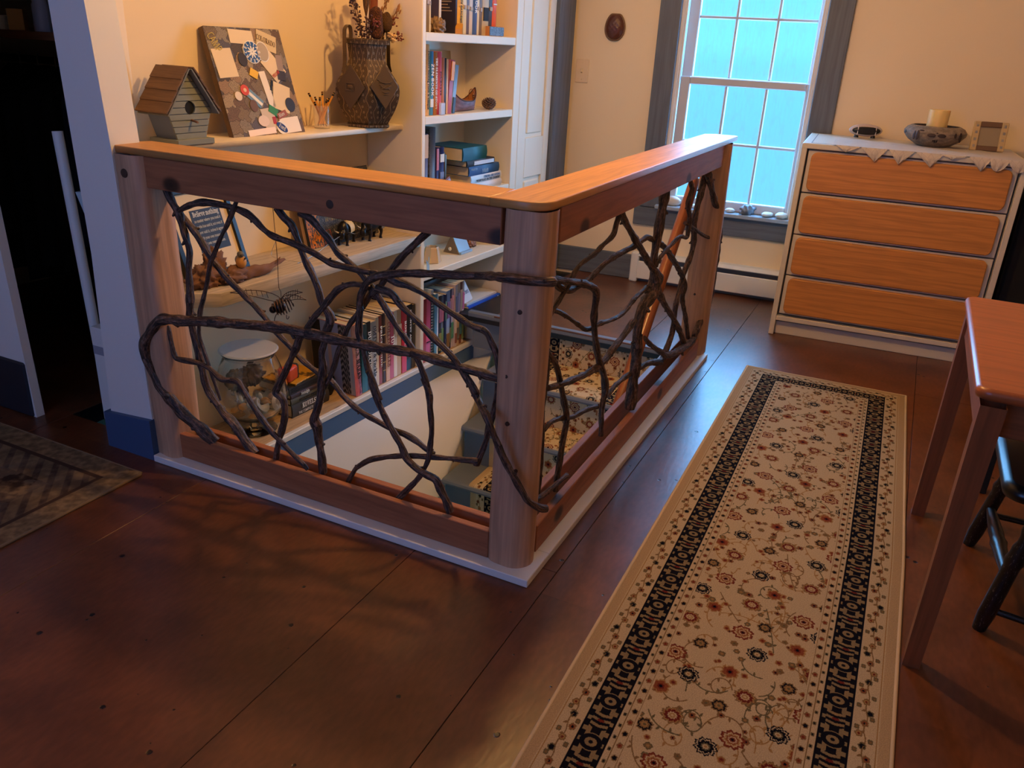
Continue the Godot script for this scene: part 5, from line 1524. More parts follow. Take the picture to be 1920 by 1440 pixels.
func middle_shelf_things() -> void:
	# framed saying leaning in the corner
	var f := thing("picture_frame", "black framed saying on white paper leaning in the left corner of the niche", "picture frame", sh(0.555, MID, -0.168, 0.10) * Transform3D(Basis(Vector3.RIGHT, -0.30), Vector3.ZERO))
	var W := 0.31
	var H := 0.325
	for q in [[Vector3(-W / 2, 0, -0.022), Vector3(W / 2, 0.022, 0)], [Vector3(-W / 2, H - 0.022, -0.022), Vector3(W / 2, H, 0)], [Vector3(-W / 2, 0.022, -0.022), Vector3(-W / 2 + 0.022, H - 0.022, 0)], [Vector3(W / 2 - 0.022, 0.022, -0.022), Vector3(W / 2, H - 0.022, 0)]]:
		part("frame_bar", spanned(q[0], q[1], 0.002), M.black, f)
	part("mat", spanned(Vector3(-W / 2 + 0.02, 0.02, -0.014), Vector3(W / 2 - 0.02, H - 0.02, -0.010), 0.0), M.page, f)
	part("print", spanned(Vector3(-0.048, 0.092, -0.0101), Vector3(0.100, 0.242, -0.0092), 0.0), col(40, 36, 36), f)
	var lines := ["Believe nothing", "no matter where you read it", "or who has said it, not even if", "I have said it, unless it agrees", "with your own reason and", "your own common sense.", "Buddha"]
	for i in lines.size():
		letters(f, lines[i], 0.017 if i == 0 else 0.0095, M.chalk, Transform3D(Basis(), Vector3(0.026, 0.226 - i * 0.0205 - (0.003 if i else 0.0), -0.0088)), true, [0.128, 0.13, 0.132, 0.134, 0.118, 0.112, 0.025][i], i == 0)
	# driftwood with a painted bird on it
	var d := thing("driftwood", "weathered brown driftwood lying along the plank shelf in front of the frame", "driftwood", sh(0.52, MID, -0.078))
	var st := mb()
	lump(st, Vector3(-0.09, 0.03, -0.02), Vector3(0.075, 0.042, 0.035), 0.75, 71, 40, 2.2)
	lump(st, Vector3(-0.045, 0.055, -0.035), Vector3(0.045, 0.062, 0.026), 0.7, 72, 36, 2.4)
	lump(st, Vector3(0.0, 0.022, 0.01), Vector3(0.06, 0.03, 0.03), 0.6, 73, 32, 2.4)
	part("root", st, M.oldwood, d)
	var s2 := mb()
	tube(s2, spline([Vector4(0.0, 0.028, 0.0, 0.022), Vector4(0.07, 0.024, 0.012, 0.021), Vector4(0.12, 0.020, 0.02, 0.017), Vector4(0.17, 0.026, 0.018, 0.012), Vector4(0.22, 0.03, 0.012, 0.008), Vector4(0.255, 0.034, 0.006, 0.003)], 0.006), 14, 0.28, true, 2.0)
	tube(s2, spline([Vector4(0.18, 0.028, 0.016, 0.007), Vector4(0.205, 0.042, 0.022, 0.004), Vector4(0.215, 0.052, 0.024, 0.0015)], 0.006), 8, 0.2)
	part("limb", s2, M.oldwood, d)
	var b := thing("bird_figurine", "little round bird figurine with grey head and yellow breast perched on the driftwood", "figurine", sh(0.552, MID + 0.044, -0.062, 0.5))
	var bb := mb()
	lump(bb, Vector3(0, 0.024, 0), Vector3(0.019, 0.0235, 0.019), 0.02, 3, 20)
	part("body", bb, col(214, 150, 72), b)
	var wg := mb()
	lump(wg, Vector3(0.006, 0.030, -0.006), Vector3(0.019, 0.019, 0.017), 0.02, 4, 18)
	part("wing", wg, col(142, 128, 124), b)
	var hd := mb()
	lump(hd, Vector3(-0.006, 0.053, 0.002), Vector3(0.0125, 0.0115, 0.0125), 0.02, 5, 18)
	part("head", hd, col(96, 92, 84), b)
	var bk := mb()
	bar(bk, Vector3(-0.016, 0.051, 0.007), Vector3(-0.024, 0.049, 0.011), 0.0032, 0.0004)
	part("beak", bk, M.black, b)
	part("chest_patch", boxed(Vector3(0.014, 0.008, 0.004), Vector3(-0.006, 0.039, 0.0175), 0.0018), M.black, b)
	# wire bee on its bent wire hanger
	var w := thing("wire_bee", "bronze wire bee ornament hanging by a thread in front of the plank shelf", "ornament", Transform3D(Basis(), Vector3(-0.893, 0.545, -0.165)))
	var ax := Vector3(0.62, 0.28, -0.55).normalized()
	var bo := mb()
	var coil := []
	for i in 161:
		var t := i / 160.0
		var a := t * TAU * 7.0
		var r := 0.0235 * sqrt(maxf(0.02, 1.0 - pow(t * 1.75 - 0.80, 2.0)))
		var e1 := ax.cross(Vector3.UP).normalized()
		var e2 := e1.cross(ax)
		var p := ax * (t - 0.42) * 0.058 + (e1 * cos(a) + e2 * sin(a)) * r
		coil.append(Vector4(p.x, p.y, p.z, 0.0017))
	tube(bo, coil, 6)
	part("coil_body", bo, M.bronze, w)
	var core := mb()
	lump(core, -ax * 0.006, Vector3(0.018, 0.018, 0.018), 0.05, 8, 18)
	lump(core, -ax * 0.026, Vector3(0.011, 0.011, 0.011), 0.05, 9, 14)
	part("inner_body", core, M.iron, w)
	for s in [[Vector3(-0.165, 0.0, 0.03), 0.022], [Vector3(0.062, 0.028, -0.02), 0.016], [Vector3(0.066, 0.004, -0.03), 0.016]]:
		var wi := mb()
		var root := Vector3(0.0, 0.020, 0.0)
		var tip: Vector3 = root + s[0]
		var up := Vector3(0, s[1], 0)
		var loop := []
		for i in 25:
			var t := i / 24.0 * TAU
			var q := root.lerp(tip, 0.5 - 0.5 * cos(t)) + up * sin(t) * (0.55 + 0.45 * cos(t)) * 0.8 + Vector3(0, 0.008 * sin((0.5 - 0.5 * cos(t)) * PI), 0)
			loop.append(Vector4(q.x, q.y, q.z, 0.0011))
		tube(wi, loop, 5)
		for k in 6:
			var m := 0.25 + 0.1 * k
			var q := root.lerp(tip, m) + Vector3(0, 0.008 * sin(m * PI), 0)
			bar(wi, q - up * 0.25, q + up * 0.52 + (tip - root) * 0.03, 0.0008, -1.0, 5)
		part("wing", wi, M.bronze, w)
	var lg := mb()
	tube(lg, spline(wire([Vector3(-0.01, -0.02, 0.01), Vector3(-0.016, -0.035, 0.014), Vector3(-0.02, -0.055, 0.012), Vector3(-0.015, -0.058, 0.012)], 0.0012), 0.004), 5)
	tube(lg, spline(wire([Vector3(0.016, -0.022, 0.0), Vector3(0.02, -0.032, 0.004), Vector3(0.026, -0.03, 0.004), Vector3(0.027, -0.024, 0.002)], 0.0010), 0.003), 5)
	part("leg", lg, M.bronze, w)
	var th := mb()
	tube(th, spline(wire([Vector3(0, 0.016, 0), Vector3(0.0, 0.045, 0), Vector3(-0.006, 0.055, 0), Vector3(-0.007, 0.14, -0.002), Vector3(-0.012, 0.20, -0.006), Vector3(-0.020, 0.315, -0.01)], 0.0009), 0.02), 5)
	part("hanging_wire", th, M.bronze, w)
	var hk := thing("bent_wire", "thin bent wire and dry twig lying on the plank shelf between frame and painting", "wire", sh(0.86, MID, -0.09))
	var h2 := mb()
	tube(h2, spline(wire([Vector3(0.02, 0.07, -0.12), Vector3(-0.06, 0.045, -0.07), Vector3(-0.075, 0.028, -0.05), Vector3(-0.03, 0.012, 0.0), Vector3(0.0, 0.004, 0.02)], 0.0012), 0.01), 5)
	tube(h2, spline(wire([Vector3(-0.02, 0.003, 0.02), Vector3(0.1, 0.006, -0.01), Vector3(0.24, 0.035, -0.03), Vector3(0.34, 0.055, -0.035), Vector3(0.40, 0.04, -0.04), Vector3(0.46, 0.042, -0.05)], 0.0014), 0.02), 5)
	part("wire", h2, M.silver, hk)
	# painting on a deep stretcher leaning against the back of the niche
	var p := thing("painting", "dark abstract painting with gold foliage leaning at the back of the niche", "painting", sh(1.045, MID, -0.185, -0.02) * Transform3D(Basis(Vector3.RIGHT, -0.22), Vector3.ZERO))
	part("stretcher", spanned(Vector3(0, 0, -0.034), Vector3(0.44, 0.30, -0.003), 0.002), M.pine_pale, p)
	part("canvas_edge", spanned(Vector3(-0.002, -0.001, -0.014), Vector3(0.442, 0.302, -0.001), 0.001), M.black, p)
	var pc := mb()
	quad(pc, Vector3(0.002, 0.30, 0), Vector3(0.438, 0.30, 0), Vector3(0.438, 0.002, 0), Vector3(0.002, 0.002, 0))
	part("painted_canvas", pc, M.painting, p)
	# two small dark cast bulls
	for k in 2:
		var bl := thing("bull_figurine", ["dark iron bull figurine with a gold blanket in front of the painting", "dark iron bull figurine standing near the right end of the plank shelf"][k], "figurine", sh([1.235, 1.372][k], MID, [-0.155, -0.125][k], [0.35, 0.05][k]), "iron bulls on the plank shelf")
		var body := mb()
		lump(body, Vector3(0, 0.062, 0), Vector3(0.056, 0.030, 0.026), 0.12, 90 + k, 28)
		lump(body, Vector3(-0.04, 0.068, 0), Vector3(0.026, 0.034, 0.024), 0.1, 95 + k, 22)
		part("body", body, M.iron, bl)
		var hd2 := mb()
		lump(hd2, Vector3(-0.074, 0.040 if k == 1 else 0.05, 0.004), Vector3(0.014, 0.020, 0.013), 0.12, 97, 18)
		bar(hd2, Vector3(-0.06, 0.062, 0.002), Vector3(-0.074, 0.046, 0.004), 0.014, 0.012)
		part("head", hd2, M.iron, bl)
		for s in [-1, 1]:
			var hn := mb()
			tube(hn, spline([Vector4(-0.074, 0.058, 0.008 * s, 0.004), Vector4(-0.080, 0.066, 0.020 * s, 0.003), Vector4(-0.088, 0.078, 0.022 * s, 0.001)], 0.004), 7)
			part("horn", hn, M.silver, bl)
			for x in [-0.042, 0.040]:
				var lg2 := mb()
				tube(lg2, spline([Vector4(x, 0.05, 0.014 * s, 0.012), Vector4(x + 0.004, 0.028, 0.017 * s, 0.007), Vector4(x - 0.003, 0.010, 0.018 * s, 0.0055), Vector4(x - 0.002, 0.0, 0.018 * s, 0.008)], 0.005), 9)
				part("leg", lg2, M.iron, bl)
		var tl := mb()
		tube(tl, spline([Vector4(0.054, 0.074, 0, 0.004), Vector4(0.066, 0.066, 0.004, 0.003), Vector4(0.064, 0.045, 0.005, 0.0028), Vector4(0.070, 0.038, 0.005, 0.003)], 0.004), 7)
		part("tail", tl, M.iron, bl)
		if k == 0:
			var bt := mb()
			sheet(bt, 10, 16, func(s, t):
				var a: float = -1.9 + 3.8 * t
				return Vector3((s - 0.5) * 0.05, 0.062 + cos(a) * 0.0335, -sin(a) * 0.0295))
			part("blanket", bt, M.gold, bl)
		else:
			part("hoof_ornament", boxed(Vector3(0.02, 0.014, 0.003), Vector3(0.045, 0.05, 0.026), 0.001), M.silver, bl)
	var sm := thing("small_picture_corner", "thin dark wooden picture edge showing above the rail at the back of the niche", "picture", sh(1.49, 0.70, -0.285))
	part("frame", boxed(Vector3(0.07, 0.05, 0.012), Vector3.ZERO, 0.002), M.oldwood, sm)

func ledge_things() -> void:
	# birdhouse
	var b := thing("birdhouse", "blue-grey clapboard birdhouse with a brown shingled roof on the narrow shelf", "birdhouse", sh(0.437, LEDGE, -0.16))
	part("base", spanned(Vector3(-0.073, 0, -0.068), Vector3(0.073, 0.017, 0.066), 0.001), M.bh_grey, b)
	var y0 := 0.017
	var ye := 0.104
	var ya := 0.224
	var half := func(y: float) -> float: return lerpf(0.057, 0.086, (y - y0) / (ye - y0)) if y < ye else 0.086 * (ya - y) / (ya - ye) + 0.001
	var bodyp := PackedVector2Array([Vector2(-0.055, y0), Vector2(0.055, y0), Vector2(0.084, ye), Vector2(0, ya - 0.004), Vector2(-0.084, ye)])
	var bd := mb()
	prism(bd, bodyp, -0.056, 0.040)
	part("body", bd, M.bh_blue, b)
	var n := 10
	for i in n:
		var a := y0 + (ya - 0.012 - y0) * i / n
		var c := y0 + (ya - 0.012 - y0) * (i + 1) / n - 0.0022
		var pl := PackedVector2Array([Vector2(-half.call(a), a), Vector2(half.call(a), a)])
		if a < ye and c > ye: pl.append(Vector2(0.086, ye))
		pl.append_array([Vector2(half.call(c), c), Vector2(-half.call(c), c)])
		if a < ye and c > ye: pl.append(Vector2(-0.086, ye))
		var st := mb()
		if i == 4 or i == 5 or i == 3:   # boards cut by the entrance
			var hole := PackedVector2Array()
			for k in 24: hole.append(Vector2(cos(TAU * k / 24), sin(TAU * k / 24)) * 0.0205 + Vector2(0.002, 0.112))
			for q in Geometry2D.clip_polygons(pl, hole):
				prism(st, q, 0.040, 0.046)
		else:
			prism(st, pl, 0.040, 0.046)
		part("clapboard", st, M.bh_grey, b)
	part("entrance_hole", turned([Vector2(0.0215, 0.0), Vector2(0.0215, 0.0015), Vector2(0, 0.0015)], 24), M.soft_black, b, Transform3D(Basis(Vector3.RIGHT, PI / 2), Vector3(0.002, 0.112, 0.039)))
	var pg := mb()
	bar(pg, Vector3(0.004, 0.074, 0.044), Vector3(0.0, 0.070, 0.078), 0.0035)
	part("perch", pg, M.oldwood, b)
	for s in [-1.0, 1.0]:
		var slope := Vector2(0.112 * s, -(ya - ye) * 0.112 / 0.084).normalized()
		var rot := Basis(Vector3.BACK, atan2(slope.y, slope.x * s) * s)
		part("roof_board", boxed(Vector3(0.168, 0.005, 0.142), Vector3(0.084 * s, 0.006, -0.004), 0.0005), M.bh_trim, b, Transform3D(rot, Vector3(0, ya + 0.002, 0)))
		for k in 4:
			part("roof_shingle", boxed(Vector3(0.046, 0.006, 0.146), Vector3((0.022 + k * 0.0405) * s, 0.0135 + 0.0015, -0.004), 0.001, Basis(Vector3.BACK, 0.07 * s)), M.bh_roof, b, Transform3D(rot, Vector3(0, ya + 0.002, 0)))
	# collage board
	var c := thing("collage_board", "square collage board covered with stickers, labels and paper scraps on the narrow shelf", "collage", sh(0.655, LEDGE, -0.16, -0.04) * Transform3D(Basis(Vector3.RIGHT, -0.31), Vector3.ZERO))
	part("panel", spanned(Vector3(0, 0, -0.026), Vector3(0.345, 0.375, -0.001), 0.002), M.collage_edge, c)
	var face := mb()
	quad(face, Vector3(0, 0.375, 0), Vector3(0.345, 0.375, 0), Vector3(0.345, 0, 0), Vector3(0, 0, 0))
	part("collage_face", face, M.collage, c)
	var stick := func(nm: String, x: float, y: float, w: float, h: float, ang: float, m: Material, z := 0.001):
		part(nm, boxed(Vector3(w, h, 0.0012), Vector3.ZERO, 0.0004), m, c, Transform3D(Basis(Vector3.BACK, ang), Vector3(x, 0.375 - y, z)))
	stick.call("paper_scrap", 0.052, 0.122, 0.086, 0.098, 0.06, M.page)
	stick.call("paper_scrap", 0.155, 0.032, 0.108, 0.048, -0.04, M.page)
	stick.call("paper_scrap", 0.268, 0.045, 0.09, 0.062, -0.32, col(214, 190, 140))
	stick.call("paper_scrap", 0.270, 0.135, 0.07, 0.096, 0.65, M.page, 0.0013)
	stick.call("paper_scrap", 0.212, 0.215, 0.030, 0.130, 0.10, col(240, 226, 206))
	stick.call("paper_scrap", 0.270, 0.245, 0.078, 0.10, -0.35, M.page)
	stick.call("paper_scrap", 0.278, 0.345, 0.096, 0.056, 0.06, col(240, 228, 212), 0.0018)
	stick.call("paper_scrap", 0.135, 0.362, 0.13, 0.022, 0.05, col(244, 224, 212), 0.0018)
	stick.call("paper_scrap", 0.185, 0.32, 0.06, 0.08, 0.1, col(206, 190, 170))
	stick.call("yellow_sticker", 0.168, 0.158, 0.036, 0.030, -0.5, col(238, 186, 40), 0.002)
	stick.call("green_sticker", 0.212, 0.290, 0.042, 0.028, -0.55, col(52, 132, 70), 0.002)
	stick.call("red_sticker", 0.206, 0.325, 0.016, 0.026, 0.0, col(176, 40, 34), 0.002)
	stick.call("rust_sticker", 0.25, 0.306, 0.05, 0.022, 0.3, col(160, 84, 58), 0.0022)
	stick.call("dark_sticker", 0.298, 0.166, 0.04, 0.036, -0.15, col(56, 44, 40), 0.0016)
	stick.call("photo_scrap", 0.304, 0.12, 0.03, 0.055, -0.1, col(150, 130, 116), 0.0016)
	stick.call("black_tag", 0.236, 0.20, 0.008, 0.04, -0.45, M.black, 0.002)
	var disc := func(nm: String, x: float, y: float, r: float, m: Material, z: float, sx := 1.0):
		part(nm, turned([Vector2(r, 0), Vector2(r * 0.97, 0.0008), Vector2(0, 0.001)], 30, Vector3.ZERO, Vector2(sx, 1.0)), m, c, Transform3D(Basis(Vector3.RIGHT, PI / 2), Vector3(x, 0.375 - y, z)))
	disc.call("round_badge", 0.186, 0.084, 0.040, M.chalk, 0.0016)
	disc.call("round_badge", 0.186, 0.084, 0.0375, col(36, 88, 150), 0.0022)
	for i in 12:
		var a := TAU * i / 12.0
		letters(c, "BATTLECREEKS"[i], 0.012, M.chalk, Transform3D(Basis(Vector3.BACK, a - PI / 2), Vector3(0.186 + cos(a) * 0.0305, 0.291 + sin(a) * 0.0305, 0.0036)), false, 0.0, true)
	var fe := mb()
	for i in 9:
		var a := TAU * (0.04 + i / 9.0)
		lump(fe, Vector3(cos(a) * 0.012, sin(a) * 0.012, 0), Vector3(0.011, 0.0034, 0.0006), 0.0, 1, 10, 1.0, Basis(Vector3.BACK, a))
	part("feather_emblem", fe, M.chalk, c, Transform3D(Basis(), Vector3(0.186, 0.291, 0.0036)))
	disc.call("pale_badge", 0.236, 0.082, 0.036, M.chalk, 0.0018, 0.8)
	disc.call("pale_badge", 0.236, 0.082, 0.033, col(176, 160, 136), 0.0024, 0.8)
	disc.call("ribbon_rosette", 0.105, 0.215, 0.019, col(206, 68, 40), 0.0022)
	disc.call("ribbon_rosette", 0.105, 0.215, 0.007, col(230, 190, 150), 0.003)
	stick.call("blue_ribbon", 0.142, 0.245, 0.07, 0.034, -0.75, col(104, 140, 168), 0.0014)
	stick.call("blue_ribbon", 0.142, 0.245, 0.07, 0.012, -0.75, M.chalk, 0.0022)
	disc.call("oval_sticker", 0.232, 0.352, 0.024, M.chalk, 0.0026, 1.0)
	part("oval_sticker", turned([Vector2(0.027, 0), Vector2(0.027, 0.0009), Vector2(0, 0.001)], 30, Vector3.ZERO, Vector2(1, 0.5)), col(24, 52, 120), c, Transform3D(Basis(Vector3.BACK, -0.65) * Basis(Vector3.RIGHT, PI / 2), Vector3(0.232, 0.023, 0.0034)))
	letters(c, "Ford", 0.014, M.chalk, Transform3D(Basis(Vector3.BACK, -0.65), Vector3(0.232, 0.023, 0.0048)), true, 0.03)
	disc.call("dark_leaf", 0.303, 0.272, 0.026, col(46, 40, 42), 0.0022, 0.9)
	disc.call("brown_shape", 0.135, 0.11, 0.024, col(48, 38, 32), 0.0016, 0.85)
	disc.call("brown_shape", 0.128, 0.27, 0.022, col(106, 74, 48), 0.0014, 0.8)
	disc.call("white_shape", 0.07, 0.235, 0.016, col(222, 206, 190), 0.002)
	disc.call("white_shape", 0.155, 0.325, 0.020, col(226, 206, 190), 0.002, 1.3)
	letters(c, "CAMP", 0.03, col(190, 168, 74), Transform3D(Basis(Vector3.BACK, -1.15), Vector3(0.030, 0.322, 0.0028)), false, 0.062)
	letters(c, "COLORADO", 0.018, col(92, 62, 46), Transform3D(Basis(Vector3.BACK, -0.36), Vector3(0.265, 0.332, 0.0026)), true, 0.085)
	letters(c, "YELLOW", 0.012, col(200, 66, 44), Transform3D(Basis(Vector3.BACK, 0.5), Vector3(0.272, 0.214, 0.0032)), false, 0.04, true)
	letters(c, "Blues", 0.012, M.chalk, Transform3D(Basis(Vector3.BACK, 0.3), Vector3(0.246, 0.069, 0.0036)), true, 0.03)
	# tumbler of pencils
	var t := thing("pencil_glass", "clear glass tumbler holding yellow pencils beside the collage board", "tumbler", sh(1.152, LEDGE, -0.195))
	part("tumbler", turned([Vector2(0, 0.0), Vector2(0.029, 0.0), Vector2(0.031, 0.003), Vector2(0.034, 0.088), Vector2(0.0325, 0.0885), Vector2(0.030, 0.008), Vector2(0, 0.007)], 32), M.glass, t)
	rng.seed = 44
	for i in 8:
		var a := TAU * i / 8.0 + 0.3
		var foot := Vector3(cos(a + 2.4) * 0.018, 0.009, sin(a + 2.4) * 0.018)
		var lip := Vector3(cos(a), 0, sin(a)) * 0.026 + Vector3(0, 0.088, 0)
		var dir := (lip - foot).normalized()
		var len := rng.randf_range(0.105, 0.150)
		var e := foot + dir * len
		var pn := thing("pencil", "yellow pencil standing in the glass tumbler", "pencil", sh(1.152, LEDGE, -0.195), "pencils in the tumbler")
		var st := mb()
		bar(st, foot + dir * 0.010, e, 0.0038, 0.0038, 6)
		part("shaft", st, M.pencil, pn)
		var tip := mb()
		bar(tip, foot, foot + dir * 0.010, 0.0006, 0.0038, 6)
		part("point", tip, M.pine_pale, pn)
		var fl := mb()
		bar(fl, e - dir * 0.016, e - dir * 0.008, 0.0041, 0.0041, 8)
		bar(fl, e - dir * 0.006, e - dir * 0.001, 0.0041, 0.0041, 8)
		part("ferrule_band", fl, M.soft_black, pn)
	# tall metal vase with dried flowers
	var v := thing("metal_vase", "tall dark embossed metal vase with a strap handle and diamond plates", "vase", sh(1.385, LEDGE, -0.147, -0.373))
	var st3 := mb()
	var pr := [Vector2(0.094, 0.0), Vector2(0.099, 0.004), Vector2(0.099, 0.012), Vector2(0.090, 0.014)]
	for k in 17:
		var q := k / 16.0
		var r := 0.0
		if q < 0.44: r = lerpf(0.092, 0.149, sin(q / 0.44 * PI / 2))
		elif q < 0.84: r = lerpf(0.084, 0.149, 0.5 + 0.5 * cos((q - 0.44) / 0.40 * PI))
		else: r = 0.084 + 0.006 * (q - 0.84) / 0.16
		pr.append(Vector2(r, 0.016 + q * 0.305))
	pr.append_array([Vector2(0.104, 0.322), Vector2(0.106, 0.338), Vector2(0.098, 0.342), Vector2(0.088, 0.338), Vector2(0.080, 0.30), Vector2(0.06, 0.25)])
	lathe(st3, pr, 6)
	part("body", faceted(st3), M.vase, v)
	for k in 2:
		var a: float = [PI / 2, PI * 5.0 / 6.0][k]
		var dia := mb()
		slab(dia, PackedVector2Array([Vector2(-0.066, 0), Vector2(0, -0.088), Vector2(0.066, 0), Vector2(0, 0.086)]), 0.0, 0.006, 0.002)
		var q := part("diamond_plate", dia, M.vase_plain, v, Transform3D(Basis(Vector3.UP, PI / 2 - a) * Basis(Vector3.RIGHT, -0.05), Vector3(cos(a) * 0.131, 0.160 if k == 1 else 0.166, sin(a) * 0.131)))
		var em := mb()
		if k == 1:   # small square badge with an ox-like relief
			tube(em, wire([Vector3(-0.02, 0.014, 0.007), Vector3(0.018, 0.014, 0.007), Vector3(0.018, -0.014, 0.007), Vector3(-0.02, -0.014, 0.007), Vector3(-0.02, 0.014, 0.007)], 0.0022), 6)
			lump(em, Vector3(-0.001, 0.0, 0.006), Vector3(0.013, 0.008, 0.004), 0.4, 5, 16, 2.0)
		else:   # a leafy relief
			for j in 7: tube(em, spline(wire([Vector3(-0.034 + j * 0.004, 0.026 - j * 0.009, 0.006), Vector3(0.0, 0.012 - j * 0.006 + 0.01 * sin(j * 2.0), 0.008), Vector3(0.034 - j * 0.003, 0.02 - j * 0.008, 0.006)], 0.002), 0.008), 6)
		part("emblem", em, M.vase_plain, q)
	for s in [2.86, -0.28]:
		var dirv := Vector3(cos(s), 0, sin(s))
		var tng := Vector3(-sin(s), 0, cos(s)) * 0.010
		var path := spline(wire([dirv * 0.138 + Vector3(0, 0.215, 0), dirv * 0.128 + Vector3(0, 0.25, 0), dirv * 0.126 + Vector3(0, 0.35, 0), dirv * 0.120 + Vector3(0, 0.378, 0), dirv * 0.104 + Vector3(0, 0.388, 0), dirv * 0.092 + Vector3(0, 0.375, 0), dirv * 0.090 + Vector3(0, 0.335, 0)], 0.0), 0.008)
		var h := mb()
		for i in path.size() - 1:
			var p0 := Vector3(path[i].x, path[i].y, path[i].z)
			var p1 := Vector3(path[i + 1].x, path[i + 1].y, path[i + 1].z)
			box(h, Vector3(0.020, p0.distance_to(p1) * 1.06, 0.003), (p0 + p1) / 2.0, 0.0006, Basis(tng.normalized(), (p1 - p0).normalized(), tng.normalized().cross((p1 - p0).normalized())))
		part("handle", h, M.vase_plain, v)
	bouquet(sh(1.385, LEDGE, -0.147))

func faceted(st: SurfaceTool) -> ArrayMesh:   # every face flat
	var arr := st.commit_to_arrays()
	var o := mb()
	o.set_smooth_group(FLAT)
	for i in arr[Mesh.ARRAY_VERTEX].size():
		vert(o, arr[Mesh.ARRAY_VERTEX][i], arr[Mesh.ARRAY_TEX_UV][i] * Vector2(8, 16))
	return done(o)

func bouquet(base: Transform3D) -> void:
	rng.seed = 71
	var stem := func(o: Node3D, tip: Vector3, r := 0.0018) -> Array:
		var foot := Vector3(tip.x * 0.12, 0.27, tip.z * 0.12)
		var mid := foot.lerp(tip, 0.5) + Vector3(0, 0.012, 0)
		var pts := spline(wire([foot, mid, tip], r), 0.012)
		var st := mb()
		tube(st, pts, 6)
		part("stem", st, M.dry_stem, o)
		return pts
	# cattail heads
	var spec := [
		[Vector3(0.005, 0.45, 0.045), "thick fuzzy brown cattail standing at the front of the dried bouquet", "cattail", 0],
		[Vector3(0.085, 0.43, 0.055), "fuzzy tan teasel head leaning right in the dried bouquet", "teasel", 1],
		[Vector3(-0.01, 0.53, 0.03), "round orange dried pod high in the bouquet", "seed pod", 2],
		[Vector3(0.045, 0.55, 0.0), "tall smooth brown dried pod standing in the bouquet", "seed pod", 3],
		[Vector3(-0.04, 0.50, 0.03), "pale dried bud on the left of the cattail", "bud", 4],
		[Vector3(-0.12, 0.50, 0.02), "dark seedy sprig leaning far left out of the vase", "sprig", 5],
		[Vector3(-0.085, 0.53, 0.0), "second dark seedy sprig leaning left out of the vase", "sprig", 5],
		[Vector3(0.13, 0.50, 0.01), "long feathery grass ear leaning right", "grass ear", 6],
		[Vector3(0.17, 0.47, 0.04), "longest feathery grass ear at the right edge of the bouquet", "grass ear", 6],
		[Vector3(-0.03, 0.41, 0.07), "small dark red flower cluster low on the left of the cattail", "flower", 7],
		[Vector3(0.055, 0.355, 0.09), "cream dried flower hanging over the vase rim", "flower", 8],
		[Vector3(0.125, 0.36, 0.075), "small curled brown flower head drooping at the rim's right", "flower", 7],
		[Vector3(0.12, 0.42, 0.05), "pinkish dried flower cluster right of the teasel", "flower", 7],
		[Vector3(-0.06, 0.42, 0.05), "dark red berry sprig low on the left of the bouquet", "sprig", 5]]
	for q in spec:
		var o := thing("dried_flower", q[1], q[2], base, "dried flowers in the metal vase")
		var pts: Array = stem.call(o, q[0])
		var tip: Vector3 = q[0]
		var l: Vector4 = pts[-3]
		var dir := (tip - Vector3(l.x, l.y, l.z)).normalized()
		var st := mb()
		match q[3]:
			0:
				tube(st, spline([Vector4(tip.x, tip.y - 0.11, tip.z, 0.006), Vector4(tip.x, tip.y - 0.095, tip.z, 0.024), Vector4(tip.x, tip.y - 0.04, tip.z, 0.026), Vector4(tip.x, tip.y + 0.0, tip.z, 0.022), Vector4(tip.x, tip.y + 0.012, tip.z, 0.004)], 0.006), 18, 0.08)
				part("head", st, M.fuzz, o)
			1:
				lump(st, tip - dir * 0.03, Vector3(0.024, 0.036, 0.024), 0.3, 6, 24, 5.0)
				part("head", st, M.fuzz_pale, o)
			2:
				lump(st, tip, Vector3(0.024, 0.018, 0.024), 0.1, 7, 22, 1.0)
				part("head", st, M.orange_pod, o)
			3:
				tube(st, spline([Vector4(tip.x, tip.y - 0.15, tip.z, 0.010), Vector4(tip.x, tip.y - 0.12, tip.z, 0.017), Vector4(tip.x, tip.y, tip.z, 0.019), Vector4(tip.x, tip.y + 0.03, tip.z, 0.012)], 0.01), 14, 0.03)
				part("head", st, M.pod, o)
			4:
				tube(st, spline([Vector4(tip.x, tip.y - 0.075, tip.z, 0.003), Vector4(tip.x, tip.y - 0.04, tip.z, 0.010), Vector4(tip.x, tip.y, tip.z, 0.012), Vector4(tip.x, tip.y + 0.02, tip.z, 0.004)], 0.006), 12, 0.05)
				part("head", st, M.fuzz_pale, o)
			_:
				var n := [0, 0, 0, 0, 0, 60, 44, 26, 30][q[3]] as int
				for i in n:
					var k := rng.randf_range(0.35 if q[3] <= 6 else 0.86, 1.0)
					var a: Vector4 = pts[int(k * (pts.size() - 1))]
					var rad := 0.016 if q[3] != 6 else 0.009
					var p := Vector3(a.x, a.y, a.z) + Vector3(rng.randf_range(-1, 1), rng.randf_range(-1, 1), rng.randf_range(-1, 1)) * rad
					var s := rng.randf_range(0.0025, 0.0055)
					if q[3] == 6: lump(st, p, Vector3(s * 0.7, s * 2.2, s * 0.7), 0.1, i, 8, 1.0, Basis(Vector3(dir.z, 0, -dir.x).normalized(), 0.5))
					else: lump(st, p, Vector3(s, s * 0.8, s) * (1.5 if q[3] == 8 else 1.0), 0.5, i, 8, 1.5)
				var h := part("head", st, [null, null, null, null, null, M.dark_seed, M.grass_ear, M.dry_red, M.dry_cream][q[3]], o)
				h.set_meta("kind", "stuff")

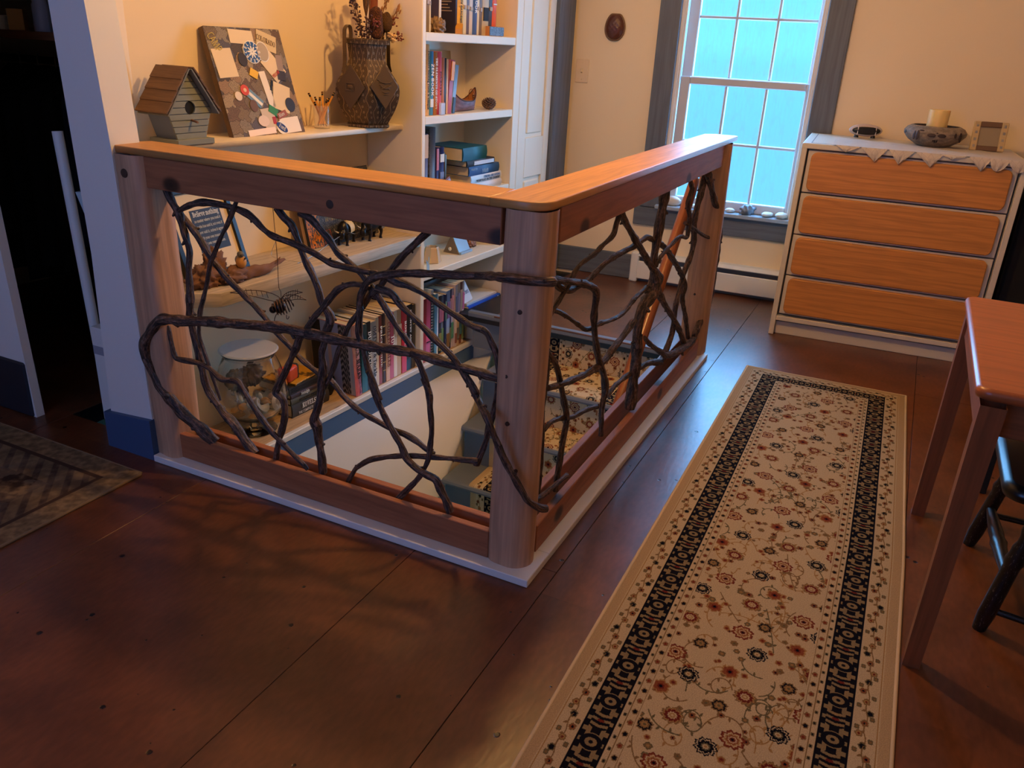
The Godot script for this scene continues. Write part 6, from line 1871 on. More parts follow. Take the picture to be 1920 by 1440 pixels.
func bookcase_things() -> void:
	# top visible shelf
	var L := "upright books on the bookcase's top visible shelf"
	var D := -0.03
	var Y := 1.302
	var rows := [
		[1.600, 1.634, 0.27, [78, 66, 40], "dark olive book at the left end of the top visible bookcase shelf", 0.0],
		[1.635, 1.659, 0.27, [128, 96, 48], "ochre-brown book beside the dark olive one on the top shelf", 0.0],
		[1.660, 1.671, 0.26, [222, 200, 158], "slim cream book third from the left on the top shelf", 0.0],
		[1.876, 1.922, 0.27, [232, 168, 44], "bright yellow book in the middle of the top shelf", 0.0],
		[1.924, 1.953, 0.26, [222, 200, 158], "cream book right of the bright yellow one", 0.0],
		[1.955, 1.976, 0.26, [98, 84, 96], "slim mauve-grey book on the top shelf", 0.0],
		[1.978, 2.005, 0.25, [212, 190, 166], "off-white book left of the blue one on the top shelf", 0.0],
		[2.007, 2.044, 0.26, [64, 92, 144], "blue book with pale lettering on the top shelf", 0.0],
		[2.046, 2.063, 0.26, [226, 202, 156], "slim pale book right of the blue one on the top shelf", 0.0],
		[2.065, 2.088, 0.25, [122, 92, 66], "slim brown striped book behind the printing blocks", 0.0],
		[2.090, 2.148, 0.26, [196, 172, 136], "wide grey-beige book with a dark mark on the top shelf", 0.0],
		[2.150, 2.179, 0.27, [64, 52, 50], "charcoal book next to the orange-red one", 0.0],
		[2.180, 2.220, 0.27, [222, 84, 24], "orange-red book at the right end of the top shelf row", 0.0]]
	var b: Node3D
	for r in rows:
		b = book("book", r[4], r[1] - r[0], r[2], 0.19, col(r[3][0], r[3][1], r[3][2]), sh(r[0], Y, D), L, r[1] - r[0] < 0.03)
		if r[3][0] == 232: spine_text(b, "THE COMPLETE GARDENER", 0.014, M.ink, 0.5, 0.2, false)
		elif r[3][0] == 64 and r[3][1] == 92: spine_text(b, "HANDBOOK", 0.02, M.chalk, 0.62, 0.14, false)
		elif r[3][0] == 196: spine_band(b, 0.24, 0.46, M.ink)
		elif r[3][0] == 222 and r[3][1] == 84: spine_band(b, 0.5, 0.52, M.chalk)
		else: spine_band(b, 0.4, 0.46, col(170, 140, 104))
	b = book("book", "purple book whose cover shows a white flower, on the top shelf", 0.014, 0.27, 0.16, col(226, 214, 200), sh(1.735, Y, D), "", true)
	part("cover_picture", spanned(Vector3(-0.0009, 0.003, -0.158), Vector3(-0.0003, 0.268, -0.004), 0.0), col(78, 66, 92), b)
	var fl := mb()
	for k in 5: lump(fl, Vector3(-0.002, 0.115 + 0.004 * k, -0.09 + 0.012 * (k - 2)), Vector3(0.0012, 0.034, 0.010), 0.1, k, 12, 1.0, Basis(Vector3.RIGHT, -0.22 * (k - 2)))
	part("flower_print", fl, M.chalk, b)
	b = book("book", "black book with its text-covered back showing, left of the yellow one", 0.013, 0.29, 0.17, col(44, 32, 40), sh(1.862, Y, D), "", true)
	for k in 15:
		part("text_line", spanned(Vector3(-0.0012, 0.09 + k * 0.0125, -0.155), Vector3(-0.0003, 0.094 + k * 0.0125, -0.02 - 0.03 * fposmod(k * 0.37, 1.0)), 0.0), col(168, 140, 116), b)
	var ro := mb()
	lump(ro, Vector3(0, 0.026, 0), Vector3(0.042, 0.032, 0.035), 0.75, 14, 40, 2.2)
	lump(ro, Vector3(0.015, 0.034, 0.012), Vector3(0.012, 0.034, 0.02), 0.4, 15, 24, 2.2, Basis(Vector3.BACK, 0.6))
	var o := part(numbered("rock"), ro, col(142, 108, 70), self, sh(1.742, Y, -0.05))
	tag(o, "rough brown mineral rock standing before the purple and black books", "rock")
	var cy := thing("crystal", "small honey-coloured crystal house shape in front of the yellow book", "crystal", sh(1.882, Y, -0.022, 0.5))
	var cs := mb()
	prism(cs, PackedVector2Array([Vector2(-0.022, 0), Vector2(0.022, 0), Vector2(0.022, 0.012), Vector2(0.0, 0.042), Vector2(-0.022, 0.020)]), -0.016, 0.016)
	part("crystal_body", cs, M.amber, cy)
	var bl := thing("printing_block", "wooden block with a blue engraved front lying at the edge of the top shelf", "block", sh(2.184, Y, -0.036))
	part("wood", boxed(Vector3(0.135, 0.041, 0.062), Vector3(0, 0.0205, 0), 0.001), col(190, 124, 66), bl)
	part("engraved_face", boxed(Vector3(0.133, 0.039, 0.003), Vector3(0, 0.0205, 0.0318), 0.0008), M.speckle_dark, bl)
	# second shelf
	Y = 0.964
	L = "upright books on the bookcase shelf with the canoe"
	rows = [
		[1.600, 1.624, 0.292, [216, 176, 128], "tan book lettered REMEMBER YOUR ESSENCE at the left end of the canoe shelf", "REMEMBER YOUR ESSENCE", 0.010],
		[1.625, 1.653, 0.290, [210, 168, 116], "tan book lettered Furniture Making Plain & Simple", "Furniture Making Plain & Simple", 0.012],
		[1.655, 1.683, 0.262, [62, 134, 176], "blue book lettered ZEN BOOK in white", "ZEN BOOK", 0.019],
		[1.686, 1.713, 0.260, [172, 112, 54], "ochre book with pale capital letters beside the blue ZEN book", "THE ELEMENTS OF STORY", 0.013],
		[1.714, 1.721, 0.258, [196, 44, 48], "very thin red book left of the pink one", "", 0.0],
		[1.722, 1.747, 0.262, [206, 84, 102], "pink-red book in the middle of the canoe shelf", "JOURNEYS", 0.010],
		[1.748, 1.771, 0.238, [178, 108, 72], "copper brown book right of the pink one", "", 0.0],
		[1.773, 1.786, 0.236, [36, 28, 30], "thin black book between copper and peach spines", "", 0.0],
		[1.788, 1.801, 0.232, [226, 174, 122], "thin peach book left of the leaning mauve one", "", 0.0]]
	for r in rows:
		b = book("book", r[4], r[1] - r[0], r[2], 0.17, col(r[3][0], r[3][1], r[3][2]), sh(r[0], Y, -0.022), L, r[1] - r[0] < 0.02)
		if r[5] != "":
			spine_text(b, r[5], r[6], M.ink if r[3][0] > 205 else M.chalk, 0.56 if r[5] == "ZEN BOOK" else 0.5, minf(r[2] * 0.82, 0.0125 * r[5].length()) if r[5] != "ZEN BOOK" else 0.13, r[5] != "ZEN BOOK")
		if r[5] == "ZEN BOOK": spine_band(b, 0.13, 0.26, M.chalk)
	b = book("book", "tall black book standing behind the copper and peach ones", 0.05, 0.268, 0.02, M.soft_black, sh(1.755, Y, -0.21), "")
	b = book("book", "leaning mauve book with an orange label on the canoe shelf", 0.030, 0.232, 0.16, col(176, 92, 112), sh(1.803, Y, -0.024) * Transform3D(Basis(Vector3.BACK, -0.10), Vector3.ZERO), L, true)
	spine_band(b, 0.62, 0.97, col(224, 142, 48))
	b = book("book", "leaning pale blue book beside the mauve one, nearest the canoe", 0.026, 0.212, 0.15, col(138, 172, 206), sh(1.836, Y, -0.026) * Transform3D(Basis(Vector3.BACK, -0.15), Vector3.ZERO), L, true)
	spine_band(b, 0.02, 0.34, col(52, 48, 52))
	var be := thing("bookend", "small clear plastic block in front of the red and pink books", "bookend", sh(1.728, Y, -0.004))
	part("block", boxed(Vector3(0.034, 0.052, 0.012), Vector3(0, 0.026, 0), 0.002), M.frosted, be)
	var ca := thing("greeting_card", "tan card with a pressed fern print leaning at the back of the canoe shelf", "card", sh(2.085, Y, -0.245) * Transform3D(Basis(Vector3.RIGHT, -0.12), Vector3.ZERO))
	part("card", boxed(Vector3(0.23, 0.262, 0.003), Vector3(0, 0.131, 0), 0.0006), col(188, 150, 92), ca)
	part("inner_field", boxed(Vector3(0.105, 0.17, 0.0012), Vector3(-0.012, 0.115, 0.002), 0.0004), col(202, 166, 108), ca)
	var fe := mb()
	bar(fe, Vector3(-0.012, 0.045, 0.0032), Vector3(-0.010, 0.19, 0.0032), 0.0014, 0.0005, 5)
	for k in 13:
		for s in [-1.0, 1.0]:
			var y := 0.055 + k * 0.0098
			var l := 0.040 * (1.0 - k / 14.0) + 0.004
			lump(fe, Vector3(-0.0115 + s * l * 0.5, y + l * 0.22, 0.003), Vector3(l * 0.52, 0.0036, 0.0008), 0.1, k, 10, 1.0, Basis(Vector3.BACK, s * 0.42))
	part("fern_print", fe, col(74, 62, 36), ca)
	# bark canoe
	var cn := thing("toy_canoe", "small stitched birchbark toy canoe on the bookcase shelf", "toy canoe", sh(2.02, Y, -0.075, 0.10))
	var hull := func(s: float, t: float, inset: float) -> Vector3:
		var x := lerpf(-0.118, 0.118, s)
		var e := absf(2.0 * s - 1.0)
		var w := 0.033 * pow(1.0 - pow(e, 2.4), 0.8) + 0.0012 - inset
		var top := 0.045 + 0.044 * pow(e, 3.2) + (0.012 if s > 0.5 else 0.0) * pow(e, 4.0)
		var a := (t - 0.5) * PI
		var y := top * (1.0 - cos(a)) if absf(t - 0.5) < 0.5 else top
		return Vector3(x, maxf(0.0, y - (0.0 if inset == 0.0 else -0.003)), w * sin(a))
	var h1 := mb()
	sheet(h1, 30, 14, func(s, t): return hull.call(s, 1.0 - t, 0.0))
	part("outer_hull", h1, M.birch, cn)
	var h2 := mb()
	sheet(h2, 30, 14, func(s, t): return hull.call(s, t, 0.002))
	part("inner_hull", h2, col(178, 112, 58), cn)
	for sd in [-1.0, 1.0]:
		var gw := mb()
		var pts := []
		for i in 25:
			var p: Vector3 = hull.call(i / 24.0, 0.5 + 0.5 * sd, 0.0)
			pts.append(Vector4(p.x, p.y + 0.001, p.z, 0.0028))
		tube(gw, pts, 7)
		part("gunwale", gw, col(88, 48, 26), cn)
		var sti := mb()
		for i in 7:
			var x: float = 0.112 * sd
			lump(sti, Vector3(x - 0.004 * sd, 0.008 + i * 0.0105, 0.003), Vector3(0.006, 0.0018, 0.004), 0.0, i, 8, 1.0, Basis(Vector3.BACK, 0.7 * sd))
			lump(sti, Vector3(x - 0.004 * sd, 0.008 + i * 0.0105, -0.003), Vector3(0.006, 0.0018, 0.004), 0.0, i, 8, 1.0, Basis(Vector3.BACK, 0.7 * sd))
		part("stitching", sti, col(206, 158, 108), cn)
	part("thwart", boxed(Vector3(0.012, 0.004, 0.052), Vector3(0.045, 0.046, 0), 0.001), col(196, 132, 76), cn)
	var hoop := mb()
	tube(hoop, spline(wire([Vector3(0.085, 0.05, 0.018), Vector3(0.082, 0.085, 0.012), Vector3(0.080, 0.096, 0.0), Vector3(0.082, 0.085, -0.012), Vector3(0.085, 0.05, -0.018)], 0.0022), 0.005), 6)
	part("hoop", hoop, col(150, 90, 44), cn)
	var pc := mb()
	for i in 90:
		var t := i / 90.0
		var a := i * 2.399
		var r := 0.030 * sqrt(maxf(0.05, 1.0 - pow(t * 1.9 - 0.9, 2.0)))
		lump(pc, Vector3(cos(a) * r, 0.004 + t * 0.048, sin(a) * r), Vector3(0.009, 0.003, 0.006), 0.3, i, 8, 1.0, Basis(Vector3.UP, -a) * Basis(Vector3.BACK, 0.6))
	lump(pc, Vector3(0, 0.026, 0), Vector3(0.026, 0.026, 0.026), 0.1, 3, 14)
	var pco := part(numbered("pine_cone"), pc, col(112, 84, 66), self, sh(2.222, Y, -0.055))
	tag(pco, "round rough brown pine cone right of the toy canoe", "pine cone")
	# third shelf
	Y = 0.589
	L = "upright books on the bookcase shelf with the lying stack"
	b = book("book", "blue-grey book with a tan label at the left of the third shelf", 0.036, 0.292, 0.2, col(106, 106, 138), sh(1.652, Y, -0.05), L)
	spine_band(b, 0.64, 0.99, col(206, 160, 104))
	b = book("binder", "tall dark marbled binder leaning on the third shelf", 0.044, 0.318, 0.22, M.speckle_dark, sh(1.696, Y, -0.045), L)
	b = book("book", "indigo book with a pink label on the third shelf", 0.022, 0.225, 0.17, col(54, 52, 112), sh(1.754, Y, -0.05), L)
	spine_band(b, 0.55, 0.98, col(206, 108, 120))
	b = book("book", "navy book with a white flower mark on the third shelf", 0.040, 0.226, 0.17, col(50, 60, 116), sh(1.780, Y, -0.05), L)
	spine_band(b, 0.70, 0.86, M.chalk)
	spine_band(b, 0.20, 0.50, col(120, 124, 160))
	var tb := thing("grey_canister", "slim dark grey metal canister beside the navy book on the third shelf", "canister", sh(1.842, Y, -0.075))
	part("can", turned([Vector2(0, 0), Vector2(0.02, 0), Vector2(0.021, 0.002), Vector2(0.021, 0.182), Vector2(0.019, 0.188), Vector2(0.012, 0.190), Vector2(0.012, 0.197), Vector2(0, 0.198)], 24), M.metal, tb)
	var ph := thing("tilted_photo", "tiny tilted brown-edged photo frame before the canister on the third shelf", "photo frame", sh(1.836, Y, -0.018, 0.15) * Transform3D(Basis(Vector3.BACK, 0.25) * Basis(Vector3.RIGHT, -0.2), Vector3.ZERO))
	part("frame", boxed(Vector3(0.066, 0.088, 0.010), Vector3(0, 0.044, 0), 0.002), col(120, 66, 44), ph)
	part("photo", boxed(Vector3(0.046, 0.066, 0.002), Vector3(0.004, 0.046, 0.0055), 0.0004), col(168, 156, 190), ph)
	part("dark_slip", boxed(Vector3(0.016, 0.05, 0.002), Vector3(0.006, 0.042, 0.0065), 0.0004), col(58, 52, 70), ph)
	L = "books lying in the third-shelf stack"
	b = book("book", "white lying book at the bottom of the third-shelf stack", 0.034, 0.30, 0.21, col(226, 224, 222), lying(2.312, Y, -0.016), L)
	b = book("book", "white lying book titled FINDING AND BUYING YOUR PLACE IN THE COUNTRY", 0.037, 0.298, 0.21, col(228, 228, 226), lying(2.312, Y + 0.0345, -0.020), L)
	spine_text(b, "FINDING AND BUYING", 0.0115, col(52, 92, 130), 0.34, 0.16, false, 0.0075)
	spine_text(b, "YOUR PLACE IN THE COUNTRY", 0.0115, M.ink, 0.46, 0.23, false, -0.0075)
	b = book("book", "blue lying book with silver titling in the third-shelf stack", 0.045, 0.292, 0.20, col(42, 84, 128), lying(2.290, Y + 0.072, -0.022), L)
	for k in 3: spine_text(b, ["COLLECTED", "POEMS AND", "STORIES"][k], 0.009, col(150, 178, 206), [0.86, 0.5, 0.5][k], 0.06, true, 0.010 - k * 0.010)
	b = book("book", "thin black lying book under the teal one in the third-shelf stack", 0.030, 0.262, 0.20, col(30, 28, 32), lying(2.240, Y + 0.1175, -0.022), L)
	part("page_strip", spanned(Vector3(0.006, 0.01, -0.004), Vector3(0.024, 0.20, 0.0052), 0.0), col(214, 212, 214), b)
	b = book("book", "thick teal lying book on top of the third-shelf stack", 0.062, 0.222, 0.215, col(20, 92, 104), lying(2.164, Y + 0.148, -0.024), L)
	# fourth shelf
	Y = 0.261
	var cu := thing("candle_cup", "small beige leaf-panelled votive cup at the left of the fourth shelf", "cup", sh(1.803, Y, -0.10))
	part("cup", faceted(turned([Vector2(0, 0), Vector2(0.044, 0), Vector2(0.046, 0.006), Vector2(0.033, 0.072), Vector2(0.030, 0.078), Vector2(0.028, 0.070), Vector2(0.036, 0.010), Vector2(0, 0.008)], 7)), M.votive, cu)
	for k in 7:
		var a := TAU * k / 7.0
		var r := mb()
		bar(r, Vector3(cos(a) * 0.046, 0.004, sin(a) * 0.046), Vector3(cos(a) * 0.0335, 0.074, sin(a) * 0.0335), 0.0018, 0.0014, 6)
		part("rib", r, M.gold, cu)
	var te := thing("tent_block", "small triangular block with a pale blue sloping front on the fourth shelf", "ornament", sh(2.07, Y, -0.125))
	var tp := mb()
	prism(tp, PackedVector2Array([Vector2(-0.048, 0), Vector2(0.048, 0), Vector2(0.004, 0.088), Vector2(-0.004, 0.088)]), 0.056, -0.056, Transform3D(Basis(Vector3(0, 0, 1), Vector3(0, 1, 0), Vector3(-1, 0, 0)), Vector3.ZERO))
	part("body", tp, col(128, 112, 96), te)
	part("front_plate", boxed(Vector3(0.108, 0.092, 0.003), Vector3(0, 0, 0), 0.001), M.pale_blue, te, Transform3D(Basis(Vector3.RIGHT, -0.465), Vector3(0, 0.045, 0.0275)))
	part("lip", boxed(Vector3(0.11, 0.012, 0.014), Vector3(0, 0.006, 0.055), 0.002), M.pale_blue, te)
	var pe := mb()
	lump(pe, Vector3(-0.060, 0.022, -0.005), Vector3(0.006, 0.010, 0.010), 0.1, 4, 14)
	part("pearl", pe, M.chalk, te)
	var co := mb()
	lump(co, Vector3(0, 0.018, 0), Vector3(0.036, 0.022, 0.026), 0.9, 23, 34, 4.0)
	var cor := part(numbered("coral"), co, col(156, 104, 74), self, sh(2.205, Y, -0.13))
	tag(cor, "knobbly reddish brown coral piece right of the triangular block", "coral")
	var bf := thing("glass_butterfly", "pale blue glass butterfly at the front edge of the fourth shelf", "ornament", sh(1.617, Y, 0.012, 0.4))
	for s in [-1.0, 1.0]:
		var w := mb()
		slab(w, PackedVector2Array([Vector2(0.0, 0.008), Vector2(0.012 * s, 0.002), Vector2(0.024 * s, 0.016), Vector2(0.022 * s, 0.040), Vector2(0.030 * s, 0.072), Vector2(0.016 * s, 0.060), Vector2(0.0, 0.034)]), -0.0015, 0.0015, 0.0006)
		part("wing", w, M.frosted_blue, bf, Transform3D(Basis(Vector3.UP, 0.3 * s), Vector3.ZERO))

func dresser_corner() -> void:
	var d := thing("dresser", "grey-white dresser with four wood-fronted drawers right of the window", "dresser", fw(0, 0, 0))
	var x0 := 0.141
	var x1 := 1.060
	var zf := 0.645
	var H := 0.923
	part("side_panel", spanned(Vector3(x0, 0, 0.03), Vector3(x0 + 0.024, H - 0.022, zf), 0.002), M.grey_frame, d)
	part("side_panel", spanned(Vector3(x1 - 0.024, 0, 0.03), Vector3(x1, H - 0.022, zf), 0.002), M.grey_frame, d)
	part("top", spanned(Vector3(x0, H - 0.024, 0.03), Vector3(x1, H, zf), 0.003), M.grey_frame, d)
	part("inlay_line", spanned(Vector3(x0 + 0.035, H - 0.001, 0.06), Vector3(x0 + 0.039, H + 0.0005, zf - 0.04), 0.0), M.grey_shadow, d)
	part("inlay_line", spanned(Vector3(x0 + 0.035, H - 0.001, zf - 0.044), Vector3(x1 - 0.04, H + 0.0005, zf - 0.040), 0.0), M.grey_shadow, d)
	part("back", spanned(Vector3(x0 + 0.02, 0.02, 0.03), Vector3(x1 - 0.02, H - 0.02, 0.045), 0.0), M.grey_frame, d)
	part("bottom_rail", spanned(Vector3(x0 + 0.024, 0.075, zf - 0.10), Vector3(x1 - 0.024, 0.098, zf - 0.001), 0.002), M.grey_frame, d)
	part("plinth", spanned(Vector3(x0 + 0.024, 0.0, zf - 0.06), Vector3(x1 - 0.024, 0.064, zf - 0.030), 0.002), M.grey_frame, d)
	part("case_interior", spanned(Vector3(x0 + 0.024, 0.098, 0.045), Vector3(x1 - 0.024, H - 0.024, zf - 0.05), 0.0), M.grey_shadow, d)
	var ys := [[0.703, 0.893], [0.506, 0.697], [0.306, 0.500], [0.108, 0.300]]
	for y in ys:
		var q := part("drawer", spanned(Vector3(x0 + 0.032, y[0], zf - 0.05), Vector3(x1 - 0.032, y[1], zf - 0.018), 0.002), M.grey_frame, d)
		var w := mb()
		plate(w, 0.818, y[1] - y[0] - 0.018, 0.026, zf - 0.018, zf + 0.003, 0.004, Vector2((x0 + x1) / 2 - 0.002, (y[0] + y[1]) / 2 + 0.001))
		part("wood_panel", w, M.maple, q)
	# lace runner: cloth on the top, points hanging over the front edge
	var lr := thing("lace_runner", "white crocheted lace runner with hanging points on the dresser top", "doily", fw(0, 0, 0))
	var cl := mb()
	sheet(cl, 60, 30, func(s, t):
		var e: float = 0.012 * absf(sin(s * PI * 9.0))
		var x := lerpf(0.27, 1.045, s)
		var z := lerpf(zf + 0.004, 0.24 - e + 0.05 * sin(s * 5.0), t)
		return Vector3(x, H + 0.0035 + 0.002 * sin(s * 37.0) * sin(t * 23.0), z), Vector2(9, 5))
	part("cloth", cl, M.lace, lr)
	var tips := [[0.335, 0.10, 0.028, 0], [0.445, 0.105, 0.058, 0], [0.560, 0.10, 0.060, 0], [0.672, 0.105, 0.060, 0], [0.765, 0.10, 0.020, 0], [0.870, 0.085, 0.058, 0], [0.945, 0.075, 0.052, 1], [1.012, 0.075, 0.050, 1]]
	for k in tips.size():
		var p: Array = tips[k]
		var st := mb()
		sheet(st, 14, 8, func(s, t):
			var w: float = p[1] * (t if p[3] == 0 else pow(t, 0.45)) * 1.06
			var drop: float = p[2] * (1.0 - t)
			var wav: float = 0.004 * sin(s * 14.0 + k) * (1.0 - t) + 0.003 * absf(sin(s * 20.0))
			var sk: float = 0.012 * (1.0 - t) * (1.0 if k % 2 else -0.4)
			return Vector3(p[0] + sk + (s - 0.5) * w, H + 0.004 - drop, zf + 0.005 + 0.006 * sin((1.0 - t) * PI) + wav), Vector2(1.4, 0.8))
		part("hanging_point", st, M.lace, lr)
	# clock radio
	var c := thing("alarm_clock", "small oval silver alarm clock with a dark face on the dresser", "clock", fw(0.398, H + 0.004, 0.13, 0.25))
	var cb := mb()
	lump(cb, Vector3(0, 0.036, 0), Vector3(0.080, 0.030, 0.028), 0.0, 1, 30)
	part("body", cb, col(196, 176, 166), c)
	var fc := mb()
	lump(fc, Vector3(0, 0.0355, 0.012), Vector3(0.069, 0.022, 0.019), 0.0, 1, 28)
	part("face", fc, M.black, c)
	for x in [-0.043, 0.043]:
		part("divider_bar", boxed(Vector3(0.004, 0.042, 0.006), Vector3(x, 0.0355, 0.0275 - 0.004), 0.001), col(206, 196, 190), c)
	part("display", boxed(Vector3(0.076, 0.026, 0.004), Vector3(0, 0.0355, 0.031), 0.001), col(12, 10, 14), c)
	for x in [-0.04, 0.04]: part("foot", turned([Vector2(0.012, 0), Vector2(0.010, 0.012), Vector2(0, 0.012)], 14), M.black, c, Transform3D(Basis(), Vector3(x, 0, 0)))
	# painted bowl with a candle
	var b := thing("clay_bowl", "low round grey-brown clay bowl with dark painted motifs on the lace runner", "bowl", fw(0.700, H + 0.004, 0.27))
	part("bowl", turned([Vector2(0, 0.0), Vector2(0.062, 0.0), Vector2(0.075, 0.004), Vector2(0.112, 0.026), Vector2(0.134, 0.052), Vector2(0.136, 0.066), Vector2(0.124, 0.082), Vector2(0.104, 0.092), Vector2(0.098, 0.092), Vector2(0.112, 0.075), Vector2(0.118, 0.060), Vector2(0.10, 0.030), Vector2(0.06, 0.012), Vector2(0, 0.010)], 48), M.clay, b)
	for q in [[1.57 + 0.16, 0.056, 0.018, 0.008], [1.57 - 0.16, 0.056, 0.018, 0.008], [1.57 + 0.62, 0.052, 0.010, 0.022], [1.57 + 0.74, 0.050, 0.008, 0.020], [1.57 - 0.85, 0.052, 0.010, 0.022], [1.57 + 0.02, 0.030, 0.003, 0.010], [1.57 - 0.05, 0.030, 0.003, 0.010], [1.57 + 0.08, 0.032, 0.004, 0.006], [1.57 + 1.25, 0.060, 0.010, 0.008], [1.57, 0.067, 0.004, 0.003], [1.57 + 0.5, 0.074, 0.012, 0.003], [1.57 - 0.62, 0.060, 0.006, 0.012]]:
		var a: float = q[0]
		var rr := 0.1355 if q[1] > 0.045 else 0.116
		var m := mb()
		lump(m, Vector3.ZERO, Vector3(q[2], q[3], 0.0025), 0.15, 2, 14)
		part("painted_motif", m, M.motif, b, Transform3D(Basis(Vector3.UP, PI / 2 - a) * Basis(Vector3.RIGHT, -0.05 if q[1] > 0.045 else 0.75), Vector3(cos(a) * rr, q[1], sin(a) * rr)))
	var cd := thing("pillar_candle", "thick cream pillar candle standing in the clay bowl", "candle", fw(0.700, H + 0.014, 0.265))
	part("wax", turned([Vector2(0, 0.0), Vector2(0.044, 0.0), Vector2(0.045, 0.003), Vector2(0.0455, 0.148), Vector2(0.044, 0.152), Vector2(0.039, 0.150), Vector2(0.034, 0.138), Vector2(0, 0.136)], 36), M.wax, cd)
	var wk := mb()
	bar(wk, Vector3(0, 0.135, 0), Vector3(0.002, 0.146, 0), 0.0015)
	part("wick", wk, M.black, cd)
	# glass photo frame
	var f := thing("glass_photo_frame", "small square glass photo frame with a grey picture at the dresser's right end", "photo frame", fw(0.925, H + 0.004, 0.30, 0.12) * Transform3D(Basis(Vector3.RIGHT, -0.16), Vector3.ZERO))
	for x in [-1.0, 1.0]:
		part("side_bar", boxed(Vector3(0.028, 0.128, 0.016), Vector3(0.058 * x, 0.064, 0), 0.003), M.glass_bar, f)
		for k in 4: part("etched_mark", boxed(Vector3(0.010, 0.012, 0.001), Vector3(0.058 * x, 0.02 + k * 0.03, 0.0083), 0.0003), M.silver, f)
	part("top_bar", boxed(Vector3(0.09, 0.024, 0.014), Vector3(0, 0.116, 0), 0.003), M.brown_glass, f)
	part("bottom_bar", boxed(Vector3(0.09, 0.022, 0.014), Vector3(0, 0.011, 0), 0.003), M.brown_glass, f)
	part("picture", boxed(Vector3(0.09, 0.084, 0.004), Vector3(0, 0.063, -0.002), 0.0005), col(150, 134, 106), f)
	# the dark corner right of the dresser
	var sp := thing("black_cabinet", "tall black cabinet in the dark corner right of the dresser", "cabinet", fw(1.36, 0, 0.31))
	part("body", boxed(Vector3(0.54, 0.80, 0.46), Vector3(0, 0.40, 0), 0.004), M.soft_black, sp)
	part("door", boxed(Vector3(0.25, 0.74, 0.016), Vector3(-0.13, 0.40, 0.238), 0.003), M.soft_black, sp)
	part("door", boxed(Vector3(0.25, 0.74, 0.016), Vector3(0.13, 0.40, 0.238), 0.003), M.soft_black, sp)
	var yb := thing("toy_telephone", "yellow plastic toy box with two knobs behind the table", "toy", at(1.168, 0.52, -1.30, 0.25))
	part("body", rounded(Vector3(0.12, 0.09, 0.09), 0.012), M.yellow_toy, yb, Transform3D(Basis(), Vector3(0, 0.045, 0)))
	for k in 2: part("knob", turned([Vector2(0.014, 0.0), Vector2(0.013, 0.012), Vector2(0.008, 0.016), Vector2(0, 0.017)], 18), M.yellow_toy, yb, Transform3D(Basis(Vector3.RIGHT, PI / 2), Vector3(0.02 + 0.008 * k, 0.030 + 0.036 * k, 0.044)))
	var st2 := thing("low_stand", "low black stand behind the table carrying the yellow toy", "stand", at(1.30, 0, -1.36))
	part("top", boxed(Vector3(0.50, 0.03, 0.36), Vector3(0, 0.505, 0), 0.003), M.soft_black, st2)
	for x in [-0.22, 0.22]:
		for z in [-0.15, 0.15]: part("leg", boxed(Vector3(0.03, 0.49, 0.03), Vector3(x, 0.245, z), 0.002), M.soft_black, st2)

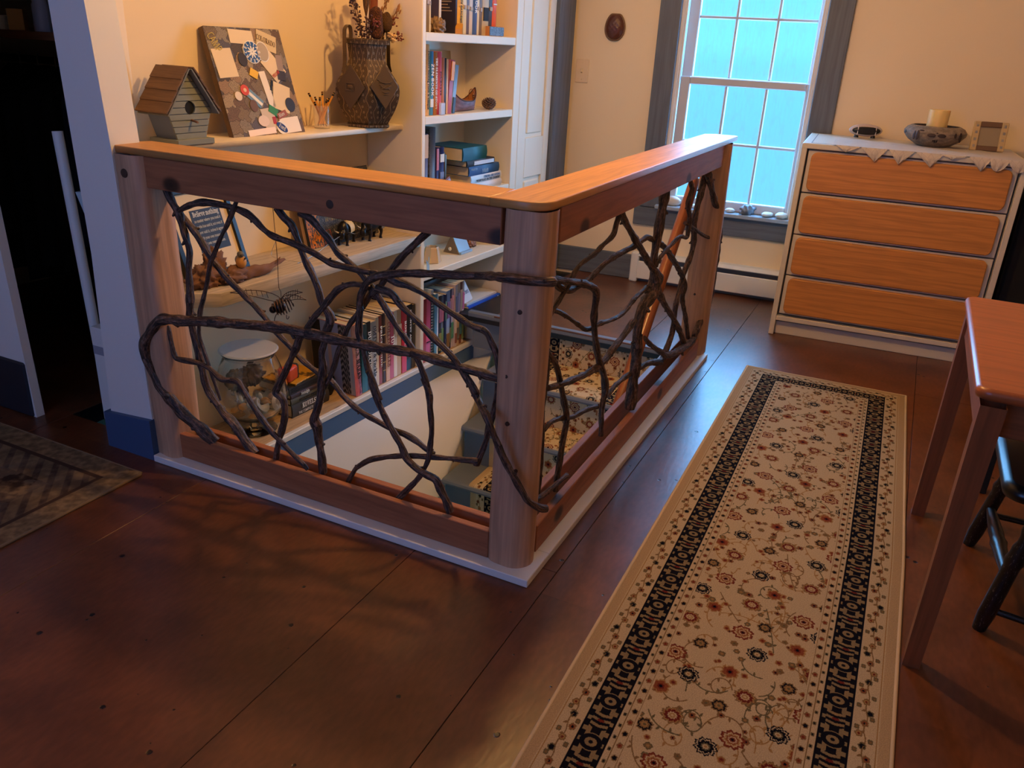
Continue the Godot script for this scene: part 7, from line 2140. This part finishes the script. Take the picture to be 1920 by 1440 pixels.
func table_corner() -> void:
	var t := thing("wooden_table", "reddish brown wooden table with rounded corners at the right edge", "table", at(0, 0, 0))
	var top := mb()
	slab(top, rrect(0.51, 0.79, 0.03, 6, Vector2(1.122, 0.584)), 0.664, 0.690, 0.009, LYING)
	part("tabletop", top, M.tablewood, t)
	part("apron", spanned(Vector3(0.886, 0.585, -0.95), Vector3(0.904, 0.664, -0.22), 0.002), M.legwood, t)
	part("apron", spanned(Vector3(1.33, 0.585, -0.95), Vector3(1.348, 0.664, -0.22), 0.002), M.legwood, t)
	part("apron", spanned(Vector3(0.904, 0.585, -0.235), Vector3(1.33, 0.664, -0.217), 0.002), M.legwood, t)
	part("apron", spanned(Vector3(0.904, 0.585, -0.955), Vector3(1.33, 0.664, -0.937), 0.002), M.legwood, t)
	for q in [[0.878, -0.212], [0.878, -0.965], [1.31, -0.212], [1.31, -0.965]]:
		var st := mb()
		st.set_smooth_group(FLAT)
		var f := Vector3(q[0], 0, q[1])
		var w0 := 0.036
		var w1 := 0.048
		var c := [Vector3(0, 0, 0), Vector3(1, 0, 0), Vector3(1, 0, 1), Vector3(0, 0, 1)]
		for k in 4:
			var a: Vector3 = c[k]
			var b: Vector3 = c[(k + 1) % 4]
			var sgn := Vector3(0, 0, 0)
			quad(st, f + a * w1 + Vector3(0, 0.664, 0), f + a * w0, f + b * w0, f + b * w1 + Vector3(0, 0.664, 0), Vector2(0.664, k * 0.1), Vector2(0, k * 0.1), Vector2(0, k * 0.1 + 0.04), Vector2(0.664, k * 0.1 + 0.05))
		quad(st, f, f + c[3] * w0, f + c[2] * w0, f + c[1] * w0)
		part("leg", st, M.legwood, t)
	# worn black chair tucked in from the right
	var h := thing("black_chair", "worn black painted wooden chair with turned legs under the table's right side", "chair", at(0, 0, 0))
	var seat := mb()
	slab(seat, rrect(0.46, 0.50, 0.05, 6, Vector2(1.215, 0.545)), 0.405, 0.445, 0.018, LYING)
	part("seat", seat, M.crackle, h)
	var legs := [[Vector3(1.045, 0, -0.415), Vector3(1.085, 0.41, -0.375)], [Vector3(1.035, 0, -0.835), Vector3(1.085, 0.41, -0.74)], [Vector3(1.40, 0, -0.36), Vector3(1.36, 0.41, -0.40)], [Vector3(1.40, 0, -0.84), Vector3(1.36, 0.41, -0.74)]]
	for q in legs:
		var st := mb()
		var pts := []
		for k in 25:
			var s := k / 24.0
			var p: Vector3 = q[0].lerp(q[1], s)
			var r := 0.0205 - 0.004 * s
			if s < 0.12: r = 0.015 + 0.004 * sin(s / 0.12 * PI / 2)
			for ring in [0.55, 0.62]: r += 0.005 * exp(-pow((s - ring) / 0.018, 2.0))
			if s > 0.62 and s < 0.75: r -= 0.004
			pts.append(Vector4(p.x, p.y, p.z, r))
		tube(st, pts, 16)
		part("leg", st, M.chipped, h)
	for q in [[0, 1, 0.42, 0.36], [2, 3, 0.42, 0.42], [0, 2, 0.16, 0.16], [1, 3, 0.30, 0.30], [0, 2, 0.56, 0.56]]:
		var a: Vector3 = legs[q[0]][0].lerp(legs[q[0]][1], q[2])
		var b: Vector3 = legs[q[1]][0].lerp(legs[q[1]][1], q[3])
		var st := mb()
		var pts := []
		for k in 17:
			var s := k / 16.0
			var p := a.lerp(b, s)
			var r := 0.008 + 0.007 * sin(s * PI)
			if q[0] == 0 and q[1] == 1: r = 0.010 + 0.008 * sin(s * PI) + 0.004 * exp(-pow((s - 0.42) / 0.03, 2.0)) - 0.004 * exp(-pow((s - 0.48) / 0.02, 2.0))
			else: r = 0.0085
			pts.append(Vector4(p.x, p.y, p.z, r))
		tube(st, pts, 12)
		part("stretcher", st, M.crackle if q[0] == 0 and q[1] == 1 else M.chipped, h)
	for z in [-0.76, -0.34]:
		var st := mb()
		bar(st, Vector3(1.40, 0.44, z), Vector3(1.50, 0.92, z - 0.02 * signf(z + 0.55)), 0.016, 0.013, 12)
		part("back_post", st, M.chipped, h)
	part("back_rail", boxed(Vector3(0.02, 0.10, 0.44), Vector3(1.49, 0.87, -0.55), 0.006), M.chipped, h)

func closet() -> void:
	# dim closet behind the white wall end: floor, walls, shelf, clothes
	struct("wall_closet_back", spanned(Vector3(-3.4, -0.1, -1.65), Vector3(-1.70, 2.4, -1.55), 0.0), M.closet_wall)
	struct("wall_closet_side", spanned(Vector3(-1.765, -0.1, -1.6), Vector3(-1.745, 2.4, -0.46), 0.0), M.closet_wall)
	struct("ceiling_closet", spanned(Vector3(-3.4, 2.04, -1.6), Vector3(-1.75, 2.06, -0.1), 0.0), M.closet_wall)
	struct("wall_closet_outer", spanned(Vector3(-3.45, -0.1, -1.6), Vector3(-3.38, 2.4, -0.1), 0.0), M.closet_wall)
	var s := thing("closet_shelf", "dark brown shelf high in the dim closet", "shelf", at(0, 0, 0))
	part("board", spanned(Vector3(-3.3, 1.205, -1.0), Vector3(-1.835, 1.232, -0.42), 0.002), M.legwood, s)
	part("clothes_rod", tube_of([Vector3(-3.3, 1.12, -0.75), Vector3(-1.835, 1.12, -0.75)], 0.014), M.iron, s)
	var y := 1.232
	var a := thing("white_cup", "small white cup at the far left of the closet shelf", "cup", at(-2.365, y, -0.46))
	part("cup", turned([Vector2(0, 0), Vector2(0.03, 0), Vector2(0.034, 0.045), Vector2(0.032, 0.046), Vector2(0.028, 0.006), Vector2(0, 0.006)], 24), M.white, a)
	var b := thing("small_carton", "small yellow and cream carton on the closet shelf beside the white cup", "carton", at(-2.275, y, -0.47, 0.7))
	part("body", boxed(Vector3(0.05, 0.068, 0.05), Vector3(0, 0.034, 0), 0.001), col(196, 150, 92), b)
	part("cream_panel", boxed(Vector3(0.002, 0.066, 0.046), Vector3(-0.0255, 0.034, 0), 0.0003), col(214, 206, 176), b)
	var c := thing("grey_bottle", "tall grey bottle on the closet shelf next to the white wall end", "bottle", at(-2.145, y, -0.47))
	part("bottle", turned([Vector2(0, 0), Vector2(0.028, 0), Vector2(0.03, 0.004), Vector2(0.028, 0.085), Vector2(0.024, 0.092), Vector2(0.024, 0.110), Vector2(0.02, 0.114), Vector2(0, 0.115)], 24), col(158, 158, 166), c)
	var e := thing("wire_basket", "thin pale rod leaning on the closet shelf behind the carton", "rod", at(-2.20, y, -0.55))
	part("rod", tube_of([Vector3(0.02, 0.0, 0), Vector3(-0.02, 0.20, -0.02)], 0.004), col(110, 100, 84), e)
	rng.seed = 9
	for i in 7:
		var x := -2.66 + i * 0.105
		var g := thing("hanging_garment", ["dark navy coat hanging deepest in the dim closet", "black garment second on the closet rod", "charcoal garment third on the closet rod", "dark blue garment in the middle of the closet rod", "black jacket fifth on the closet rod", "dark grey shirt sixth on the closet rod", "near-black garment nearest the white wall end in the closet"][i], "garment", at(x, 0, -0.72), "dark clothes hanging in the closet")
		var st := mb()
		var len := rng.randf_range(0.62, 0.82)
		sheet(st, 32, 16, func(u, t):
			var an: float = -u * TAU
			var w: float = lerpf(0.23, 0.05, smoothstep(0.86, 1.0, t))
			var th: float = 0.045 * (0.7 + 0.3 * (1.0 - t))
			var fold: float = 1.0 + 0.16 * sin(an * 7.0 + i) * (1.0 - t * 0.6)
			return Vector3(sin(an) * th * fold, 1.10 - len * (1.0 - t), cos(an) * w * fold))
		part("cloth", st, [M.dark_cloth, M.soft_black, M.dark_cloth][i % 3], g)
		part("hook", tube_of([Vector3(0, 1.09, 0), Vector3(0, 1.13, 0), Vector3(0.008, 1.145, 0)], 0.003), M.silver, g)
	var tgs := thing("paper_tags", "pair of small pale tags dangling from a dark garment", "tag", at(-2.03, 0.50, -0.50))
	for k in 2: part("tag", boxed(Vector3(0.012, 0.035, 0.001), Vector3(k * 0.016, 0, 0), 0.0002, Basis(Vector3.BACK, 0.2 - 0.35 * k)), col(150, 150, 156), tgs)
	var wb := thing("white_carton", "six-sided white carton with a tan patch hanging beside the dark clothes", "carton", at(-1.872, 0.60, -0.36, 0.2))
	var hx := mb()
	slab(hx, PackedVector2Array([Vector2(-0.05, 0.13), Vector2(0.055, 0.14), Vector2(0.075, 0.06), Vector2(0.03, -0.01), Vector2(-0.005, -0.012), Vector2(-0.02, 0.04)]), -0.03, 0.03, 0.003)
	part("carton", hx, M.white, wb)
	part("tan_patch", boxed(Vector3(0.036, 0.045, 0.002), Vector3(0.005, 0.035, 0.031), 0.0004), col(176, 130, 72), wb)
	var wp := thing("white_pole", "tall white pole leaning just inside the closet beside the wall end", "pole", at(0, 0, 0))
	part("pole", tube_of([Vector3(-1.715, 0.0, -0.18), Vector3(-1.79, 0.95, -0.20)], 0.0165), M.white, wp)
	part("clip", boxed(Vector3(0.04, 0.012, 0.012), Vector3(-1.71, 0.22, -0.175), 0.003), M.white, wp)
	var wh := thing("printed_carton", "narrow white printed carton standing behind the white pole", "carton", at(-1.66, 0, -0.155))
	part("carton", boxed(Vector3(0.055, 0.34, 0.05), Vector3(0, 0.17, 0), 0.002), M.white, wh)
	part("print_strip", boxed(Vector3(0.05, 0.03, 0.002), Vector3(0, 0.26, 0.0255), 0.0004), col(150, 150, 160), wh)
	# the lamp over the stairwell whose light the room shows, above the frame
	var l := thing("pendant_lamp", "round glowing pendant lamp hanging over the stairwell", "lamp", Transform3D(Basis(), LAMP_AT))
	var gl := mb()
	lump(gl, Vector3.ZERO, Vector3(0.055, 0.06, 0.055), 0.0, 1, 28)
	part("bulb", gl, M.bulb, l)
	part("socket", turned([Vector2(0.02, 0.058), Vector2(0.022, 0.065), Vector2(0.02, 0.10), Vector2(0.006, 0.11), Vector2(0, 0.11)], 20), M.iron, l)
	part("cord", tube_of([Vector3(0, 0.105, 0), Vector3(0, 0.325, 0)], 0.003), M.iron, l)
	part("canopy", turned([Vector2(0, 0.318), Vector2(0.05, 0.318), Vector2(0.052, 0.335), Vector2(0, 0.338)], 28), M.white, l)
	var om := OmniLight3D.new()
	om.name = "lamp_light"
	om.light_color = c8(255, 196, 118)
	om.light_energy = LAMP
	om.light_size = 0.045
	om.omni_range = 12.0
	om.omni_attenuation = 2.0
	om.shadow_enabled = true
	om.position = LAMP_AT
	add_child(om)

const LAMP := 1.45

func tube_of(pts: Array, r: float) -> SurfaceTool:
	var st := mb()
	tube(st, wire(pts, r), 14)
	return st
